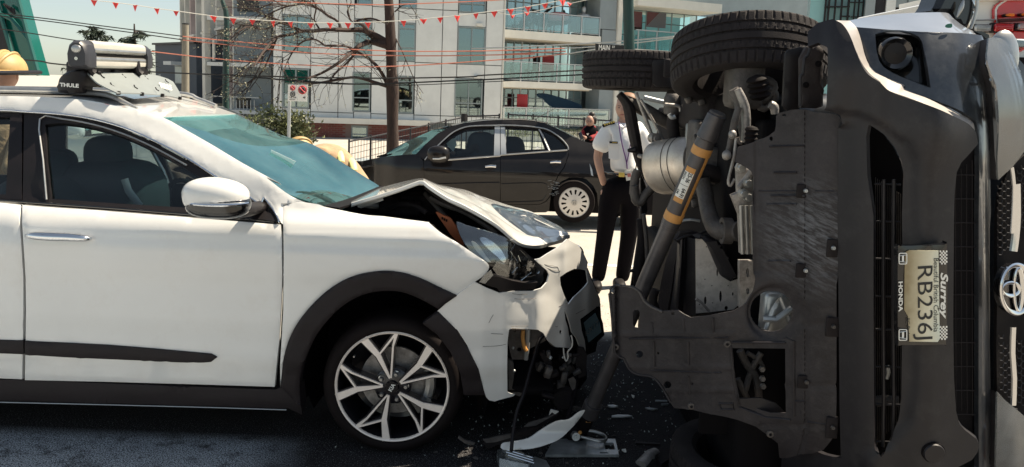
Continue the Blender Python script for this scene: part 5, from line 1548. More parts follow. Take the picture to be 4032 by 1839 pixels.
# --- front bumper skin, torn
bo = q('A5', (452, 690), (530, 728), (615, 762), (700, 750), (830, 750), (895, 730), (930, 690), (944, 640), (930, 612), (870, 560), (846, 540), (890, 530), (1000, 460), (1065, 405), (1092, 422), (1140, 450), (1175, 505), (1200, 560), (1194, 597),
           (1215, 650), (1245, 725), (1278, 800), (1285, 845), (1262, 852), (1150, 935), (1160, 1010), (1180, 1080), (1187, 1160), (1150, 1130), (1125, 1060), (1095, 1020), (1080, 960), (1062, 905), (1043, 862), (1052, 940), (1068, 990), (1075, 1040), (1092, 1100), (1080, 1126), (985, 1118), (940, 1080), (905, 1025), (870, 1005), (700, 995), (680, 1005), (674, 1040))
bo += q('A6', (395, 200), (393, 400), (395, 585), (420, 598), (455, 606), (440, 620), (330, 648), (295, 660), (250, 650), (228, 625), (205, 560), (190, 500), (150, 400), (80, 220), (0, 95)) + q('Z6', (820, 528), (742, 448)) + q('A5', (205, 882), (285, 810))
grille_hole = q('A5', (1015, 655), (1060, 625), (1110, 602), (1150, 605), (1190, 612), (1196, 650), (1202, 690), (1180, 720), (1150, 750), (1105, 792), (1072, 838), (1045, 780), (1020, 710))
def dpoly(poly, x, y):
    best = 1e9
    for (ax, ay), (bx, by) in zip(poly, poly[1:]):
        L2 = (bx - ax) ** 2 + (by - ay) ** 2
        t = max(0, min(1, ((x - ax) * (bx - ax) + (y - ay) * (by - ay)) / L2)) if L2 else 0
        best = min(best, math.hypot(x - ax - t * (bx - ax), y - ay - t * (by - ay)))
    return best
DENTS = [((850, 545), (1010, 640), -.020, 70), ((1010, 640), (1035, 780), -.016, 60), ((650, 800), (930, 770), .014, 45), ((930, 770), (1050, 860), .020, 80),
         ((930, 700), (905, 990), -.016, 70), ((690, 985), (1050, 970), .014, 35), ((760, 850), (860, 940), .014, 50), ((610, 780), (445, 980), .006, 60),
         ((940, 560), (1120, 520), .016, 50), ((1120, 520), (1190, 590), -.016, 40), ((1225, 680), (1180, 860), -.02, 50)]
def dent(x, y):
    (u, v) = ((x - 1600) * 1.67882, (y - 700) * 1.67882)
    k = 0.0
    for (a, b, amp, w) in DENTS:
        k += .16 * amp * max(0.0, 1 - dpoly((a, b), u, v) / w)
    k += .0012 * abs(math.sin(u * .021 + v * .006)) * (u > 640)
    return Vector((0, k, 0))
panel('front_bumper', bo, side(-.004), M['paint'], W, th=.006, holes=[grille_hole, circ('A5', 1020, 1020, 9, 13, 10)], step=11, relief=dent, sharp=30)
panel('bumper_arch_trim', q('Z6', (668, 505), (742, 450), (822, 530), (882, 622), (932, 722), (962, 842), (863, 842), (846, 740), (800, 640), (740, 560)), side(-.014), M['clad'], W, th=.03, step=12, roll=.006)
em = P(*q('A5', (1105, 508))[0], 4.05)
lathe('front_badge', [(.001, -.002), (.050, -.004), (.056, 0)], em, (.25, .93, -.25), M['gloss'], W, 24)
lathe('badge_ring', [(.050, -.006), (.056, -.008), (.060, 0), (.05, 0)], em, (.25, .93, -.25), M['chrome'], W, 24, True)
text('badge_lettering', 'KIA', .035, em + Vector((-.003, -.012, .003)), (.9, .1, -.45), (.4, .2, .85), M['chrome'], W, bold=.001)
panel('grille_bar', q('A5', (1072, 838), (1105, 792), (1205, 715), (1240, 725), (1228, 765), (1180, 780), (1100, 870), (1082, 885)), 4.05, M['gloss'], W, th=.05, step=20, roll=.01)
panel('grille_mesh', q('A5', (1010, 640), (1200, 600), (1215, 720), (1080, 860)), 4.2, M['bay'], W, th=.02, step=30)
pl = panel('number_plate', q('A5', (1150, 935), (1262, 850), (1300, 960), (1310, 1040), (1240, 1110), (1200, 1140), (1170, 1040)), lambda x, y: 3.95 + .0012 * (x - 2285), M['gloss'], W, th=.02, step=30)
panel('plate_face', q('A5', (1175, 960), (1250, 895), (1280, 960), (1290, 1020), (1205, 1090), (1190, 1020)), lambda x, y: 3.935 + .0012 * (x - 2285), mat('plate_blue_grey', (.10, .15, .17), .4), pl, th=.004, step=30)
pcen = Q('A5', 1236, 990, 3.945)
text('plate_lettering', 'KX17', .05, pcen + Vector((-.01, -.02, 0)), Q('A5', 1262, 975, 3.96) - Q('A5', 1212, 1020, 3.92), (.25, 0, 1), M['satin'], pl, bold=.001)
for pts in ([(700, 765), (740, 772), (800, 770)], [(715, 800), (770, 803), (860, 798)], [(845, 540), (920, 575), (1000, 590), (1010, 640)], [(690, 985), (800, 980), (1000, 985)], [(545, 960), (560, 930), (575, 905)], [(505, 1115), (600, 1112), (660, 1100)], [(880, 570), (960, 610), (1020, 615)], [(1010, 850), (1060, 830)], [(560, 1030), (640, 1035)], [(1120, 900), (1180, 870), (1230, 850)]):
    tube('scuff_mark', [P(*a, side(-.006)(*a) + dent(*a).y) for a in q('A5', *pts)], .0009, M['cast'], W, 4, sm=2)
# smashed structure behind the open lower corner
inner = thing
panel('radiator_support', q('A6', (405, 90), (640, 95), (700, 180), (560, 250), (540, 330), (430, 330), (400, 200)), 3.62, M['cast'], W, th=.04, step=30, holes=[circ('A6', 488, 252, 17, 17, 12), circ('A6', 455, 105, 7, 16, 8)])
panel('radiator_support', q('A6', (400, 330), (440, 350), (450, 440), (430, 560), (520, 600), (490, 620), (405, 590)), 3.6, M['cast'], W, th=.03, step=30)
tube('support_strut', [Q('A6', 556, 95, 3.58), Q('A6', 552, 200, 3.58), Q('A6', 540, 330, 3.58)], .012, M['galv'], W, 8)
tube('wiring_loom', [Q('A6', x, y, 3.55) for x, y in ((520, 100), (515, 160), (528, 230), (545, 262))], .010, M['yellow'], W, 8, sm=4)
tube('wiring_loom', [Q('A6', x, y, d) for x, y, d in ((690, 130, 3.6), (640, 190, 3.55), (600, 320, 3.5), (570, 420, 3.45), (545, 520, 3.4), (515, 620, 3.35), (470, 740, 3.3), (440, 900, 3.22), (425, 1050, 3.15))], .009, M['black'], W, 8, sm=4)
tube('wiring_loom', [Q('A6', x, y, d) for x, y, d in ((1000, 300, 3.9), (960, 420, 3.8), (930, 560, 3.7), (900, 680, 3.6), (865, 790, 3.5))], .009, M['black'], W, 8, sm=4)
tube('wiring_loom', [Q('A6', x, y, 3.6) for x, y in ((640, 180), (690, 140), (740, 210), (800, 230))], .006, M['cast'], W, 8, sm=4)
tube('torn_bracket', [Q('A6', x, y, 3.5) for x, y in ((835, 240), (840, 300), (856, 342), (872, 310), (868, 270), (900, 230), (905, 180), (895, 140))], .004, M['galv'], W, 6, sm=3)
for x, y, r in ((733, 318, .010), (440, 240, .007), (448, 420, .008), (830, 315, .006)):
    blob('bolt_head', Q('A6', x, y, 3.5), (r, r, r), M['plategrey'], W, nu=8, nv=6)
lathe('horn', [(.001, -.02), (.05, -.02), (.062, 0), (.062, .03), (.001, .03)], Q('A6', 835, 640, 3.7), (.2, 1, 0), M['under'], W, 24)
panel('torn_foil', q('A6', (872, 485), (915, 465), (935, 500), (925, 560), (905, 575), (885, 530)), 3.6, M['cast'], W, th=.004, step=20)
for k in range(26):
    x, y = r_.uniform(600, 980), r_.uniform(250, 720)
    s = r_.uniform(.015, .05)
    rbox('crushed_bracket', Q('A6', x, y, r_.uniform(3.55, 3.9)), (s * r_.uniform(.5, 2), s, s * r_.uniform(.3, 1)), M['cast'] if k % 3 else M['under'], W, .004,
         ax=(Vector((math.cos(k), 0, math.sin(k))), Vector((0, 1, 0)), Vector((-math.sin(k), 0, math.cos(k)))), seg=1)
panel('lower_grille_frame', q('A6', (950, 480), (1010, 460), (1020, 300), (1000, 250), (950, 240), (930, 350)), 3.75, M['under'], W, th=.03, step=30)

# hanging lower lip
panel('bumper_lip', cr(q('A6', (360, 990), (440, 975), (560, 950), (650, 890), (780, 815), (880, 800), (955, 745), (1005, 730), (960, 800), (880, 890), (790, 965), (640, 1020), (520, 1038), (360, 1040)), 3, True), lambda x, y: 3.24 + .0004 * (x - 2000) - .0006 * max(0, y - 1700), M['paint'], W, th=.01, step=10, roll=.002, sharp=60)
panel('lip_underside', q('A6', (240, 1035), (360, 985), (560, 930), (790, 770), (800, 740), (600, 860), (430, 925), (200, 985)), lambda x, y: 3.42, M['under'], W, th=.04, step=24)
panel('torn_liner', q('A6', (5, 950), (15, 930), (60, 965), (140, 985), (130, 1005), (60, 990)), 3.3, M['cast'], W, th=.01, step=20)
panel('torn_liner', q('A6', (200, 960), (420, 915), (440, 940), (300, 980), (230, 985)), 3.35, M['cast'], W, th=.01, step=20)
panel('torn_liner', q('A6', (525, 860), (560, 830), (700, 790), (770, 760), (620, 850)), 3.4, M['cast'], W, th=.01, step=20)
panel('torn_liner', q('A6', (720, 770), (735, 722), (798, 740), (770, 760), (745, 745)), 3.3, M['galv'], W, th=.006, step=20)
# underside slab plus unseen boxes added to keep the sun off the ground beneath
rbox('engine_sun_block', (-.12, 4.35, .60), (.55, .9, .50), M['bay'], W, .06)
rbox('tray_sun_block', (-.12, 4.25, .24), (.75, 1.3, .05), M['bay'], W, .02)
rbox('floor_pan', (-2.62, 4.17, .28), (3.2, 1.54, .10), M['bay'], W, .02)
for x, y_ in ((-3.25, 3.5), (-3.25, 4.85), (-.535, 4.85)):
    lathe('wheel', [(.16, -.1), (RT * .97, -.11), (RT, -.08), (RT, .08), (RT * .97, .11), (.16, .1)], (x, y_, RT + .01), (0, 1, 0), M['rubber'], W, 40, True)
panel('far_fender', [(p[0], p[1]) for p in q('D', (900, 560), (1250, 600), (1380, 680), (1440, 800), (1400, 900), (900, 900))], 4.95, M['paint'], W, th=.03, step=60)
panel('rear_glass', q('D', (-330, 250), (-230, 250), (-230, 500), (-330, 500)), 3.6, M['gloss'], W, th=.02, step=60)
# ================================================================== grey car lying on its side, nose towards us
T = thing('overturned_car', 'grey car lying on its side with wheels and underbody exposed', 'car', (1.5, 3.2, 0))
TD = [(2300, 3.02), (2450, 2.95), (2900, 2.66), (3318, 2.44), (3459, 2.36), (3647, 2.29), (3835, 2.33), (4032, 2.42), (4300, 2.62)]
def td(o=0.0):
    def f(x, y):
        t = max(0.0, (330 - y) / 330.0); b = max(0.0, (y - 1950) / 400.0)
        return lerp_tab(TD, x) + .10 * t * t * (x > 3000) + .12 * b * b + o
    return f
def sk(o=0.0):
    b = td(.09 + o)
    return lambda x, y: b(x, y) + .10 * max(0.0, min(1.0, (620 - y) / 520.0))
def tyre_vf(c, axis, Rr, Wd, seg=300, rim=.66, sip=True):
    ts = []
    prof = []
    h = Wd / 2
    gro = (-.52, -.17, .17, .52)
    def rad(t): return Rr - .010 * abs(t) ** 3
    prof += [(Rr * rim, -.80 * h), (Rr * (rim + .04), -.95 * h), (Rr * .80, -1.04 * h), (Rr * .90, -1.03 * h), (Rr * .955, -.98 * h)]
    tags = [0] * len(prof)
    t = -.90
    lst = [-.9, -.72]
    for g in gro: lst += [g - .055, g - .045, g + .045, g + .055]
    lst += [.72, .9]
    extra = [-.34, 0, .34]
    lst = sorted(lst + extra)
    for t in lst:
        dd = .0
        for g in gro:
            if abs(t - g) <= .046: dd = .009
        prof.append((rad(t) - dd, t * h)); tags.append(2 if abs(t) > .6 else (1 if .2 < abs(t) < .5 else 0))
    prof += [(Rr * .955, .98 * h), (Rr * .90, 1.03 * h), (Rr * .80, 1.04 * h), (Rr * (rim + .04), .95 * h), (Rr * rim, .80 * h)]
    tags += [0] * 5
    V, Fc = [], []
    n = len(prof)
    for i in range(seg):
        a = 2 * math.pi * i / seg
        for j, (r, z) in enumerate(prof):
            rr = r
            if sip:
                if tags[j] == 2 and i % 5 == 0: rr -= .008
                if tags[j] == 1 and (i + (j % 3)) % 5 == 2: rr -= .005
            V.append(Vector((rr * math.cos(a), rr * math.sin(a), z)))
    for i in range(seg):
        for j in range(n - 1):
            Fc.append((i * n + j, ((i + 1) % seg) * n + j, ((i + 1) % seg) * n + j + 1, i * n + j + 1))
    # inner rim seat closes the tyre
    for i in range(seg):
        Fc.append((i * n + n - 1, ((i + 1) % seg) * n + n - 1, ((i + 1) % seg) * n, i * n))
    return place(V, c, axis), Fc
def up_wheel(c, axis, Rr, Wd, open_dir=1, seg=300):
    V, Fc = tyre_vf(c, axis, Rr, Wd, seg)
    o = mesh_obj('wheel', V, Fc, M['tread'], T, True, 30)
    ax = Vector(axis).normalized()
    k = open_dir
    lathe('rim', [(Rr * .66, -.42 * Wd), (Rr * .64, -.40 * Wd), (Rr * .60, -.2 * Wd), (Rr * .58, .35 * Wd), (Rr * .66, .42 * Wd)], c, ax * k, M['under'], o, 48)
    for i in range(5):
        a = 2 * math.pi * i / 5 + .6
        d = place([Vector((math.cos(a), math.sin(a), 0))], (0, 0, 0), ax * k)[0]
        tube('spoke', [Vector(c) + ax * k * (.30 * Wd) + d * .03, Vector(c) + ax * k * (.38 * Wd) + d * (Rr * .60)], [.05, .032], M['satin'], o, 8, .5)
    lathe('brake_disc', [(.001, .0), (Rr * .44, .0), (Rr * .44, .02), (.001, .02)], Vector(c) + ax * k * (.02), ax * k, M['cast'], o, 40)
    lathe('hub', [(.001, -.09), (.045, -.09), (.06, -.03), (.06, .06), (.001, .06)], c, ax * k, M['cast'], o, 20)
    return o
fa = Vector((.03, .30, .95)).normalized()
fc = P(1880 * 1.5652, 219 * 1.5652, 3.30) + fa * .112
up_wheel(fc, fa, .337, .225)
rc = P(1602 * 1.5652, 181 * 1.5652, 4.45)
up_wheel(rc, Vector((0, .03, 1)), .325, .205, seg=300)
up_wheel(P(1872 * 1.5652, 1120 * 1.5652, 3.1) + Vector((0, 0, -.115)), Vector((-.02, -.02, 1)), .318, .215, -1)

# --- hull (what of the body lies behind)
rbox('body', (1.86, 4.25, .94), (1.5, 2.5, 1.70), M['grey_paint'], T, .12, seg=4)
rbox('floor', (1.09, 4.25, .92), (.10, 2.3, 1.5), M['bay'], T, .02)
rbox('floor_tunnel', (1.02, 3.85, .95), (.16, 1.3, 1.66), M['bay'], T, .04)
rbox('nose_shade_block', (1.02, 3.95, 1.69), (.28, .9, .22), M['under'], T, .04)  # box added to throw shade on the white car's nose
rbox('underbody_tunnel', (1.36, 3.35, .90), (.40, 1.1, 1.3), M['bay'], T, .05)

# --- plastic bumper
band_out = q('B1', (310, 265), (390, 340), (432, 430), (470, 560), (505, 700), (560, 830), (650, 925), (800, 1005), (1000, 1085)) + q('Z4', (800, 458), (900, 498), (1000, 540), (1090, 585), (1143, 620), (1160, 660), (1156, 725))
band_in = q('B1', (60, 262), (150, 310), (215, 400), (262, 520), (300, 650), (345, 780), (405, 890), (490, 975), (640, 1060)) + q('Z4', (700, 468), (800, 508), (900, 548), (1000, 592), (1075, 625), (1118, 655), (1140, 690), (1148, 728))
left_top = q('Z4', (385, 565), (386, 245), (350, 220), (300, 240), (298, 165), (350, 118), (410, 102))
right_e = q('Z4', (1150, 735), (1110, 780), (1062, 830), (1040, 880), (1034, 1000)) + q('Z8', (879, 60), (876, 500), (880, 750), (890, 900), (905, 960), (935, 992), (985, 1030), (997, 1060), (990, 1090), (965, 1125), (890, 1165))
low = [(3660, 1990), (3560, 2130), (3440, 2230), (3330, 2300), (3180, 2300), (3180, 2000)]
left_e = q('Z8', (215, 1175), (330, 1165), (384, 1150), (380, 900), (374, 0)) + q('Z4', (478, 900), (477, 640), (462, 592), (430, 578))
opening_ = q('Z4', (612, 640), (640, 655), (690, 690), (740, 755), (778, 830), (792, 900)) + q('Z8', (655, 0), (660, 300), (655, 600), (652, 850), (640, 950), (600, 1040), (545, 1112), (526, 1100), (522, 500), (522, 0)) + q('Z4', (607, 900), (600, 700))
ridge = [(0, 3245), (429, 3245), (440, 3310), (460, 3410), (505, 3486), (567, 3562), (635, 3593), (900, 3601), (1500, 3600), (1640, 3575), (1740, 3500), (1800, 3400), (2400, 3300)]
def bump_rel(x, y):
    xr = lerp_tab(ridge, y)
    s = max(0.0, min(1.0, (x - xr + 22) / 44.0)); s = s * s * (3 - 2 * s)
    k = -.022 * s
    # rolled edge towards the painted skin and the lip
    k += .03 * max(0, 1 - (x - 3318) / 70.0) ** 2 * (y > 500) * (x < 3400)
    # cheek bulge
    k -= .035 * math.exp(-((x - 3660) / 130.0) ** 2 - ((y - 500) / 150.0) ** 2)
    k -= .030 * math.exp(-((x - 3330) / 110.0) ** 2 - ((y - 260) / 170.0) ** 2)
    return Vector((0, k, 0))
BM = panel('bumper', cr(band_in, 4) + right_e + low + left_e + left_top, td(0), M['bump_grey'], T, th=.02, holes=[opening_], step=16, relief=bump_rel, sharp=50)
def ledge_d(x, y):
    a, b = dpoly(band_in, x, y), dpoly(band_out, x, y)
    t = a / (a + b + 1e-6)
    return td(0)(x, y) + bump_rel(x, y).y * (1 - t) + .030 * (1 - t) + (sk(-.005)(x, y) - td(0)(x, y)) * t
panel('bumper_ledge', cr(band_out, 4) + cr(band_in, 4)[::-1], ledge_d, mat('ledge_sun_glint', (.40, .37, .35), .4, metal=.15, var=.05, vscale=30), T, th=.002, step=9, sharp=70)  # pale grey puts the sun glint into the ledge colour
# edge return into the upper grille
patch('bumper_return', [[(x, y, td(.0)(x, y)) for x, y in right_e], [(x + 14, y, td(.07)(x, y)) for x, y in right_e]], M['bump_grey'], T, nu=50, nv=3, th=.01, sharp=60)
for (reg, x, y, r) in (('Z4', 943, 670, 58), ('Z8', 805, 1110, 52)):
    s = q(reg, (x, y))[0]; c = P(s[0], s[1], td(-.030)(*s)); rr = r / REG[reg][2] * c.y / F_PX
    nn = Vector((.05, 1, -.12 if reg == 'Z4' else .1))
    lathe('tow_cap', [(.001, -.006), (rr * .9, -.006), (rr * .96, -.003), (rr * .965, .02)], c, nn, M['bump_grey'], T, 40)
    lathe('cap_gap', [(rr * .965, .001), (rr * 1.05, .001), (rr * 1.05, .01), (rr * .965, .01)], c, nn, M['bay'], T, 40, True)
# lower grille: bars, fins and what is behind
panel('lower_grille_back', [(x, y) for x, y in opening_], td(.16), M['bay'], T, th=.01, step=50)
def bar(name, reg, pts, r, m_, off, parent=T, flat=None):
    return tube(name, [P(*s, td(off)(*s)) for s in q(reg, *pts)], r, m_, parent, 8, flat, sm=2)
for xx in (568, 615):
    bar('grille_bar', 'Z8', [(xx + 2, -170), (xx, 100), (xx, 500), (xx + 2, 850), (xx - 2, 1080 - (xx - 568))], .006, M['bump_grey'], .035)
for k in range(9):
    y = -150 + k * 175 - (k > 3) * 20
    s = q('Z8', (525, y))[0]
    bar('grille_fin', 'Z8', [(528, y), (590, y + 2), (650 if y < 900 else 620, y + 4)], .0035, M['bump_grey'], .055)
for k in range(14):
    bar('radiator_fin', 'Z8', [(532 + k * 9, -180 + k * 6), (532 + k * 9, 500), (530 + k * 9, 1080 - k * 10)], .0012, M['cast'], .14)
bar('cooler_pipe', 'Z8', [(530, 870), (580, 862), (640, 868)], .02, M['cast'], .12)
bar('cooler_pipe', 'Z8', [(585, 700), (590, 730), (582, 760)], .008, M['plategrey'], .12)

# --- painted skin with fog lamp recess
fog = q('B1', (640, 440), (760, 408), (950, 402), (1100, 425), (1195, 470), (1240, 545), (1268, 680), (1300, 860), (1335, 1130), (1290, 1115), (1160, 1062), (1000, 1000), (850, 930), (745, 860), (690, 780), (655, 640))
skin_right = q('A4', (900, 420), (872, 500), (872, 570), (905, 640), (935, 720), (955, 850), (985, 1000), (995, 1170)) + q('Z4', (1262, 850), (1276, 930), (1284, 1100)) + q('Z8', (1090, 60), (1085, 250), (1092, 450), (1085, 600), (1097, 800), (1100, 900), (1097, 1170)) + [(3900, 2100), (3700, 2250), (3600, 2150), (3680, 2020)]
skin_left = q('Z8', (1005, 1170), (1003, 1000), (1003, 0)) + q('Z4', (1172, 900), (1170, 770), (1166, 660))
facet_lo = q('B1', (395, 348), (700, 372), (1000, 395), (1300, 412), (1550, 426), (1800, 442), (1990, 456))
facet_hi = q('B1', (312, 262), (500, 228), (700, 200), (1000, 172), (1300, 160), (1560, 165), (1640, 232), (1800, 350), (1990, 440))
def skin_rel(x, y):
    k = 0.0
    u = (x - 3760) / 90.0
    k -= .03 * math.exp(-u * u)                       # vertical swage
    k += .05 * max(0.0, (x - 3850) / 90.0) ** 2
    return Vector((0, k, 0))
panel('painted_bumper_skin', facet_lo + skin_right + skin_left + cr(band_out, 4)[::-1], sk(), M['grey_paint'], T, th=.015, holes=[fog], step=15, relief=skin_rel, sharp=50)
patch('corner_top', [[(x, y, 2.88 - .0 * x) for x, y in facet_hi], [(x, y, sk()(x, y) + skin_rel(x, y).y) for x, y in facet_lo]], mat('grey_paint_sky_sheen', (.17, .18, .21), .32, metal=.3, coat=.8, var=.12, vscale=6), T, nu=50, nv=8, th=.012)  # paler than the skin: sky reflection put into the facet colour
fogin = [(x, y) for x, y in fog]
patch('fog_lamp_recess', [[(x, y, sk()(x, y)) for x, y in fog + fog[:1]], [(3525 + (x - 3525) * .93, 215 + (y - 215) * .93, sk(.06)(x, y)) for x, y in fog + fog[:1]]], M['grey_paint'], T, nu=60, nv=3, th=.004, sharp=60)
panel('fog_lamp_back', fogin, sk(.09), M['gloss'], T, th=.02, step=30)
fcx = q('B1', (900, 688))[0]; fcp = P(*fcx, sk(.02)(*fcx)); fr_ = 210 / 3.26343 * fcp.y / F_PX
lathe('fog_lamp', [(.001, .03), (fr_ * .55, .025), (fr_ * .62, .0), (fr_ * .9, -.012), (fr_, -.004), (fr_, .05)], fcp, (.1, 1, .05), M['gloss'], T, 48)
lathe('fog_lamp_lens', [(.001, .0), (fr_ * .88, .004)], fcp + Vector((0, -.004, 0)), (.1, 1, .05), M['black'], T, 48)
blob('bracket_clip', Q('B1', 1140, 510, 2.62), (.008, .008, .016), M['plategrey'], T, nu=10, nv=8)
# --- upper grille strip between plastic and skin
gpoly = q('Z4', (1150, 740), (1172, 760), (1175, 900)) + q('Z8', (1005, 0), (1003, 1000), (990, 1035), (935, 1000), (900, 950), (876, 750), (874, 0)) + q('Z4', (1032, 1000), (1040, 880), (1062, 832))
panel('upper_grille_back', gpoly, td(.10), M['bay'], T, th=.01, step=50)
for k in range(4):
    bar('grille_wire', 'Z8', [(905 + k * 26, -200 + k * -20), (905 + k * 26, 300), (907 + k * 26, 900 + k * 12)], .0016, M['under'], .085)
for k in range(11):
    y = -190 + k * 112
    bar('grille_wire', 'Z8', [(882, y), (940, y - 2), (1000, y)], .0016, M['under'], .083)
# liner + flap at the upper wheel
panel('wheel_liner', q('Z4', (300, 240), (350, 222), (384, 250), (386, 545), (350, 558), (270, 556), (268, 300)), 2.66, M['shield'], T, th=.02, step=20, roll=.01)
panel('mud_flap', q('Z4', (190, 275), (205, 255), (285, 235), (300, 245), (262, 560), (200, 572), (176, 545)), 2.72, M['black'], T, th=.015, step=20, roll=.006)
tube('liner_edge', [Q('Z4', x, y, 2.63) for x, y in ((318, 240), (300, 290), (285, 300), (276, 380), (262, 400), (262, 545))], .006, M['bump_grey'], T, 8, sm=2)
for x, y in ((357, 328), (292, 437)): lathe('push_clip', [(.001, -.003), (.011, -.002), (.011, .01)], Q('Z4', x, y, 2.655), (0, 1, 0), M['bay'], T, 16)

# --- headlamps
lens = cr(q('A4', (925, 350), (1000, 348), (1065, 370), (1110, 420), (1140, 530), (1180, 680), (1215, 880), (1245, 1080)), 3) + q('Z4', (1408, 700), (1411, 755), (1345, 860), (1282, 925), (1276, 900), (1262, 800), (1256, 650), (1243, 440), (1222, 380), (1210, 330), (1212, 280))
lp_ = panel('headlamp', lens, td(.12), M['strut'], T, th=.03, step=24)
panel('headlamp_lens', lens, td(.05), G4, lp_, th=.006, step=16, relief=lambda x, y: Vector((0, -.03 * math.sin(max(0, min(1, (y - 150) / 550)) * 3.14), 0)))
for pts, mm, w in (([(1050, 380), (1010, 440), (985, 520)], 'chrome', .005), ([(950, 400), (925, 470), (900, 600)], 'chrome', .004), ([(940, 735), (1110, 735)], 'chrome', .005), ([(1000, 1090), (1080, 1000), (1130, 850), (1080, 700), (1000, 520)], 'bump_grey', .006), ([(1200, 650), (1180, 900), (1100, 1080)], 'plategrey', .006), ([(1000, 900), (1100, 1080)], 'bump_grey', .006)):
    tube('headlamp_detail', [P(*s, td(.07)(*s)) for s in q('A4', *pts)], w, M[mm], lp_, 6, sm=3)
lens2 = q('Z8', (1102, 822), (1135, 860), (1182, 898), (1226, 935), (1300, 1000), (1310, 1175), (1200, 1260), (1095, 1175))
lp2 = panel('headlamp', lens2, td(.12), M['strut'], T, th=.03, step=24)
panel('headlamp_lens', lens2, td(.05), G4, lp2, th=.006, step=20)
for pts, mm in (([(1110, 850), (1150, 980), (1210, 1175)], 'cast'), ([(1185, 900), (1165, 1040), (1160, 1175)], 'bump_grey'), ([(1130, 980), (1170, 1080), (1120, 1150)], 'orange'), ([(1100, 1000), (1226, 1060)], 'chrome')):
    tube('headlamp_detail', [P(*s, td(.08)(*s)) for s in q('Z8', *pts)], .008, M[mm], lp2, 8, sm=3)
for k in range(9):
    tube('headlamp_ridge', [P(*s_, td(.07)(*s_)) for s_ in q('A4', (985 + k * 16, 930 + k * 14), (1000 + k * 15, 1120 + k * 6))], .003, M['galv'], lp_, 5)
blob('reflector_bowl', P(*q('A4', (1040, 560))[0], td(.10)(3940, 240)), (.055, .03, .10), M['satin'], lp_, nu=18, nv=12)
blob('reflector_bowl', P(*q('A4', (1090, 860))[0], td(.10)(3960, 360)), (.05, .03, .09), M['chrome'], lp_, nu=18, nv=12)
# --- hood edge beyond the lamp, front grille with badge
panel('hood_edge', q('A4', (1135, 470), (1180, 560), (1250, 800), (1330, 1100), (1500, 1100), (1500, 700), (1250, 600)), td(.16), M['gloss'], T, th=.03, step=40)
panel('hood', [(4010, 520), (4300, 560), (4320, 2200), (3980, 2250), (4075, 1300), (4060, 700)], td(.20), M['grey_paint'], T, th=.03, step=60)
GR = panel('front_grille', q('Z4', (1335, 870), (1413, 800), (1500, 760)) + [(4250, 700), (4250, 1800), (3960, 1620)] + q('Z8', (1100, 820), (1097, 600), (1100, 420), (1100, 0)) + q('Z4', (1285, 1000)), td(.10), M['bay'], T, th=.01, step=50)
hexv = []
def hexes(poly, s, off):
    xs_ = [p[0] for p in poly]; ys_ = [p[1] for p in poly]
    out = []
    x = min(xs_); col = 0
    while x < max(xs_):
        y = min(ys_) + (col % 2) * s * 1.05
        while y < max(ys_):
            if pip(poly, np.array([x]), np.array([y]))[0]:
                c = [(x + s * .62 * math.cos(R(60 * k + 0)), y + s * .98 * math.sin(R(60 * k + 0)) * 1.0) for k in range(7)]
                for a_, b_ in zip(c[:4], c[1:4]):
                    A_, B_ = P(*a_, td(off)(*a_)), P(*b_, td(off)(*b_))
                    out.append(tube_vf([A_, B_], .0022, 4, cap=False))
            y += s * 1.7
        x += s * .93; col += 1
    return join_vf(*out)
V, Fc = hexes(q('Z8', (1100, 500), (1165, 620), (1175, 860), (1105, 800)) , 17, .085)
mesh_obj('grille_honeycomb', V, Fc, M['bump_grey'], GR)
V, Fc = hexes(q('Z8', (1190, 560), (1290, 600), (1290, 900), (1185, 870)), 17, .085)
mesh_obj('grille_honeycomb', V, Fc, M['bump_grey'], GR)
V, Fc = hexes(q('Z8', (1100, -160), (1165, -200), (1170, 150), (1095, 200)), 17, .085)
mesh_obj('grille_honeycomb', V, Fc, M['bump_grey'], GR)
V, Fc = hexes(q('Z4', (1375, 850), (1480, 850), (1480, 1175), (1370, 1175)), 17, .085)
mesh_obj('grille_honeycomb', V, Fc, M['bump_grey'], GR)
bar('chrome_strip', 'Z8', [(1176, 520), (1172, 640), (1180, 760), (1176, 885)], .010, M['chrome'], .05, GR, .6)
bar('chrome_strip', 'Z8', [(1190, -150), (1192, 0), (1185, 100), (1176, 165)], .014, M['chrome'], .05, GR, .6)
bar('chrome_strip', 'Z4', [(1350, 860), (1362, 960), (1358, 1100), (1352, 1200)], .007, M['chrome'], .05, GR, .6)
def ell(cx, cy, rx, ry, r, n=40, o=.0):
    pts = [P(*s, td(o)(*s)) for s in [q('Z8', (cx + rx * math.cos(2 * math.pi * i / n), cy + ry * math.sin(2 * math.pi * i / n)))[0] for i in range(n)]]
    V, Fc = tube_vf(pts + pts[:1], r, 8, .7, cap=False)
    return V, Fc
bd = panel('badge', circ('Z8', 1188, 343, 78, 118), td(.01), M['gloss'], T, th=.02, step=14)
V, Fc = join_vf(ell(1188, 343, 72, 112, .010), ell(1198, 343, 20, 98, .0075), ell(1163, 343, 40, 30, .007))
mesh_obj('badge_rings', V, Fc, M['chrome'], bd)

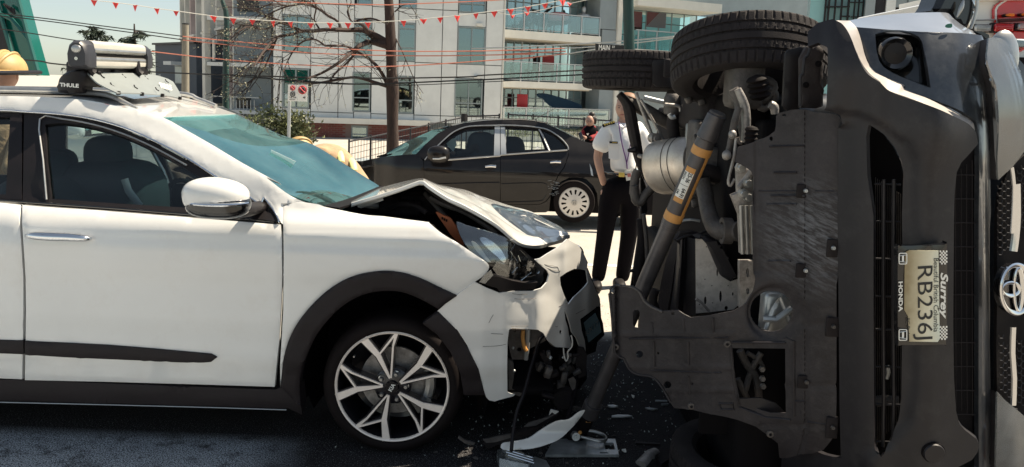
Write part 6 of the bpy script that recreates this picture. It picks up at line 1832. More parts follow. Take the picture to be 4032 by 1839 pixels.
# --- licence plate in its frame (it reads downwards)
px0 = Vector(P(*q('Z8', (750, 150))[0], 2.25)); 
c0 = q('Z8', (754, 373))[0]
PD = 2.235
pc = P(c0[0], c0[1], PD)
def pp(x, y, o=0.0):
    (s,) = q('Z8', (x, y)); return P(s[0], s[1], PD - o)
rd = (pp(754, 590) - pp(754, 160)).normalized()       # reading direction: down
ud = (pp(860, 373) - pp(660, 373)).normalized()       # tops of the letters: right
PL = panel('licence_plate_frame', cr(q('Z8', (640, 160), (650, 143), (700, 141), (855, 137), (868, 145), (870, 400), (864, 595), (850, 604), (660, 606), (642, 595), (638, 400)), 3, True), lambda x, y: PD, M['gloss'], T, th=.025, step=30, roll=.004)
pm = bpy.data.materials.new('plate_print'); pm.use_nodes = True
nt = pm.node_tree; b = nt.nodes['Principled BSDF']; b.inputs['Roughness'].default_value = .35
tcn = nt.nodes.new('ShaderNodeTexCoord'); vm = nt.nodes.new('ShaderNodeVectorMath'); vm.operation = 'DOT_PRODUCT'
vm2 = nt.nodes.new('ShaderNodeVectorMath'); vm2.operation = 'SUBTRACT'; vm2.inputs[1].default_value = tuple(pp(690, 373))
nt.links.new(tcn.outputs['Object'], vm2.inputs[0]); nt.links.new(vm2.outputs[0], vm.inputs[0]); vm.inputs[1].default_value = tuple(ud)
nz = nt.nodes.new('ShaderNodeTexNoise'); nz.inputs['Scale'].default_value = 22; nz.inputs['Detail'].default_value = 6; nt.links.new(tcn.outputs['Object'], nz.inputs['Vector'])
ad = nt.nodes.new('ShaderNodeMath'); ad.operation = 'MULTIPLY_ADD'; ad.inputs[1].default_value = .05
nt.links.new(nz.outputs['Fac'], ad.inputs[0]); nt.links.new(vm.outputs['Value'], ad.inputs[2])
rmp = nt.nodes.new('ShaderNodeValToRGB'); mr_ = nt.nodes.new('ShaderNodeMapRange'); mr_.inputs['From Max'].default_value = .15; mr_.inputs['From Min'].default_value = .01
nt.links.new(ad.outputs[0], mr_.inputs['Value']); nt.links.new(mr_.outputs['Result'], rmp.inputs['Fac'])
cs = rmp.color_ramp; cs.elements[0].color = (.28, .22, .12, 1); cs.elements[1].color = (.40, .58, .62, 1)
for p_, c_ in ((.25, (.50, .44, .30, 1)), (.55, (.72, .68, .52, 1)), (.82, (.66, .70, .60, 1))):
    e = cs.elements.new(p_); e.color = c_
nt.links.new(rmp.outputs['Color'], b.inputs['Base Color'])
pf = panel('licence_plate', q('Z8', (672, 170), (690, 160), (826, 163), (832, 575), (822, 590), (690, 588), (684, 470), (666, 440), (668, 250)), lambda x, y: PD - .004, pm, T, th=.002, step=40)
mpx = PD / F_PX / 1.18798                                # metres per measured unit
text_fit('plate_number', 'RB236J', 362 * mpx, 94 * mpx, pp(753, 408, .0052), rd, ud, M['print_black'], pf)
text_fit('plate_motto', 'Beautiful British Columbia', 362 * mpx, 23 * mpx, pp(815, 372, .0052), rd, ud, M['print_black'], pf)
text_fit('plate_caption', 'BC Parks', 95 * mpx, 15 * mpx, pp(685, 524, .0052), rd, ud, M['print_black'], pf)
text_fit('frame_town_lettering', 'Surrey', 228 * mpx, 46 * mpx, pp(848, 374, .004), rd, ud, M['white'], PL, bold=.03, shear=.25)
text_fit('frame_maker_lettering', 'HONDA', 148 * mpx, 20 * mpx, pp(649, 378, .004), rd, ud, M['white'], PL, bold=.03)
def outline_sq(cx, cy):
    def rr(w, h, n=6):
        out = []
        for (sx, sy) in ((1, 1), (-1, 1), (-1, -1), (1, -1)):
            for i in range(n):
                a = math.pi / 2 * i / (n - 1) + (0 if (sx, sy) == (1, 1) else math.pi / 2 if (sx, sy) == (-1, 1) else math.pi if (sx, sy) == (-1, -1) else 3 * math.pi / 2)
                out.append((cx + sx * (w - 6) + 6 * math.cos(a), cy + sy * (h - 6) + 6 * math.sin(a)))
        return out
    return rr
for cy in (200, 557):
    rr = outline_sq(660, cy)
    pts = [pp(x, y, .005) for x, y in rr(18, 25)]
    V, Fc = join_vf(tube_vf(pts + pts[:1], .0015, 4, .4, cap=False),
                    tube_vf([pp(646, cy - 13, .005), pp(674, cy - 17, .005)], .0030, 4, .4), tube_vf([pp(646, cy + 13, .005), pp(674, cy + 17, .005)], .0030, 4, .4), tube_vf([pp(660, cy - 14, .005), pp(660, cy + 14, .005)], .0030, 4, .4))
    mesh_obj('frame_emblem', V, Fc, M['white'], PL)
for cy in (195, 548):
    sq = []
    for i in range(5):
        for j in range(8):
            if (i + j) % 2 == 0:
                sq.append(box_vf(pp(835 + i * 7.2, cy - 28 + j * 8, .004), (8 * mpx, .001, 7.2 * mpx), (rd, Vector((0, 1, 0)), ud)))
    V, Fc = join_vf(*sq)
    mesh_obj('chequered_flag', V, Fc, M['white'], PL, False)

# --- engine undershield (hangs out to the left)
sh = bpy.data.materials.new('scuffed_undershield'); sh.use_nodes = True
nt = sh.node_tree; b = nt.nodes['Principled BSDF']; b.inputs['Roughness'].default_value = .55; b.inputs['Specular IOR Level'].default_value = .4
tcn = nt.nodes.new('ShaderNodeTexCoord')
def nn_(s, det, rot=0, st=(1, 1, 1)):
    mp0 = nt.nodes.new('ShaderNodeMapping'); mp0.inputs['Rotation'].default_value = (0, rot, 0); mp = nt.nodes.new('ShaderNodeMapping'); mp.inputs['Scale'].default_value = st
    n = nt.nodes.new('ShaderNodeTexNoise'); n.inputs['Scale'].default_value = s; n.inputs['Detail'].default_value = det; n.inputs['Roughness'].default_value = .7
    nt.links.new(tcn.outputs['Object'], mp0.inputs['Vector']); nt.links.new(mp0.outputs['Vector'], mp.inputs['Vector']); nt.links.new(mp.outputs['Vector'], n.inputs['Vector']); return n.outputs['Fac']
def mr3(src, a, b_, c=0, d=1):
    n = nt.nodes.new('ShaderNodeMapRange'); n.inputs['From Min'].default_value = a; n.inputs['From Max'].default_value = b_; n.inputs['To Min'].default_value = c; n.inputs['To Max'].default_value = d
    nt.links.new(src, n.inputs['Value']); return n.outputs['Result']
def mx3(f, A, B):
    n = nt.nodes.new('ShaderNodeMix'); n.data_type = 'RGBA'; nt.links.new(f, n.inputs['Factor'])
    for k, v in (('A', A), ('B', B)):
        if isinstance(v, tuple): n.inputs[k].default_value = (*v, 1)
        else: nt.links.new(v, n.inputs[k])
    return n.outputs['Result']
base_c = mx3(mr3(nn_(5, 8), .35, .7), (.0145, .0118, .0135), (.034, .030, .034))
base_c = mx3(mr3(nn_(18, 9), .5, .75, 0, .75), base_c, (.055, .048, .049))
vd = nt.nodes.new('ShaderNodeVectorMath'); vd.operation = 'DISTANCE'
vd.inputs[1].default_value = tuple(Q('Z7', 1070, 210, 2.5)); nt.links.new(tcn.outputs['Object'], vd.inputs[0])
maskn = nt.nodes.new('ShaderNodeMath'); maskn.operation = 'MULTIPLY'
nt.links.new(mr3(vd.outputs['Value'], .04, .24, 1, 0), maskn.inputs[0])
nt.links.new(mr3(nn_(16, 7, R(-24), (1, 1, 5)), .44, .62), maskn.inputs[1])
base_c = mx3(maskn.outputs[0], base_c, (.13, .135, .15))
nt.links.new(base_c, b.inputs['Base Color'])
bp = nt.nodes.new('ShaderNodeBump'); bp.inputs['Strength'].default_value = .35; bp.inputs['Distance'].default_value = .01
nt.links.new(nn_(70, 5), bp.inputs['Height']); nt.links.new(bp.outputs['Normal'], b.inputs['Normal'])
so = q('A2', (915, 195), (930, 172), (960, 165), (1020, 150), (1100, 145), (1140, 150), (1180, 165), (1250, 172), (1330, 180), (1362, 195), (1378, 225), (1384, 400), (1388, 1175)) + q('Z7', (1180, 400), (1180, 900), (1175, 1060), (1150, 1120), (1110, 1140), (1060, 1145), (1010, 1165), (975, 1165), (965, 1145), (945, 1085), (900, 1050), (840, 1005), (760, 975), (700, 960), (620, 945), (560, 930), (490, 925), (470, 895), (440, 840), (415, 805), (385, 785), (330, 778), (295, 755), (272, 710), (250, 700), (230, 685), (216, 540), (205, 430), (212, 408), (250, 402), (315, 405), (350, 430), (368, 465), (400, 492), (440, 512), (505, 508), (530, 525), (560, 540), (640, 530), (740, 512), (800, 480), (822, 440), (835, 380), (826, 300), (822, 0))
so += q('A2', (762, 900), (760, 640), (735, 585), (690, 552), (622, 520), (640, 415), (780, 372), (860, 335), (905, 300), (912, 262))
rect_h = q('Z7', (737, 670), (962, 672), (965, 945), (900, 945), (772, 905), (750, 800))
hol = [circ('Z7', 925, 523, 92, 88, 26), rect_h, circ('Z7', 222, 422, 12, 12, 10), q('Z7', (314, 520), (322, 508), (338, 508), (344, 520), (344, 575), (336, 584), (322, 582), (316, 570)), circ('Z7', 343, 696, 15, 15, 12), circ('Z7', 462, 826, 16, 15, 12), circ('Z7', 422, 691, 6, 6, 8), circ('Z7', 485, 523, 7, 6, 8), circ('Z7', 568, 821, 4, 5, 8), circ('A2', 970, 187, 16, 9, 10), circ('A2', 878, 355, 14, 16, 10)]
def sh_rel(x, y):
    u = (x - 2200) * 1.07909; v = (y - 750) * 1.07909
    k = 0
    for (a0, w) in ((650, 5), (545, 5), (400, 5)):
        k += -.006 * math.exp(-((u - a0) / w) ** 2) * (v > 520) * (u < 760)
    for (b0, w) in ((612, 8), (750, 6), (850, 6)):
        k += -.007 * math.exp(-((v - b0) / w) ** 2) * (u < 740)
    for b0 in (5, 345, 830, 1000, 570):
        k += .006 * math.exp(-((v - b0) / 9) ** 2) * (u > 860)
    k += .010 * math.exp(-((u - 1054) / 5) ** 2) * (u > 900)
    d_ = math.hypot(u - 925, v - 523)
    k += .03 * math.exp(-((d_ - 95) / 22) ** 2)
    k += .02 * math.exp(-((u - 245) / 12) ** 2) * (v < 700) - .02 * (u < 245)
    k += .012 * math.exp(-((u - 850) / 14) ** 2) * (v < 360)
    k += .05 * max(0, (v - 950) / 220.0) ** 2
    return Vector((-k * .3, k, 0))
SH = panel('engine_undershield', so, td(.03), sh, T, th=.006, holes=hol, step=11, relief=sh_rel, sharp=55)
def on_sh(x, y, o=0.0, reg='Z7'):
    (s,) = q(reg, (x, y)); return P(s[0], s[1], td(.03 - o)(*s)) + sh_rel(*s)
for (x, y, w, h) in ((1055, 5, 32, 30), (1055, 345, 36, 32), (1055, 818, 34, 30), (1162, 245, 24, 40), (1165, 580, 30, 44), (1165, 1010, 26, 50)):
    c = on_sh(x, y, .004); k_ = c.y / F_PX / 1.079
    bx_ = rbox('shield_clip', c, (w * 2 * k_, .012, h * 2 * k_), M['under'], SH, .004)
    lathe('clip_pin', [(.001, -.012), (.006, -.012), (.008, -.004)], on_sh(x + 2, y - 2, .008), (0, 1, 0), M['plategrey'] if y < 400 else M['cast'], bx_, 10)
for pts in (([(860, 5), (1015, 5)]), ([(1095, 5), (1175, 5)]), ([(890, 300), (985, 300)]), ([(885, 60), (1010, 58)]), ([(300, 630), (720, 625)]), ([(390, 765), (690, 775)]), ([(400, 640), (400, 745)]), ([(545, 640), (548, 740)]), ([(552, 790), (556, 870)]), ([(650, 540), (652, 600)]), ([(530, 545), (532, 600)]), ([(395, 560), (395, 605)]), ([(680, 905), (740, 905), (745, 930), (690, 930), (680, 905)]), ([(1000, 895), (1055, 900)]), ([(1060, 985), (1160, 1000)]), ([(970, 630), (1000, 640), (1000, 960)]), ([(735, 645), (965, 648)]), ([(730, 660), (742, 800), (765, 920), (880, 965), (985, 975)])):
    tube('shield_rib', [on_sh(x, y, .002) for x, y in pts], .0045, sh, SH, 6, .8, sm=1)
for pts in (([(520, 210), (1130, 205)]), ([(880, 560), (1120, 560)]), ([(900, 395), (1060, 395)])):
    tube('shield_rib', [on_sh(x, y + 0, .001, 'A2') for x, y in [(max(p[0], 870), p[1] + 200) for p in pts]], .007, sh, SH, 6, .6, sm=1)
tube('shield_rim', [on_sh(x, y, .004) for x, y in ((210, 412), (250, 408), (312, 412), (345, 436), (362, 470), (398, 498), (440, 516))], .005, M['cast'], SH, 6, sm=2)
tube('shield_rim', [on_sh(x, y, .002) for x, y in ((206, 432), (218, 540), (232, 684), (275, 714), (298, 758), (335, 782), (390, 790), (418, 810), (443, 845), (475, 900))], .005, sh, SH, 6, sm=2)
for (x, y) in ((240, 664), (563, 917), (716, 652), (905, 1040)):
    lathe('shield_washer', [(.006, -.004), (.013, -.003), (.014, .004)], on_sh(x, y, .005), (0, 1, 0), M['cast'], SH, 14)
# seen through the openings
rbox('gearbox_casting', Q('Z7', 930, 520, 2.80), (.13, .08, .18), M['plategrey'], T, .02)
tube('casting_rib', [Q('Z7', x, y, 2.72) for x, y in ((880, 590), (915, 500), (940, 450), (985, 560))], .010, M['galv'], T, 8)
tube('casting_rib', [Q('Z7', x, y, 2.71) for x, y in ((865, 545), (925, 548), (990, 500))], .013, M['plategrey'], T, 8)
rbox('opening_back', Q('Z7', 860, 800, 3.02), (.5, .03, .5), M['bay'], T, .005)
for pts, r in (([(770, 680), (800, 740), (840, 800), (850, 880)], .016), ([(860, 690), (820, 760), (790, 860)], .013), ([(800, 690), (850, 720), (870, 760)], .010), ([(760, 800), (800, 880)], .012)):
    tube('suspension_link', [Q('Z7', x, y, 2.86) for x, y in pts], r, M['cast'], T, 8, sm=3)
for x, y in ((862, 757), (864, 798), (866, 830)): lathe('nut', [(.001, -.012), (.011, -.012), (.013, .0)], Q('Z7', x, y, 2.82), (0, 1, 0), M['steel'], T, 6)
panel('hinged_flap', q('Z7', (768, 885), (860, 882), (925, 905), (965, 945), (900, 952), (775, 912)), 2.66, M['bump_grey'], T, th=.008, step=20)

# --- running gear along the exposed floor
def tp(reg, pts, r, m_, d, sm=3, seg=10, flat=None, name='suspension_arm'):
    dd = d if hasattr(d, '__len__') else [d] * len(pts)
    return tube(name, [Q(reg, p[0], p[1], e) for p, e in zip(pts, dd)], r, M[m_], T, seg, flat, sm)
tp('A1', [(275, 30), (325, 90), (350, 200), (375, 330), (400, 440), (430, 520)], [.03, .045, .05, .045, .035, .02], 'under', 4.25, flat=.7)
tp('A1', [(300, 60), (420, 120), (560, 200), (640, 260)], [.03, .04, .035, .03], 'cast', 4.3)
tp('A1', [(372, 22), (420, 150), (462, 262)], .011, 'steel', 4.15)
tp('A1', [(400, 60), (470, 180), (540, 312)], .008, 'steel', 4.12)
tp('A1', [(640, 90), (690, 150), (735, 230)], .008, 'cast', 3.9)
tp('A1', [(590, 150), (585, 220), (600, 300)], .034, 'under', 4.0)
tp('A1', [(420, 50), (480, 65), (545, 80)], .014, 'plategrey', 4.1)
tp('A1', [(360, 610), (368, 520), (385, 470)], .026, 'cast', 4.15, name='exhaust_pipe')
tp('A1', [(362, 560), (372, 640), (400, 652), (430, 610), (480, 560), (520, 520)], .026, 'cast', 4.1, name='exhaust_pipe')
for x, y, r, d in ((480, 285, .028, 4.1), (640, 335, .02, 4.0), (405, 390, .012, 4.15), (580, 75, .035, 4.05)):
    lathe('bushing', [(.001, -.03), (r * .5, -.03), (r * .55, -.02), (r, -.02), (r, .03)], Q('A1', x, y, d), (-.3, 1, 0), M['steel'], T, 20)
lathe('damper', [(.001, -.05), (.04, -.05), (.045, -.04), (.045, .04), (.03, .06)], Q('A1', 583, 92, 4.0), (0, 0, 1), M['cast'], T, 20)
tp('A1', [(540, 90), (620, 100), (632, 130)], .010, 'steel', 3.95)
tp('A1', [(565, 145), (580, 165), (600, 160)], .012, 'galv', 3.9, name='bracket_tab')
tp('A1', [(420, 470), (450, 430), (470, 380), (455, 360), (440, 440)], .006, 'cast', 4.0, name='hanger_rod')
tp('A1', [(325, 356), (345, 355), (368, 352)], [.008, .015, .02], 'black', 4.2, name='rubber_stop')
tp('A1', [(335, 1055), (360, 1050), (380, 1048)], [.006, .012, .016], 'black', 4.2, name='rubber_stop')
# muffler
m0, m1 = Q('A1', 492, 458, 4.0), Q('A1', 700, 440, 3.75)
axm = (m1 - m0)
Lm = axm.length
V, Fc = lathe_vf([(.001, 0), (.11, .001), (.130, .006), (.142, .018), (.148, .045), (.149, .08)] + [(.149 + .001 * (i % 2), .08 + i * (Lm - .10) / 8) for i in range(9)] + [(.146, Lm), (.12, Lm + .04), (.05, Lm + .06), (.001, Lm + .06)], 44)
V = [Vector((v.x * .78, v.y, v.z)) for v in V]
mesh_obj('muffler', place(V, m0, axm, (0, 1, 0)), Fc, M['muffler'], T)
for t_ in (.62, .80):
    V, Fc = lathe_vf([(.151, 0), (.153, .003), (.151, .006)], 44)
    V = [Vector((v.x * .78, v.y, v.z)) for v in V]
    mesh_obj('muffler_seam', place(V, m0 + axm * t_, axm, (0, 1, 0)), Fc, M['cast'], T)
tube('muffler_seam', [m0 + axm * t_ + Vector((-.02, -.128, .02)) for t_ in (.15, .5, .78)], .002, M['cast'], T, 6)
rbox('heat_shield_box', Q('A1', 715, 270, 3.72), (.09, .06, .12), M['plategrey'], T, .008)
rbox('canister', Q('A1', 800, 400, 3.55), (.20, .18, .36), M['cast'], T, .02)
rbox('canister_lid', Q('A1', 850, 445, 3.42), (.14, .06, .17), M['cast'], T, .012)
tp('A2', [(375, 590), (450, 600), (560, 640)], [.035, .04, .03], 'under', 3.35, name='exhaust_pipe')
tp('A2', [(385, 640), (408, 740), (430, 860), (465, 960), (520, 1010), (600, 1015), (668, 1015)], [.036, .036, .036, .04, .042, .040, .044], 'cast', [3.3, 3.28, 3.22, 3.15, 3.1, 3.05, 3.0], name='exhaust_pipe')
lathe('pipe_flange', [(.036, -.02), (.055, -.02), (.055, .02), (.036, .02)], Q('A2', 560, 1010, 3.05), (1, 0, 0), M['cast'], T, 24, True)
tp('A2', [(610, 0), (655, 100), (672, 230), (690, 380)], [.02, .024, .022, .014], 'cast', 2.95, name='control_arm')
tp('A2', [(640, 0), (690, 120), (700, 260), (685, 380)], [.014, .018, .018, .012], 'steel', 2.92, name='control_arm')
tp('A2', [(650, 130), (620, 240), (600, 340), (575, 440), (560, 475)], [.014, .016, .014, .012, .016], 'cast', 2.9, name='tie_rod')
blob('ball_joint', Q('A2', 562, 472, 2.88), (.018, .018, .02), M['steel'], T, nu=14, nv=10)
blob('ball_joint', Q('A2', 604, 325, 2.88), (.016, .016, .018), M['steel'], T, nu=14, nv=10)
tp('A2', [(630, 350), (610, 500), (575, 650), (590, 690), (620, 640)], .006, 'steel', 2.88, name='brake_pipe')
tp('A2', [(640, 345), (650, 380), (670, 385)], .008, 'cast', 2.88, name='brake_pipe')
V, Fc = lathe_vf([(.001, 0)] + [(.034 + .010 * (i % 2), .01 + i * .011) for i in range(9)] + [(.001, .11)], 20)
mesh_obj('drive_shaft_boot', place(V, Q('Z3', 1400, 420, 3.0), (.3, .1, -1)), Fc, M['rubber'], T)
V, Fc = lathe_vf([(.001, 0)] + [(.020 + .006 * (i % 2), .006 + i * .009) for i in range(8)] + [(.001, .08)], 16)
mesh_obj('rubber_bellows', place(V, Q('A2', 742, 262, 2.85), (0, 0, -1)), Fc, M['rubber'], T)
rbox('knuckle', Q('Z3', 1330, 480, 3.15), (.14, .16, .2), M['cast'], T, .03)
tp('Z4', [(20, 420), (90, 410), (130, 450), (70, 520), (30, 470)], .016, 'cast', 3.1, name='coil_spring')
tp('Z4', [(30, 470), (100, 455), (135, 500), (75, 560), (35, 520)], .016, 'cast', 3.1, name='coil_spring')
tp('A2', [(870, 110), (900, 130), (905, 180)], [.016, .018, .014], 'steel', 2.95, name='strut_mount')
# subframe ladder
ladder = q('A2', (640, 560), (700, 555), (752, 590), (757, 800), (765, 1175), (665, 1175), (655, 900), (600, 760), (645, 740))
LD = panel('subframe', ladder, 2.80, M['steel'], T, th=.03, step=20, holes=[circ('A2', 735, 940, 6, 12, 8), circ('A2', 737, 1070, 6, 12, 8), circ('A2', 680, 970, 5, 10, 8), circ('A2', 700, 1090, 5, 12, 8)], roll=.004)
for xx in (672, 708, 745):
    tube('subframe_rib', [Q('A2', xx - 6, 830, 2.785), Q('A2', xx, 1000, 2.785), Q('A2', xx + 6, 1175, 2.785)], .008, M['satin'], LD, 8, .7)
for x, y in ((713, 668), (715, 768), (682, 745), (662, 560)):
    lathe('subframe_bolt', [(.001, -.02), (.012, -.02), (.014, -.004), (.020, -.004), (.020, .01)], Q('A2', x, y, 2.77), (0, 1, 0), M['satin'], LD, 8)
panel('subframe_lower', q('Z7', (770, 300), (850, 300), (838, 400), (800, 470), (770, 500)), 2.81, M['steel'], T, th=.03, step=20, holes=[circ('Z7', 803, 350, 7, 20, 10), circ('Z7', 803, 428, 7, 14, 10)])
tp('A2', [(760, 560), (700, 640), (650, 700)], .012, 'steel', 2.78, name='subframe_brace')
# perforated heat shield and tank
hp = [circ('Z7', 674, 348, 4, 18, 10), circ('Z7', 688, 450, 6, 24, 12), circ('Z7', 623, 468, 6, 18, 10), circ('Z7', 712, 500, 8, 10, 8), circ('Z7', 622, 378, 3, 3, 6), circ('Z7', 651, 405, 3, 3, 6), circ('Z7', 654, 478, 3, 3, 6), circ('Z7', 700, 360, 3, 5, 6), circ('Z7', 740, 440, 4, 8, 8), circ('Z7', 598, 485, 3, 5, 6), circ('Z7', 720, 405, 3, 3, 6), circ('Z7', 628, 240, 3, 3, 6), circ('Z7', 664, 270, 3, 3, 6)]
panel('perforated_heat_shield', q('Z7', (582, 205), (612, 208), (640, 240), (672, 310), (700, 370), (730, 388), (768, 374), (772, 480), (742, 506), (660, 515), (584, 522)), 3.18, mat('pale_pressed_metal', (.60, .55, .50), .55, metal=.15, var=.15, vscale=14, dirt=(.12, .09, .07), dscale=16, damt=.6), T, th=.004, holes=hp, step=12)
panel('heat_shield_flange', q('Z7', (584, 203), (610, 195), (655, 205), (690, 225), (715, 270), (768, 370), (728, 388), (698, 370), (672, 310), (642, 240), (612, 208)), lambda x, y: 3.12, M['bump_grey'], T, th=.05, step=14, roll=.02)
patch('fuel_tank', [q('Z7', (505, 215, 3.55), (498, 300, 3.55), (485, 400, 3.6), (470, 515, 3.6)), q('Z7', (520, 205, 3.42), (516, 300, 3.42), (508, 400, 3.45), (500, 525, 3.5)), q('Z7', (545, 200, 3.44), (545, 300, 3.44), (540, 400, 3.46), (535, 530, 3.5)), q('Z7', (583, 210, 3.40), (583, 300, 3.40), (583, 400, 3.4), (583, 530, 3.4))], M['bump_grey'], T, nu=16, nv=5, th=.02)
patch('fuel_tank_side', [q('Z7', (505, 190, 3.62), (470, 260, 3.62), (440, 360, 3.65), (415, 520, 3.7)), q('Z7', (515, 205, 3.55), (495, 300, 3.55), (482, 400, 3.58), (460, 520, 3.6))], M['under'], T, nu=12, nv=4, th=.02)
panel('fuel_tank_top', q('Z7', (490, 210), (520, 180), (575, 175), (625, 196), (584, 205), (583, 230), (520, 235)), 3.45, M['under'], T, th=.05, step=20, roll=.01)
tp('Z7', [(500, 215), (540, 195), (600, 185), (660, 150)], .006, 'black', 3.3, name='fuel_hose')
tp('Z7', [(520, 130), (560, 125), (600, 130)], .007, 'plategrey', 3.3, name='fuel_hose')
tp('Z7', [(583, 460), (610, 480), (640, 515)], .006, 'steel', 3.1, name='brake_pipe')
tp('Z7', [(412, 420), (400, 470), (420, 520)], .02, 'under', 3.4)
tp('Z7', [(345, 120), (355, 220), (340, 320), (330, 400)], [.02, .03, .03, .02], 'under', 4.2)
tp('Z7', [(360, 100), (372, 200), (376, 300)], .012, 'cast', 4.1)
for k in range(46):
    x, y, s = r_.uniform(300, 720), r_.uniform(640, 850), r_.uniform(.015, .05)
    if k % 2: x, y = r_.uniform(290, 640), r_.uniform(60, 420)
    rg = 'A2' if not k % 2 else 'A2'
    rbox('mount_bracket', Q(rg, x, y, r_.uniform(3.45, 3.8)), (s * r_.uniform(.6, 2), s, s * r_.uniform(.5, 2)), M[('cast', 'under', 'steel', 'cast')[k % 4]], T, .005, seg=1,
         ax=(Vector((math.cos(k * .3), 0, math.sin(k * .3))), Vector((0, 1, 0)), Vector((-math.sin(k * .3), 0, math.cos(k * .3)))))
panel('side_skirt', q('A1', (400, 480), (430, 560), (440, 700), (410, 800), (400, 1175), (340, 1175), (380, 900), (405, 700)), 4.3, M['bay'], T, th=.03, step=30)
tp('A1', [(398, 690), (404, 760), (402, 900)], [.008, .01, .008], 'cast', 4.2, name='sill_edge')
rbox('lower_body', (1.08, 4.1, .42), (.24, 2.4, .8), M['bay'], T, .05)
panel('rear_flap', q('Z3', (822, 340), (905, 334), (920, 350), (918, 488), (840, 490), (816, 470), (815, 352)), 4.08, M['black'], T, th=.012, step=20, roll=.004)
rbox('flap_bracket', Q('Z3', 905, 385, 4.02), (.05, .03, .10), M['under'], T, .01)
# upper door mirror
mpts = cr(q('A4', (412, 112), (440, 50), (490, -60), (600, -160), (740, -170), (820, -60), (818, 60), (790, 180), (755, 270), (690, 245), (600, 190), (540, 128)), 3, True)
panel('door_mirror', mpts, 3.15, M['gloss'], T, th=.12, step=20, roll=.02)
tube('mirror_edge', [Q('A4', x, y, 3.13) for x, y in ((818, -60), (815, 60), (790, 180), (758, 265))], .006, M['satin'], T, 8, sm=3)
tube('mirror_slot', [Q('A4', x, y, 3.12) for x, y in ((690, 0), (670, 70), (630, 160))], [.003, .010, .003], M['satin'], T, 8, sm=3)
panel('headlamp_bezel', q('A4', (790, 290), (860, 288), (925, 320), (932, 345), (920, 370), (860, 320)), 2.62, M['gloss'], T, th=.02, step=20)
panel('sticker', cr(q('A4', (525, 235), (545, 222), (580, 218), (588, 240), (575, 258), (530, 255)), 2, True), 2.50, mat('green_sticker', (.02, .13, .09), .4), T, th=.002, step=20)

# ================================================================== rescue strut
ST = thing('rescue_strut', 'grey steel rescue strut with amber bands propping up the overturned car', 'strut', tuple(G('Z7', 100, 1010)))
s0 = Q('A1', 850, 130, 3.02); s1 = Q('A2', 122, 960, 3.14)
sb = Q('A6', 1045, 740, 3.44)
def sl(t): return s0 + (sb - s0) * t
axs = (sb - s0).normalized()
Ls = (sb - s0).length
def seg_cyl(name, t0, t1, r0, r1, m_, parent=ST, e=.004):
    L_ = (t1 - t0) * Ls
    return lathe(name, [(.001, 0), (r0 - e, 0), (r0, e), (r1, L_ - e), (r1 - e, L_), (.001, L_)], sl(t0), axs, m_, parent, 40)
def tt(reg, x, y):                                     # measured point -> place along the strut
    a = q(reg, (x, y))[0]
    best, bt = 1e9, 0
    for k in range(401):
        p = sl(k / 400); v = p - CAM
        dd = v.dot(Fw); sx = CX + F_PX * v.dot(Rt) / dd; sy = PY - F_PX * v.dot(Up) / dd
        e = (sx - a[0]) ** 2 + (sy - a[1]) ** 2
        if e < best: best, bt = e, k / 400
    return bt
R1, R2 = .0405, .037
t_c = tt('A1', 800, 215); t_b1 = tt('A1', 750, 350); t_b2 = tt('A1', 585, 730); t_e = tt('A1', 565, 790)
V, Fc = lathe_vf([(.001, 0)] + [(.032 + .003 * (i % 2), .004 + i * (t_c * Ls) / 13) for i in range(13)] + [(.03, t_c * Ls)], 36)
mesh_obj('threaded_head', place(V, s0, axs), Fc, M['cast'], ST)
seg_cyl('collar', t_c - .035, t_c + .035, .038, .046, M['strut'])
seg_cyl('upper_tube', t_c + .03, t_b2 + .03, R1, R1, M['strut'])
seg_cyl('amber_band', t_b1 - .012, t_b1 + .014, R1 + .0015, R1 + .0015, M['yellow'])
seg_cyl('amber_band', t_b2 - .014, t_b2 + .014, R1 + .0015, R1 + .0015, M['yellow'])
seg_cyl('tube_sleeve', t_b2 + .02, t_e + .01, R1 - .001, R1 - .002, M['strut'])
seg_cyl('lower_tube', t_e, 1.0, R2, R2 - .004, M['strut'])
# flat wrap round the tube: stripe and label
f_ = (CAM - sl(.4)); f_ = (f_ - axs * f_.dot(axs)).normalized(); g_ = axs.cross(f_).normalized()
if g_.x < 0: g_ = -g_
def wrap(name, ta, tb, a0, a1, r, m_, parent=ST, n=10):
    V, Fc = [], []
    for i in range(n + 1):
        a = R(a0 + (a1 - a0) * i / n)
        d = f_ * math.cos(a) + g_ * math.sin(a)
        V += [sl(ta) + d * r, sl(tb) + d * r]
    Fc = [(2 * i, 2 * i + 1, 2 * i + 3, 2 * i + 2) for i in range(n)]
    V, Fc = shell(V, Fc, .001, CAM)
    return mesh_obj(name, V, Fc, m_, parent)
wrap('amber_stripe', t_b1, t_b2, 42, 66, R1 + .0018, M['yellow'])
ta, tb = tt('A1', 690, 440), tt('A1', 612, 635)
wrap('label_border', ta, tb, -46, 14, R1 + .0016, M['yellow'])
LB = wrap('label', ta + .014, tb - .014, -44, 12, R1 + .0028, M['white'])
def wtext(nm, s, size, t_, ang, r=R1 + .0042, m_=None, **k):
    V, Fc = text_vf(s, size, **k)
    out = []
    for v in V:
        a = R(ang) + v.y / r
        out.append(sl(t_) + axs * v.x + (f_ * math.cos(a) + g_ * math.sin(a)) * r)
    return mesh_obj(nm, out, Fc, m_ or M['print_black'], LB, False)
tm = (ta + tb) / 2; dt = (tb - ta)
wtext('label_number', '25-36', .024, tm - dt * .23, -6, bold=.0006, xs=.8)
wtext('label_number', '64-91', .024, tm + dt * .22, -6, bold=.0006, xs=.8)
wtext('label_unit', 'INCH', .014, tm - dt * .24, -35, bold=.0004)
wtext('label_unit', 'CM', .014, tm + dt * .22, -35, bold=.0004)
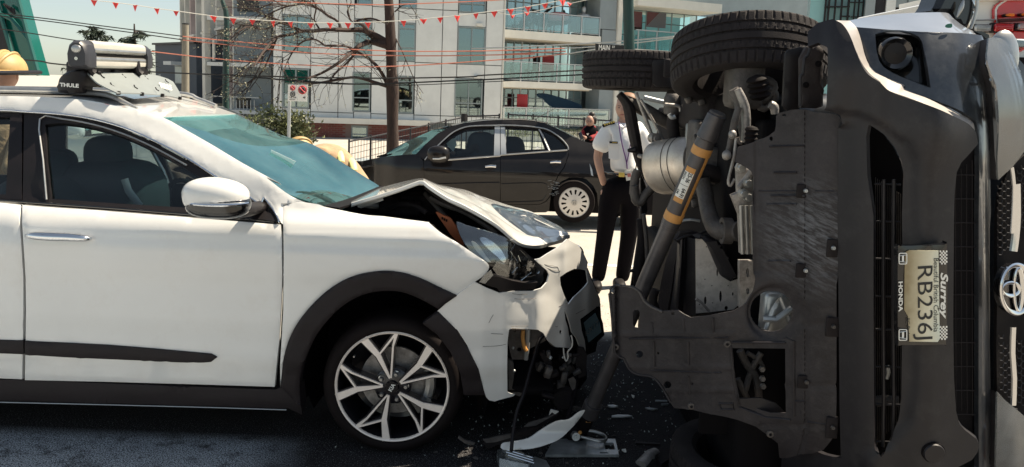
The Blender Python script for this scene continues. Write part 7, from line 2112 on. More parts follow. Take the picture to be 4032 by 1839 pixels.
tube('label_rule', [sl(tm) + (f_ * math.cos(R(a)) + g_ * math.sin(R(a))) * (R1 + .0042) for a in (-40, -25, -10, 8)], .0008, M['print_black'], LB, 4)
# foot of the strut: dark lower jack, base plate with ring handle
ft = Q('A6', 960, 930, 3.62)
tube('strut_foot', [sb - axs * .03, (sb + ft) / 2, ft], [.034, .033, .032], M['bay'], ST, 20)
tube('foot_collar', [sb - axs * .05, sb + axs * .02], [.045, .045], M['strut'], ST, 24)
rbox('amber_tag', Q('A6', 1030, 808, 3.46), (.024, .006, .022), M['yellow'], ST, .002)
lathe('amber_button', [(.001, -.003), (.006, -.003), (.0095, 0), (.0095, .004)], Q('A6', 965, 905, 3.5), (0, 1, 0), M['yellow'], ST, 16)
bp0 = G('A6', 690, 1110); bp1 = G('A6', 1268, 1110); bp2 = G('A6', 1240, 985); bp3 = G('A6', 760, 985)
hz = Vector((0, 0, .012))
def up(v, h): return Vector((v.x, v.y, v.z + h))
hole1 = None
Pl2 = [(p.x, p.y) for p in (bp0, bp1, bp2, bp3)]
def gpt(x, y): g = G('A6', x, y); return (g.x, g.y)
sl1 = [gpt(*p) for p in ((1160, 1070), (1240, 1070), (1225, 1015), (1160, 1015))]
sl2 = [gpt(*p) for p in ((1115, 1102), (1190, 1102), (1180, 1092), (1120, 1090))]
V2, Tt = tri2d(Pl2, [sl1, sl2], .05)
V, Fc = shell([(x, y, .022) for x, y in V2], [tuple(int(i) for i in t) for t in Tt], .014, CAM)
mesh_obj('base_plate', V, Fc, M['plategrey'], ST)
tube('ring_handle', [G('A6', x, y) + Vector((0, 0, h)) for x, y, h in ((925, 1000, .05), (1010, 1020, .05), (1110, 1040, .045), (1165, 1020, .04), (1150, 985, .04), (1080, 965, .045), (1010, 962, .05))], .008, M['satin'], ST, 10, sm=4)
lathe('pivot_bolt', [(.001, -.02), (.010, -.02), (.010, -.012), (.020, -.012), (.022, .02)], G('A6', 925, 1000) + Vector((0, -.02, .055)), (-.1, 1, -.2), M['plategrey'], ST, 20)
rbox('foot_hinge', G('A6', 930, 1010) + Vector((.0, .05, .05)), (.08, .07, .09), M['bay'], ST, .01)
# ================================================================== black sedan
J = thing('black_sedan', 'black four-door sedan with scraped rear door parked across the street behind the crash', 'car', tuple(Vector((.2, 10.9, gz(10.9)))))
JS = [(-.4, 10.36), (0.0, 10.30), (.35, 10.26), (.55, 10.25), (.70, 10.29), (.78, 10.34), (1.2, 10.55), (1.4, 10.7)]
JF = [(1380, 1.2), (1420, .75), (1480, .35), (1560, .12), (1680, 0)]
def js(o=0.0):
    def f(px, py):
        r = ray(px, py); y = 10.3
        for _ in range(4):
            z = CAM.z - .06 + r.z * (y / r.y)
            y = lerp_tab(JS, z) + lerp_tab(JF, px)
        return y + o
    return f
def jp(name, pts, mt, o=0.0, th=.02, holes=(), step=12, **k): return panel(name, q('A3', *pts), js(o), mt, J, th=th, holes=[q('A3', *h) for h in holes], step=step, **k)
# fenders and doors
jp('front_fender', [(-150, 480), (60, 480), (250, 440), (420, 425), (560, 415), (600, 440), (625, 480), (640, 700), (610, 900), (400, 960), (380, 860), (320, 760), (220, 700), (120, 720), (40, 800), (0, 900), (-150, 880)], M['jetta'])
jp('front_door', [(630, 480), (660, 430), (715, 472), (900, 462), (1338, 428), (1338, 700), (1337, 880), (1200, 930), (620, 950), (640, 700)], M['jetta'])
jp('rear_door', [(1342, 428), (1960, 378), (1970, 420), (1925, 540), (1880, 600), (1840, 680), (1800, 800), (1760, 850), (1700, 880), (1342, 882)], M['jetta'])
archJ = [(1790, 1010), (1785, 900), (1800, 820), (1840, 735), (1900, 670), (1980, 632), (2060, 625), (2140, 650), (2200, 710), (2235, 780), (2240, 900)]
jp('rear_quarter', [(1962, 376), (2100, 340), (2250, 330), (2420, 345), (2560, 400), (2600, 520), (2590, 760), (2500, 880), (2245, 900)] + archJ[:-1][::-1][:1] + [(2200, 710), (2140, 650), (2060, 625), (1980, 632), (1900, 670), (1850, 720), (1848, 680), (1885, 605), (1932, 542), (1974, 422)], M['jetta'])
jp('side_sill', [(620, 955), (1200, 935), (1337, 886), (1700, 884), (1765, 855), (1805, 805), (1790, 940), (1760, 955), (640, 975)], M['jetta'], o=-.01)
tube('door_crease', [P(*s, js(-.012)(*s)) for s in q('A3', (640, 700), (900, 690), (1330, 680))], .010, M['jetta'], J, 6, sm=2)
tube('door_crease', [P(*s, js(-.004)(*s)) for s in q('A3', (1350, 860), (1690, 850), (1740, 830), (1770, 780), (1765, 720), (1730, 680), (1350, 690))], .006, M['jetta'], J, 6, sm=2)
rrj = random.Random(2)
for k in range(26):
    x = rrj.uniform(1775, 1860); y = rrj.uniform(660, 800)
    s = q('A3', (x, y), (x + rrj.uniform(8, 40), y + rrj.uniform(-10, 10)))
    tube('scrape', [P(*a, js(-.006)(*a)) for a in s], .0018, M['galv'], J, 4)
jp('dent_highlight', [(2165, 500), (2190, 560), (2200, 620), (2180, 610)], M['galv'], o=-.01, th=.004)
# greenhouse
wl = [(640, 470), (700, 400), (800, 300), (900, 215), (1000, 170), (1100, 155), (1290, 150), (1340, 148), (1500, 152), (1700, 170), (1800, 200), (1900, 270), (1960, 340), (1968, 376)]
roofo = [(560, 415), (640, 330), (760, 225), (880, 160), (1000, 128), (1150, 110), (1400, 100), (1600, 108), (1750, 130), (1860, 180), (1960, 235), (2100, 290), (2200, 330), (2100, 345), (1975, 380)]
jp('roof_side', wl + roofo[::-1], M['jetta'], th=.03)
panel('window_frame', q('A3', *[(645, 478), (705, 405), (803, 305), (903, 220), (1003, 176), (1100, 160), (1340, 153), (1500, 157), (1700, 175), (1800, 205), (1895, 272), (1952, 342), (1962, 376), (1340, 424), (715, 470)]), js(.03), M['black'], J, th=.02, step=14,
      holes=[q('A3', (760, 395), (850, 300), (930, 240), (1010, 200), (1100, 182), (1284, 172), (1275, 425), (850, 455), (835, 400)), q('A3', (1390, 172), (1560, 178), (1690, 195), (1755, 380), (1395, 402)), q('A3', (1715, 198), (1790, 222), (1880, 285), (1940, 350), (1942, 372), (1795, 380))])
for i, pts in enumerate([[(760, 395), (850, 300), (930, 240), (1010, 200), (1100, 182), (1284, 172), (1275, 425), (850, 455), (835, 400)], [(1390, 172), (1560, 178), (1690, 195), (1755, 380), (1395, 402)], [(1715, 198), (1790, 222), (1880, 285), (1940, 350), (1942, 372), (1795, 380)]]):
    panel('side_window', q('A3', *pts), js(.035), G1, J, th=.004, step=40)
tube('window_trim', [P(*s, js(-.012)(*s)) for s in q('A3', *wl)], .010, M['satin'], J, 6, sm=3)
tube('window_trim', [P(*s, js(-.014)(*s)) for s in q('A3', (715, 478), (900, 466), (1336, 432), (1345, 424), (1960, 378))], .012, M['satin'], J, 6)
jp('centre_pillar', [(1288, 160), (1336, 158), (1338, 424), (1280, 428)], M['galv'], o=.005)
jp('centre_pillar', [(1342, 162), (1380, 165), (1396, 412), (1344, 420)], M['galv'], o=.005)
tube('quarter_bar', [P(*s, js(.0)(*s)) for s in q('A3', (1700, 185), (1735, 250), (1795, 385))], .022, M['satin'], J, 8, .5, sm=2)
# roof, windscreen, bonnet
patch('roof', [q('A3', (900, 160, 10.78), (1150, 118, 10.72), (1400, 105, 10.7), (1600, 110, 10.72), (1780, 140, 10.8)), q('A3', (880, 150, 11.5), (1150, 100, 11.5), (1400, 92, 11.5), (1600, 98, 11.5), (1780, 128, 11.5)), q('A3', (880, 155, 12.0), (1400, 112, 12.0), (1780, 135, 12.0))], M['jetta'], J, nu=20, nv=4)
patch('windscreen', [q('A3', (730, 185, 11.9), (880, 178, 11.2), (905, 190, 10.72)), q('A3', (480, 300, 12.0), (640, 320, 11.2), (690, 335, 10.6)), q('A3', (235, 445, 12.1), (420, 430, 11.2), (560, 418, 10.45))], G2, J, nu=16, nv=5, th=.006)
patch('windscreen_surround', [q('A3', (880, 158, 11.2), (700, 200, 11.95), (460, 305, 12.05), (215, 445, 12.15)), q('A3', (890, 172, 11.2), (735, 192, 11.9), (490, 300, 12.0), (240, 446, 12.1))], M['jetta'], J, nu=16, nv=2, th=.02)
patch('bonnet', [q('A3', (210, 450, 12.1), (420, 436, 11.3), (590, 420, 10.46)), q('A3', (60, 490, 12.1), (250, 470, 11.2), (400, 470, 10.55)), q('A3', (-120, 560, 12.0), (-60, 540, 11.2), (-40, 560, 10.7))], M['jetta'], J, nu=16, nv=4)
for x0 in (200, 245): tube('wiper', [Q('A3', x0, 440, 11.0), Q('A3', x0 + 90, 415, 10.9)], .012, M['black'], J, 6)
patch('boot', [q('A3', (2080, 300, 10.75), (2080, 292, 12.0)), q('A3', (2250, 335, 10.65), (2250, 325, 12.0)), q('A3', (2430, 350, 10.6), (2430, 340, 12.0)), q('A3', (2580, 420, 10.6), (2580, 410, 12.0))], M['jetta'], J, nu=6, nv=4)
patch('rear_window', [q('A3', (1780, 140, 10.85), (1780, 132, 12.0)), q('A3', (1960, 225, 10.8), (1960, 215, 12.0)), q('A3', (2090, 295, 10.75), (2090, 288, 12.0))], M['gloss'], J, nu=6, nv=4)
tube('aerial', [Q('A3', 1650, 115, 11.3), Q('A3', 1690, 75, 11.5), Q('A3', 1850, -10, 11.9)], [.012, .006, .003], M['black'], J, 6)
# interior and far side
panel('far_side_panel', q('A3', (560, 430), (760, 215), (1000, 140), (1400, 118), (1700, 140), (1960, 330), (2200, 380), (2200, 800), (600, 800)), 12.0, M['bay'], J, th=.04, step=60, holes=[q('A3', (850, 350), (930, 250), (1020, 210), (1290, 190), (1290, 370), (1250, 400)), q('A3', (1390, 190), (1690, 205), (1760, 370), (1400, 385))])
for x, y, d in ((1160, 290, 11.0), (1240, 300, 11.7), (1440, 320, 11.7)):
    sb_ = blob('seat', Q('A3', x, y + 130, d), (.22, .22, .34), M['seat'], J, power=.6)
    blob('headrest', Q('A3', x, y - 10, d), (.10, .12, .10), M['seat'], sb_, power=.7)
patch('dashboard', [q('A3', (640, 440, 10.7), (640, 430, 11.9)), q('A3', (860, 420, 10.7), (860, 410, 11.9))], M['black'], J, nu=4, nv=2, th=.2)
panel('sun_shade_paper', q('A3', (835, 310), (880, 275), (925, 268), (935, 330), (905, 392), (860, 350)), 10.85, M['curtain'], J, th=.01, step=20)
panel('window_sticker', q('A3', (1665, 348), (1700, 345), (1702, 368), (1668, 372)), js(.02), M['white'], J, th=.002, step=20)
# mirror, handles
jm = blob('mirror', Q('A3', 768, 418, 10.05), (.155, .09, .12), M['jetta'], J, power=.8)
tube('mirror_trim', [Q('A3', x, y, 9.96) for x, y in ((715, 458), (770, 460), (835, 448))], .022, M['galv'], jm, 8, .6)
jp('mirror_sail', [(640, 470), (690, 415), (730, 430), (720, 478)], M['black'], o=-.01)
for x, y in ((1230, 540), (1830, 500)):
    jp('handle_cup', cr([(x - 25, y - 10), (x + 10, y - 30), (x + 60, y - 15), (x + 40, y + 25), (x - 5, y + 35)], 3, True), M['black'], o=-.004, th=.004, step=10)
    tube('door_handle', [P(*s, js(-.05)(*s)) for s in q('A3', (x - 30, y - 8), (x + 20, y - 14), (x + 70, y - 10))], [.015, .02, .02], M['chrome'], J, 8)
# wheel
def jwheel(cx, cy, r_t, dd, detail=True):
    c = Q('A3', cx, cy, dd); s_ = dd / F_PX / 2.35
    Rr = r_t * s_
    V, Fc = lathe_vf([(Rr * .66, .18), (Rr * .95, .2), (Rr, .16), (Rr, .03), (Rr * .96, .0), (Rr * .75, -.012), (Rr * .68, .0)], 48)
    w = mesh_obj('wheel', place(V, c, (0, 1, 0)), Fc, M['rubber'], J)
    if detail:
        hr = Rr * .69
        lathe('wheel_back', [(.001, .05), (hr, .05)], c, (0, 1, 0), M['bay'], w, 32)
        n = 14
        holes = []
        out = [(hr * math.cos(2 * math.pi * i / 56), hr * math.sin(2 * math.pi * i / 56)) for i in range(56)]
        for i in range(n):
            a = 2 * math.pi * (i + .3) / n; t1_, t2_ = .10, .045
            holes.append([((hr * rr) * math.cos(a + da), (hr * rr) * math.sin(a + da)) for rr, da in ((.86, -t1_), (.90, 0), (.86, t1_), (.56, t2_ * 1.6), (.56, -t2_ * 1.6))])
        V2, Tt = tri2d(out, holes, hr / 9, dense=False)
        V3 = [c + Vector((x, -.012 - .02 * (1 - math.hypot(x, y) / hr), y)) for x, y in V2]
        V3, F3 = shell(V3, [tuple(int(i) for i in t) for t in Tt], .012, CAM)
        mesh_obj('hubcap', V3, F3, M['hub'], w)
        lathe('rim_ring', [(hr * .98, -.004), (hr * 1.04, -.014), (hr * 1.07, -.002)], c, (0, 1, 0), M['hub'], w, 48)
        lathe('hub_badge', [(.001, -.045), (.035, -.044), (.040, -.036)], c, (0, 1, 0), M['satin'], w, 20)
        vl = [c + Vector((x, -.047, z)) for x, z in ((-.022, .024), (-.010, -.002), (0, .020), (.010, -.002), (.022, .024))]
        tube('badge_lines', vl, .0025, M['print_black'], w, 4)
        tube('badge_lines', [c + Vector((x, -.047, z)) for x, z in ((-.02, .002), (-.010, -.026), (0, -.004), (.010, -.026), (.02, .002))], .0025, M['print_black'], w, 4)
jwheel(2022, 862, 197, 10.30)
jwheel(190, 900, 197, 10.9)
rbox('underbody', (0.25, 11.25, gz(11) + .42), (4.0, 1.5, .35), M['bay'], J, .05)
for xx in (-1.1, 1.62):
    V, Fc = lathe_vf([(.2, -.1), (.31, -.1), (.31, .1), (.2, .1)], 24, True); mesh_obj('wheel', place(V, (xx, 11.95, gz(11.95) + .31), (0, 1, 0)), Fc, M['rubber'], J)
# bystander car behind the firefighters seen through the near car's window: a pale copy of the same shape
pale = mat('silver_blue_paint', (.42, .45, .47), .3, coat=.8)
J2 = copy_tree(J)
J2.location = (-5.6, 12.3, gz(10.9) + .02)
def repaint(o):
    if o.type == 'MESH' and any(s.material == M['jetta'] for s in o.material_slots):
        for s in o.material_slots:
            s.link = 'OBJECT'; s.material = pale
    for c in o.children: repaint(c)
repaint(J2)
J2['label'] = 'pale sedan glimpsed through the side window of the white crossover'
J2.name = 'pale_sedan'
def drop(o, names):
    for c in list(o.children):
        if c.name.split('.')[0] in names:
            for g in list(c.children): bpy.data.objects.remove(g)
            bpy.data.objects.remove(c)
drop(J2, ('scrape', 'dent_highlight', 'sun_shade_paper', 'window_sticker'))

# ================================================================== people
def head_obj(name, c, h, face, mt, parent, hairmat=None, hair=None, turn=0.0):
    """head of height h centred at c looking along face"""
    f = Vector(face).normalized(); s = f.cross(Vector((0, 0, 1))).normalized(); u = s.cross(f)
    V, Fc = [], []
    nu, nv = 28, 22
    for j in range(nv + 1):
        ph = -math.pi / 2 + math.pi * j / nv
        for i in range(nu):
            th = 2 * math.pi * i / nu
            x, y, z = math.cos(ph) * math.cos(th), math.cos(ph) * math.sin(th), math.sin(ph)   # x side, y forward
            X, Y, Z = x * .36, y * .43, z * .5
            if z < 0: X *= 1 - .32 * z * z; Y *= 1 - .12 * z * z
            if y > .3:
                Y += .10 * math.exp(-(x / .16) ** 2 - ((z + .12) / .16) ** 2)          # nose
                Y -= .035 * math.exp(-((abs(x) - .34) / .15) ** 2 - ((z - .06) / .10) ** 2)  # eye sockets
                Y += .025 * math.exp(-(x / .2) ** 2 - ((z + .44) / .07) ** 2)            # lips
                Y += .03 * math.exp(-(x / .2) ** 2 - ((z + .75) / .12) ** 2)             # chin
            V.append(Vector(c) + s * (X * h) + f * (Y * h) + u * (Z * h))
    for j in range(nv):
        for i in range(nu):
            a, b = j * nu + i, j * nu + (i + 1) % nu
            Fc.append((a, b, b + nu, a + nu))
    o = mesh_obj(name, V, Fc, mt, parent, True, 70)
    for sx in (-1, 1):
        e = Vector(c) + s * (sx * .13 * h) + f * (.375 * h) + u * (.035 * h)
        blob('eye', e, (.035 * h, .03 * h, .022 * h), M['print_black'], o, nu=8, nv=6)
        blob('ear', Vector(c) + s * (sx * .36 * h) - f * .02 * h, (.03 * h, .06 * h, .11 * h), mt, o, nu=8, nv=6)
        tube('eyebrow', [Vector(c) + s * (sx * .06 * h) + f * (.41 * h) + u * (.10 * h), Vector(c) + s * (sx * .2 * h) + f * (.36 * h) + u * (.11 * h)], .010 * h, M['hair'], o, 5)
    blob('mouth', Vector(c) + f * (.425 * h) - u * (.22 * h), (.09 * h, .02 * h, .018 * h), MATS.get('lips') or mat('lips', (.35, .12, .10), .5), o, nu=10, nv=6)
    return o
def hand(parent, w, dirv, palm_n, L_, mt, curl=.5):
    d = Vector(dirv).normalized(); n = Vector(palm_n).normalized(); s = d.cross(n).normalized()
    verts = [Vector(w), Vector(w) + d * L_ * .25, Vector(w) + d * L_ * .5]
    edges = [(0, 1), (1, 2)]; rad = [.028, .036, .034]
    for k, (off, ln) in enumerate(((-.03, .40), (-.01, .48), (.011, .45), (.031, .36))):
        b = len(verts)
        p = verts[2] + s * off
        dd = d.copy()
        verts.append(p); rad.append(.011); edges.append((2, b))
        for m_ in range(3):
            dd = (dd + n * curl * .5).normalized()
            p = p + dd * (L_ * ln / 3)
            verts.append(p); rad.append(.0095 - .001 * m_); edges.append((b + m_, b + m_ + 1))
    b = len(verts)
    p = verts[1] - s * .035
    verts += [p, p + (d - s * .6 + n * .3) * L_ * .2, p + (d * .9 - s * .3 + n * .5) * L_ * .38]; rad += [.013, .012, .010]
    edges += [(1, b), (b, b + 1), (b + 1, b + 2)]
    return skin_body('hand', verts, edges, rad, mt, parent, 1)

# captain (d 6.4)
CD = 6.62
CP = thing('person', 'woman in a white short-sleeved officer shirt and black trousers beside the overturned car', 'person', tuple(Vector((Q('A1', 230, 1140, CD).x, CD, 0))))
A = lambda x, y, d=CD: Q('A1', x, y, d)
hd_c = A(312, 112, CD)
hc = head_obj('head', hd_c, .235, (-.45, -1, -.05), M['skin'], CP)
blob('hair', hd_c + Vector((.022, .022, .045)), (.096, .108, .098), mat('ginger_hair', (.20, .09, .04), .6), CP, power=.9)
body_v = [A(300, 520), A(300, 420), A(300, 300), A(298, 235), A(300, 195), A(306, 160),
          A(215, 235), A(165, 330), A(150, 400), A(166, 470, CD - .04), A(190, 560, CD - .02),
          A(385, 235, CD + .05), A(425, 330, CD + .1), A(430, 430, CD + .1), A(420, 520, CD + .05)]
body_e = [(0, 1), (1, 2), (2, 3), (3, 4), (4, 5), (3, 6), (6, 7), (7, 8), (8, 9), (9, 10), (3, 11), (11, 12), (12, 13), (13, 14)]
skin_body('body', body_v, body_e, [(.13, .10), (.125, .10), (.14, .105), (.13, .10), .055, .05, .06, .048, .042, .036, .03, .06, .048, .04, .032], M['skin'], CP)
shirt_v = [A(298, 488), A(298, 440), A(296, 370), A(296, 300), A(298, 240), A(300, 205), A(222, 228), A(185, 290), A(158, 372), A(378, 230, CD + .05), A(415, 300, CD + .08), A(432, 380, CD + .1)]
skin_body('shirt', shirt_v, [(0, 1), (1, 2), (2, 3), (3, 4), (4, 5), (4, 6), (6, 7), (7, 8), (4, 9), (9, 10), (10, 11)],
          [(.160, .115), (.172, .125), (.165, .122), (.172, .125), (.15, .115), .062, .080, .090, .100, .080, .090, .100], M['shirt'], CP)
tube('collar', [A(268, 200, CD - .10), A(285, 215, CD - .13), A(300, 222, CD - .13)], [.02, .024, .008], M['shirt'], CP, 8, .5)
tube('collar', [A(330, 200, CD - .10), A(318, 215, CD - .13), A(303, 224, CD - .13)], [.02, .024, .008], M['shirt'], CP, 8, .5)
ep = tube('epaulette', [A(182, 214, CD - .03), A(250, 194, CD - .05)], .040, M['trouser'], CP, 10, .35)
for k in range(5):
    t = .12 + k * .19
    a_ = A(182, 214, CD - .03).lerp(A(250, 194, CD - .05), t)
    rbox('epaulette_stripe', a_ + Vector((0, -.012, .010)), (.012, .075, .014), M['gold'], ep, .002)
panel('pocket_flap', q('A1', (212, 308), (285, 312), (285, 325), (250, 338), (212, 325)), CD - .150, M['shirt'], CP, th=.008, step=30)
panel('pocket', q('A1', (214, 328), (284, 330), (282, 405), (250, 412), (216, 402)), CD - .140, M['shirt'], CP, th=.004, step=30)
nt_ = panel('name_tag', q('A1', (220, 303), (268, 305), (268, 317), (220, 315)), CD - .165, MATS['sign_black'], CP, th=.006, step=30)
panel('name_tag_line', q('A1', (236, 308), (264, 309), (264, 312), (236, 311)), CD - .172, M['gold'], nt_, th=.001, step=30)
tube('lanyard', [A(275, 190, CD - .12), A(278, 230, CD - .16), A(295, 330, CD - .17), A(318, 420, CD - .16), A(322, 462, CD - .155)], .005, mat('purple_cord', (.10, .03, .16), .7), CP, 6, sm=3)
tube('lanyard', [A(345, 300, CD - .15), A(332, 370, CD - .16), A(320, 430, CD - .16)], .004, MATS['purple_cord'], CP, 6, sm=3)
bg_ = panel('badge_card', q('A1', (308, 476), (345, 470), (355, 525), (318, 532)), CD - .16, M['white'], CP, th=.004, step=30)
panel('badge_photo', q('A1', (322, 490), (342, 488), (345, 508), (326, 510)), CD - .166, mat('badge_print', (.55, .18, .16), .6), bg_, th=.001, step=30)
skin_body('trousers', [A(290, 500), A(290, 560), A(225, 600), A(195, 830, CD - .02), A(150, 1120, CD - .05), A(345, 600, CD + .03), A(335, 830, CD + .03), A(290, 1120, CD + .02)],
          [(0, 1), (1, 2), (2, 3), (3, 4), (1, 5), (5, 6), (6, 7)], [(.165, .115), (.19, .13), .115, .082, .066, .115, .082, .066], M['trouser'], CP)
tube('belt', [A(192, 484, CD), A(215, 488, CD - .10), A(290, 494, CD - .150), A(350, 494, CD - .12), A(385, 490, CD)], .019, M['gloss'], CP, 8, .5, sm=3)
rbox('belt_buckle', A(290, 496, CD - .165), (.050, .010, .040), M['gold'], CP, .008)
for x, y, dd in ((148, 1140, CD - .1), (285, 1125, CD - .05)):
    p = A(x, y, dd); p.z = .045
    blob('shoe', p + Vector((-.02, -.05, 0)), (.055, .14, .05), M['shoe'], CP, power=.8)
hand(CP, A(188, 575, CD - .02), (.1, 0, -1), (.6, .2, 0), .17, M['skin'])
0 and tube('sleeve_hem', [A(118, 378, CD - .02), A(135, 392, CD - .09), A(165, 396, CD - .11), A(196, 392, CD - .06)], .006, M['shirt'], CP, 6, sm=3)

# woman in plaid
WD = 13.2
WP = thing('person', 'woman in an open red plaid shirt looking at a phone by the mesh fence', 'person', (Q('A3', 2170, 300, WD).x, WD, gz(WD)))
B = lambda x, y, d=WD: Q('A3', x, y, d)
head_obj('head', B(2170, 112), .225, (-.35, -1, -.35), M['skin'], WP)
blob('hair', B(2182, 90, WD + .035), (.092, .10, .09), M['hair'], WP); blob('hair_bun', B(2188, 48, WD), (.055, .05, .045), M['hair'], WP, nu=12, nv=8)
blob('hair_side', B(2218, 105, WD), (.03, .05, .07), M['hair'], WP, nu=10, nv=8)
for sx in (2150, 2180): 
    V, Fc = tube_vf([B(sx + 10 * math.cos(t * .785), 110 + 8 * math.sin(t * .785), WD - .115) for t in range(9)], .003, 4, cap=False); mesh_obj('glasses', V, Fc, M['black'], WP)
gzw = gz(WD)
hipz = gzw + .92
hx = B(2170, 300).x
skin_body('body', [Vector((hx, WD, hipz)), B(2168, 240), B(2168, 190), B(2170, 150), B(2172, 130), B(2120, 195), B(2105, 250), B(2110, 262, WD - .22), B(2225, 195), B(2225, 260), B(2150, 268, WD - .24), Vector((hx - .1, WD, gzw + .48)), Vector((hx - .1, WD, gzw + .06)), Vector((hx + .1, WD, gzw + .48)), Vector((hx + .1, WD, gzw + .06))],
          [(0, 1), (1, 2), (2, 3), (3, 4), (2, 5), (5, 6), (6, 7), (2, 8), (8, 9), (9, 10), (0, 11), (11, 12), (0, 13), (13, 14)], [(.14, .1), (.13, .1), (.14, .1), .05, .045, .05, .042, .03, .05, .042, .03, .07, .045, .07, .045], M['trouser'], WP)
skin_body('plaid_shirt', [B(2215, 300), B(2222, 240), B(2212, 185), B(2180, 160, WD + .06), B(2228, 250, WD - .05), B(2160, 274, WD - .18), B(2128, 185), B(2105, 240), B(2098, 262, WD - .12)],
          [(0, 1), (1, 2), (2, 3), (1, 4), (4, 5), (3, 6), (6, 7), (7, 8)], [(.07, .10), .08, .07, .06, .055, .045, .065, .06, .045], M['plaid'], WP)
skin_body('plaid_shirt_front', [B(2120, 200, WD - .02), B(2122, 250, WD - .02)], [(0, 1)], [(.05, .1), (.05, .09)], M['plaid'], WP, 1)
tube('shirt_print', [B(2140, 225, WD - .13), B(2148, 240, WD - .13), B(2158, 222, WD - .13)], .008, M['white'], WP, 4)
hand(WP, B(2104, 262, WD - .2), (-.5, -.4, .3), (.3, 0, 1), .15, M['skin'], .6)
hand(WP, B(2140, 268, WD - .24), (-.8, -.2, .2), (0, 0, 1), .15, M['skin'], .6)
phn = rbox('phone', B(2085, 248, WD - .3), (.07, .02, .13), M['gloss'], None, .006, ax=(Vector((.8, .3, .4)).normalized(), Vector((-.2, .9, -.3)).normalized(), Vector((-.4, .1, .9)).normalized()))
tag(phn, 'small dark phone held by the woman in red plaid', 'phone')
for dx in (-.1, .1): blob('shoe', Vector((hx + dx, WD - .05, gzw + .045)), (.05, .13, .045), M['shoe'], WP)

def helmet(c, r, face, parent, mt=None):
    mt = mt or M['helmet']
    f = Vector((face[0], face[1], 0)).normalized(); u = Vector((0, 0, 1)); s = f.cross(u).normalized()
    def fn(x, y, z):
        if z < -.05: z = -.05 + (z + .05) * .12; x *= 1.0; y *= 1.0
        return x, y, z
    o = blob('helmet', c, (r * .95, r * 1.15, r * .95), mt, parent, ax=(s, f, s.cross(f)), fn=fn, nu=28, nv=18)
    V, Fc = [], []
    n = 32
    for i in range(n):
        a = 2 * math.pi * i / n
        for rr, h in ((.93, .02), (1.32, -.10), (1.30, -.14), (.93, -.04)):
            V.append(Vector(c) + s * (math.cos(a) * rr * r * .92) + f * (math.sin(a) * rr * r * 1.15) + Vector((0, 0, h * r)))
    for i in range(n):
        for j in range(4):
            Fc.append((i * 4 + j, ((i + 1) % n) * 4 + j, ((i + 1) % n) * 4 + (j + 1) % 4, i * 4 + (j + 1) % 4))
    mesh_obj('brim', V, Fc, mt, o)
    for k in (-1, 0, 1):
        pts = [Vector(c) + s * (k * .45 * r * math.cos(t)) + f * (1.17 * r * math.sin(t)) + Vector((0, 0, .97 * r * math.sqrt(max(0, 1 - math.sin(t) ** 2 - (k * .42 * math.cos(t)) ** 2)))) for t in [(-1.3 + 2.6 * i / 10) for i in range(11)]]
        tube('helmet_rib', pts, .012, mt, o, 6)
    return o
def fighter(label, hip, chest, neck, headc, shl, shr, hdl, hdr, feet, jacket, face, d0, hr=.13, pants=None):
    t = thing('person', label, 'person', tuple(Vector((hip.x, hip.y, gz(hip.y)))))
    pl = pants or jacket
    kl, kr = (hip + feet[0]) / 2 + Vector((-.05, -.1, .05)), (hip + feet[1]) / 2 + Vector((.05, -.1, .05))
    verts = [hip, chest, neck, shl, (shl + hdl) / 2 + Vector((-.02, -.03, -.05)), hdl, shr, (shr + hdr) / 2 + Vector((.02, 0, -.05)), hdr, kl, feet[0], kr, feet[1]]
    skin_body('body', verts, [(0, 1), (1, 2), (2, 3), (3, 4), (4, 5), (2, 6), (6, 7), (7, 8), (0, 9), (9, 10), (0, 11), (11, 12)],
              [(.21, .18), (.23, .19), (.13, .12), .11, .085, .06, .11, .085, .06, .11, .08, .11, .08], jacket, t)
    head_obj('head', headc, .23, face, M['skin'], t)
    helmet(headc + Vector((0, .0, .05)), hr, face, t)
    hand(t, hdl, (hdl - shl), (0, 0, -1), .17, M['black'], .5)
    hand(t, hdr, (hdr - shr), (0, 0, -1), .17, M['black'], .5)
    for f in feet: blob('boot', Vector((f.x, f.y - .06, gz(f.y) + .06)), (.06, .15, .06), M['black'], t)
    return t
Z2p = lambda x, y, d: Q('Z2', x, y, d)
g_ = lambda x, y: Vector((x, y, gz(y) + .06))
hipA = Z2p(560, 960, 6.6); 
f1 = fighter('firefighter in a tan coat with lime stripes bending over behind the crumpled hood', hipA, Z2p(430, 850, 6.55), Z2p(335, 790, 6.5), Z2p(238, 785, 6.45), Z2p(345, 800, 6.3), Z2p(345, 800, 6.75), Z2p(300, 960, 6.2), Z2p(320, 960, 6.8), [g_(hipA.x + .05, 6.5), g_(hipA.x + .15, 6.9)], M['tan'], (-.6, -.4, -.6), 6.5, .088)
for k, (x, y) in enumerate(((435, 778), (500, 822))):
    pts = [Z2p(x + 25 * math.cos(a) - 10, y + 60 - 70 * math.sin(a), 6.55 - .24 * math.cos(a)) for a in [0.1 + i * .3 for i in range(10)]]
    tube('reflective_stripe', pts, .028, M['reflect'], f1, 8, .35)
Z1p = lambda x, y, d: Q('Z1', x, y, d)
hb = Z1p(40, 700, 5.9)
f2 = fighter('firefighter in a yellow helmet standing beyond the roof at the left edge', Vector((hb.x - .1, 5.9, .75)), Vector((hb.x - .1, 5.9, 1.2)), Vector((hb.x - .08, 5.9, 1.42)), Z1p(30, 392, 5.9), Vector((hb.x - .32, 5.9, 1.40)), Vector((hb.x + .10, 5.95, 1.40)), Vector((hb.x - .4, 5.7, .95)), Vector((hb.x + .12, 5.7, .95)), [g_(hb.x - .2, 5.9), g_(hb.x + .02, 5.9)], M['tan'], (-.2, 1, 0), 5.9, .155)
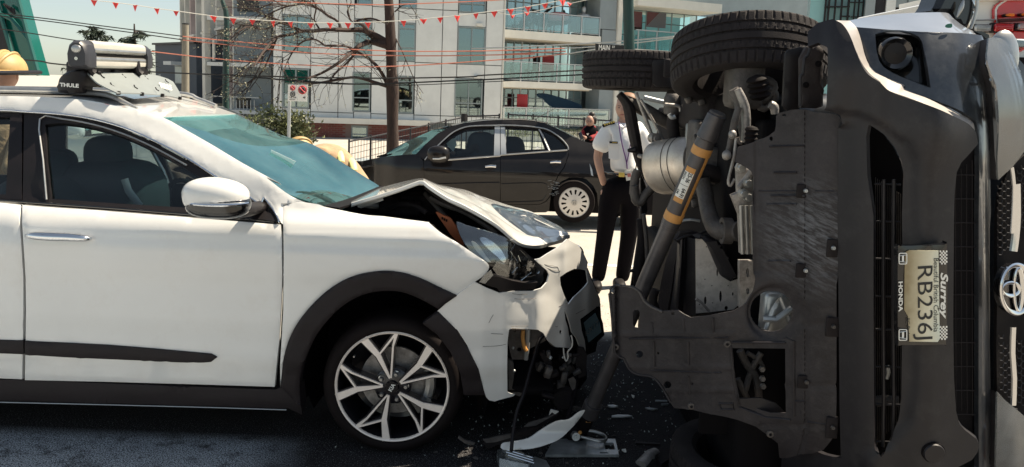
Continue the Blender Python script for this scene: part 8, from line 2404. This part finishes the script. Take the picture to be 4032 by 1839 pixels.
hc2 = Z1p(1070, 880, 5.7)
f3 = fighter('firefighter in a dark jacket and yellow helmet seen through the white crossover windows', Vector((hc2.x - .2, 5.9, .7)), Z1p(1010, 940, 5.75), Z1p(1060, 890, 5.7), Z1p(1150, 830, 5.6), Z1p(920, 920, 5.6), Z1p(1090, 900, 5.9), Z1p(1100, 1100, 5.5), Z1p(1200, 1080, 5.8), [g_(hc2.x - .3, 5.8), g_(hc2.x, 6.0)], M['darkcloth'], (.8, -.5, -.4), 5.7, .125)
# driver in the sedan
dv = thing('person', 'driver sitting in the front of the black sedan with one arm raised', 'person', tuple(B(1150, 420, 10.95)))
C = lambda x, y, d=10.95: Q('A3', x, y, d)
head_obj('head', C(1150, 275), .23, (-.7, -.7, 0), mat('skin_dark', (.22, .12, .09), .5), dv)
blob('cap', C(1152, 243), (.095, .10, .05), M['darkcloth'], dv)
skin_body('body', [C(1160, 440), C(1158, 360), C(1155, 310), C(1100, 350, 10.8), C(1040, 400, 10.8), C(930, 410, 10.9), C(1200, 350, 11.2), C(1180, 410, 11.2)], [(0, 1), (1, 2), (1, 3), (3, 4), (4, 5), (1, 6), (6, 7)], [.15, .15, .05, .06, .05, .035, .06, .05], M['darkcloth'], dv)
hand(dv, C(930, 408, 10.9), (-1, 0, .1), (0, 0, -1), .15, MATS['skin_dark'])

# ================================================================== fire engine at the right edge
FT = thing('fire_engine', 'red and white fire engine with long lamp bars behind the overturned car', 'fire engine', tuple(Vector((5.4, 9.2, gz(9.2)))))
FD = 9.0
E = lambda x, y, d=FD: Q('A4', x, y, d)
panel('cab_panel', q('A4', (350, 40), (370, 27), (830, 0), (970, -40), (1500, -40), (1500, 900), (350, 900)), FD, M['firewhite'], FT, th=1.8, step=60)
panel('cab_panel_upper', q('A4', (830, -120), (1500, -120), (1500, -5), (830, -2)), FD - .15, M['firewhite'], FT, th=1.8, step=60)
redp = panel('red_band', q('A4', (1000, 120), (1015, 60), (1050, 25), (1100, 5), (1600, -5), (1600, 420), (1018, 400), (1015, 320), (1160, 300), (1015, 200)), FD - .03, M['firered'], FT, th=.03, step=40)
panel('red_band_edge', q('A4', (962, 175), (962, 90), (985, 45), (1040, 8), (1100, -8), (1120, -10), (1060, 12), (1010, 40), (985, 75), (978, 175)), FD - .03, M['firered'], FT, th=.02, step=30)
panel('white_pin_stripe', q('A4', (982, 180), (982, 90), (1000, 55), (1040, 20), (1090, 2), (1110, 0), (1055, 30), (1015, 62), (1000, 95), (999, 180)), FD - .035, M['firewhite'], FT, th=.01, step=30)
panel('white_pin_stripe', q('A4', (996, 182), (1014, 182), (1018, 400), (1000, 400)), FD - .036, M['firewhite'], FT, th=.01, step=30)
panel('red_band_edge', q('A4', (975, 182), (992, 182), (994, 400), (978, 400)), FD - .034, M['firered'], FT, th=.01, step=30)
tube('panel_seam', [E(790, 188, FD - .04), E(975, 182, FD - .04)], .008, M['galv'], FT, 5)
tube('panel_seam', [E(1010, 192, FD - .06), E(1600, 165, FD - .06)], .02, MATS['dark_lattice_wood'], FT, 6)
def lamp(x0, y0, x1, y1, m_, nm='lamp'):
    a, b = E(x0, y0, FD - .1), E(x1, y1, FD - .1); c = (a + b) / 2
    w_, h_ = abs(b.x - a.x), abs(a.z - b.z)
    o = rbox(nm + '_bezel', c + Vector((0, .02, 0)), (w_ * 1.12, .08, h_ * 1.25), M['black'], FT, .02)
    rbox(nm + '_lens', c + Vector((0, -.04, 0)), (w_, .06, h_), m_, o, .03, seg=3)
    for k in range(5):
        z = c.z - h_ / 2 + h_ * (k + .5) / 5
        tube('lens_ridge', [Vector((c.x - w_ * .45, c.y - .072, z)), Vector((c.x + w_ * .45, c.y - .072, z))], .004, m_, o, 4)
    return o
lamp(775, 228, 915, 295, M['plategrey'], 'flood')
lamp(958, 218, 1122, 300, M['redlens'], 'warning')
lamp(1170, 220, 1340, 285, M['plategrey'], 'flood')
lamp(385, 56, 428, 80, M['amber'], 'marker')
lamp(1070, 130, 1125, 155, M['amber'], 'marker')
lamp(1215, 125, 1290, 150, M['amber'], 'marker')
panel('bumper_deck', q('A4', (1120, 428), (1180, 415), (1600, 400), (1600, 520), (1160, 470)), FD - .4, MATS.get('orange_red') or mat('orange_red', (.55, .06, .03), .35, coat=.5), FT, th=.3, step=40)
panel('bumper_face', q('A4', (1150, 480), (1250, 455), (1600, 440), (1600, 700), (1185, 700)), FD - .42, M['firewhite'], FT, th=.3, step=40)
panel('bumper_stripe', q('A4', (1145, 490), (1250, 448), (1252, 462), (1155, 510)), FD - .44, M['firered'], FT, th=.02, step=40)
panel('dark_underside', q('A4', (1175, 530), (1600, 530), (1600, 1000), (1200, 1000)), FD - .5, M['bay'], FT, th=.3, step=60)
rbox('siren', E(1195, 402, FD - .35), (.20, .2, .09), mat('siren_blue_grey', (.22, .30, .34), .4), FT, .03)
tube('grab_rail', [E(1120, 400, FD - .2), E(1165, 395, FD - .2)], .02, M['galv'], FT, 8)
for xx in (5.0, 7.5):
    V, Fc = lathe_vf([(.25, -.15), (.5, -.15), (.5, .15), (.25, .15)], 30, True); mesh_obj('wheel', place(V, (xx, FD + .2, gz(FD) + .5), (0, 1, 0)), Fc, M['rubber'], FT)

# ================================================================== debris
def shard(label, nm, reg, pts, z0, m_, ctg='debris', th=.008, tilt=0.0, group=None):
    P3 = [G(reg, x, y) for x, y in pts]
    c = sum(P3, Vector()) / len(P3)
    zz = [(p - c).y * tilt for p in P3]
    V = [(p.x, p.y, gz(p.y) + z0 + max(0, h) ) for p, h in zip(P3, zz)]
    V, Fc = shell(V, [tuple(range(len(V)))], th, CAM)
    o = mesh_obj(nm, V, Fc, m_, None, False)
    return tag(o, label, ctg, group)
shard('long silver shard lying on the asphalt between the cars', 'trim_shard', 'A6', [(1212, 786), (1260, 778), (1340, 780), (1375, 788), (1300, 795), (1215, 795)], .012, M['galv'])
shard('small bright shard above the long one between the cars', 'trim_shard', 'A6', [(1178, 702), (1230, 700), (1262, 710), (1230, 718), (1190, 712)], .012, M['galv'])
shard('thin pale strip near the torn undershield edge', 'trim_shard', 'A6', [(1555, 660), (1650, 662), (1650, 668), (1557, 667)], .01, M['galv'])
shard('dull glass sliver below the thin pale strip', 'glass_shard', 'A6', [(1475, 718), (1530, 722), (1575, 728), (1540, 735), (1490, 726)], .01, M['plategrey'])
shard('flat grey chip close to the undershield corner', 'trim_shard', 'A6', [(1600, 690), (1660, 684), (1655, 692), (1605, 697)], .01, M['plategrey'])
shard('tiny white chip beside the strut on the asphalt', 'plastic_chip', 'A6', [(1370, 625), (1392, 632), (1388, 645), (1374, 638)], .015, M['white'])
shard('white triangular chip right of the base plate', 'plastic_chip', 'A6', [(1292, 1052), (1322, 1048), (1328, 1066), (1312, 1066)], .012, M['white'])
shard('pale chip in front of the lying wheel', 'plastic_chip', 'A6', [(1752, 728), (1790, 724), (1795, 738), (1760, 740)], .012, M['plategrey'])
# broken clear lamp piece at the bottom edge
bl2 = thing('broken_lamp', 'broken clear lamp housing lying at the bottom edge in front of the white crossover', 'lamp', tuple(G('A6', 480, 1120)))
def lampbox(pts, dz, m_, nm, hgt):
    P3 = [G('A6', x, y) for x, y in pts]
    V = [(p.x, p.y, .008) for p in P3] + [(p.x * .98 + .02 * P3[0].x, p.y * .98 + .02 * P3[0].y + .015, hgt) for p in P3]
    n = len(P3)
    return mesh_obj(nm, V, [tuple(range(n))[::-1], tuple(range(n, 2 * n))] + [(i, (i + 1) % n, n + (i + 1) % n, n + i) for i in range(n)], m_, bl2, False)
lampbox([(310, 1130), (330, 1200), (560, 1250), (610, 1190), (480, 1140), (380, 1110)], 0, G4, 'lens', .05)
lampbox([(560, 1180), (600, 1260), (740, 1260), (700, 1190), (610, 1160)], 0, M['plategrey'], 'housing', .035)
for k in range(3):
    tube('lens_rib', [G('A6', 370 + k * 14, 1120 + k * 24) + Vector((0, 0, .055)), G('A6', 590 + k * 6, 1180 + k * 22) + Vector((0, 0, .05))], .004, M['chrome'], bl2, 6)
bk = thing('broken_bracket', 'broken metal bracket lug at the bottom edge beside the lying wheel', 'bracket', tuple(G('A6', 1530, 1120)))
tube('lug_arm', [G('A6', 1440, 1200) + Vector((0, 0, .03)), G('A6', 1520, 1140) + Vector((0, 0, .05)), G('A6', 1560, 1120) + Vector((0, 0, .05))], [.03, .026, .02], M['steel'], bk, 10, .5)
V, Fc = tube_vf([Q('A6', 1527 + 16 * math.cos(t * .5236), 1092 + 22 * math.sin(t * .5236), 3.42) for t in range(13)], .007, 8, cap=False); mesh_obj('lug_eye', V, Fc, M['plategrey'], bk)
shard('dark crumpled plate beside the metal bracket lug', 'crumpled_plate', 'A6', [(1560, 1085), (1640, 1070), (1720, 1085), (1700, 1130), (1600, 1200), (1560, 1150)], .03, M['under'], th=.02)
shard('black strip of trim left of the wheel at the undershield', 'trim_strip', 'A6', [(1400, 985), (1590, 1000), (1590, 1010), (1400, 1000)], .01, M['black'])
# crushed glass and grit scattered between the cars
cg = random.Random(12)
gl = []
for k in range(1700):
    y = cg.uniform(3.3, 6.0); x = cg.gauss(.35, .55)
    s = cg.uniform(.0015, .005) * (1 + .3 * (y - 3.3)); a = cg.uniform(0, 6.28)
    c = Vector((x, y, .004))
    gl.append(([c + Vector((math.cos(a) * s, math.sin(a) * s, 0)), c + Vector((math.cos(a + 2) * s, math.sin(a + 2) * s, 0)), c + Vector((math.cos(a + 4.2) * s, math.sin(a + 4.2) * s, s * 1.3))], [(0, 1, 2)]))
V, Fc = join_vf(*gl)
fr2 = []
for k in range(260):
    y = cg.uniform(3.3, 5.6); x = cg.gauss(.3, .45); s = cg.uniform(.004, .016); a = cg.uniform(0, 6.28)
    c = Vector((x, y, .004)); w_ = cg.uniform(.2, .9)
    p4 = [c + Vector((math.cos(a) * s * u_ - math.sin(a) * s * v_ * w_, math.sin(a) * s * u_ + math.cos(a) * s * v_ * w_, 0)) for u_, v_ in ((-1, -1), (1, -.8), (.9, 1), (-.7, .8))]
    fr2.append((p4 + [c + Vector((0, 0, s * .5))], [(0, 1, 4), (1, 2, 4), (2, 3, 4), (3, 0, 4)]))
V2_, F2_ = join_vf(*fr2)
tag(mesh_obj('plastic_fragments', V2_, F2_, M['cast'], None, False), 'small dark plastic fragments strewn under the crushed nose', 'fragments', None, 'stuff')
tag(mesh_obj('crushed_glass', V, Fc, M['curtain'], None, False), 'crushed glass grit scattered over the asphalt between the two cars', 'glass grit', None, 'stuff')
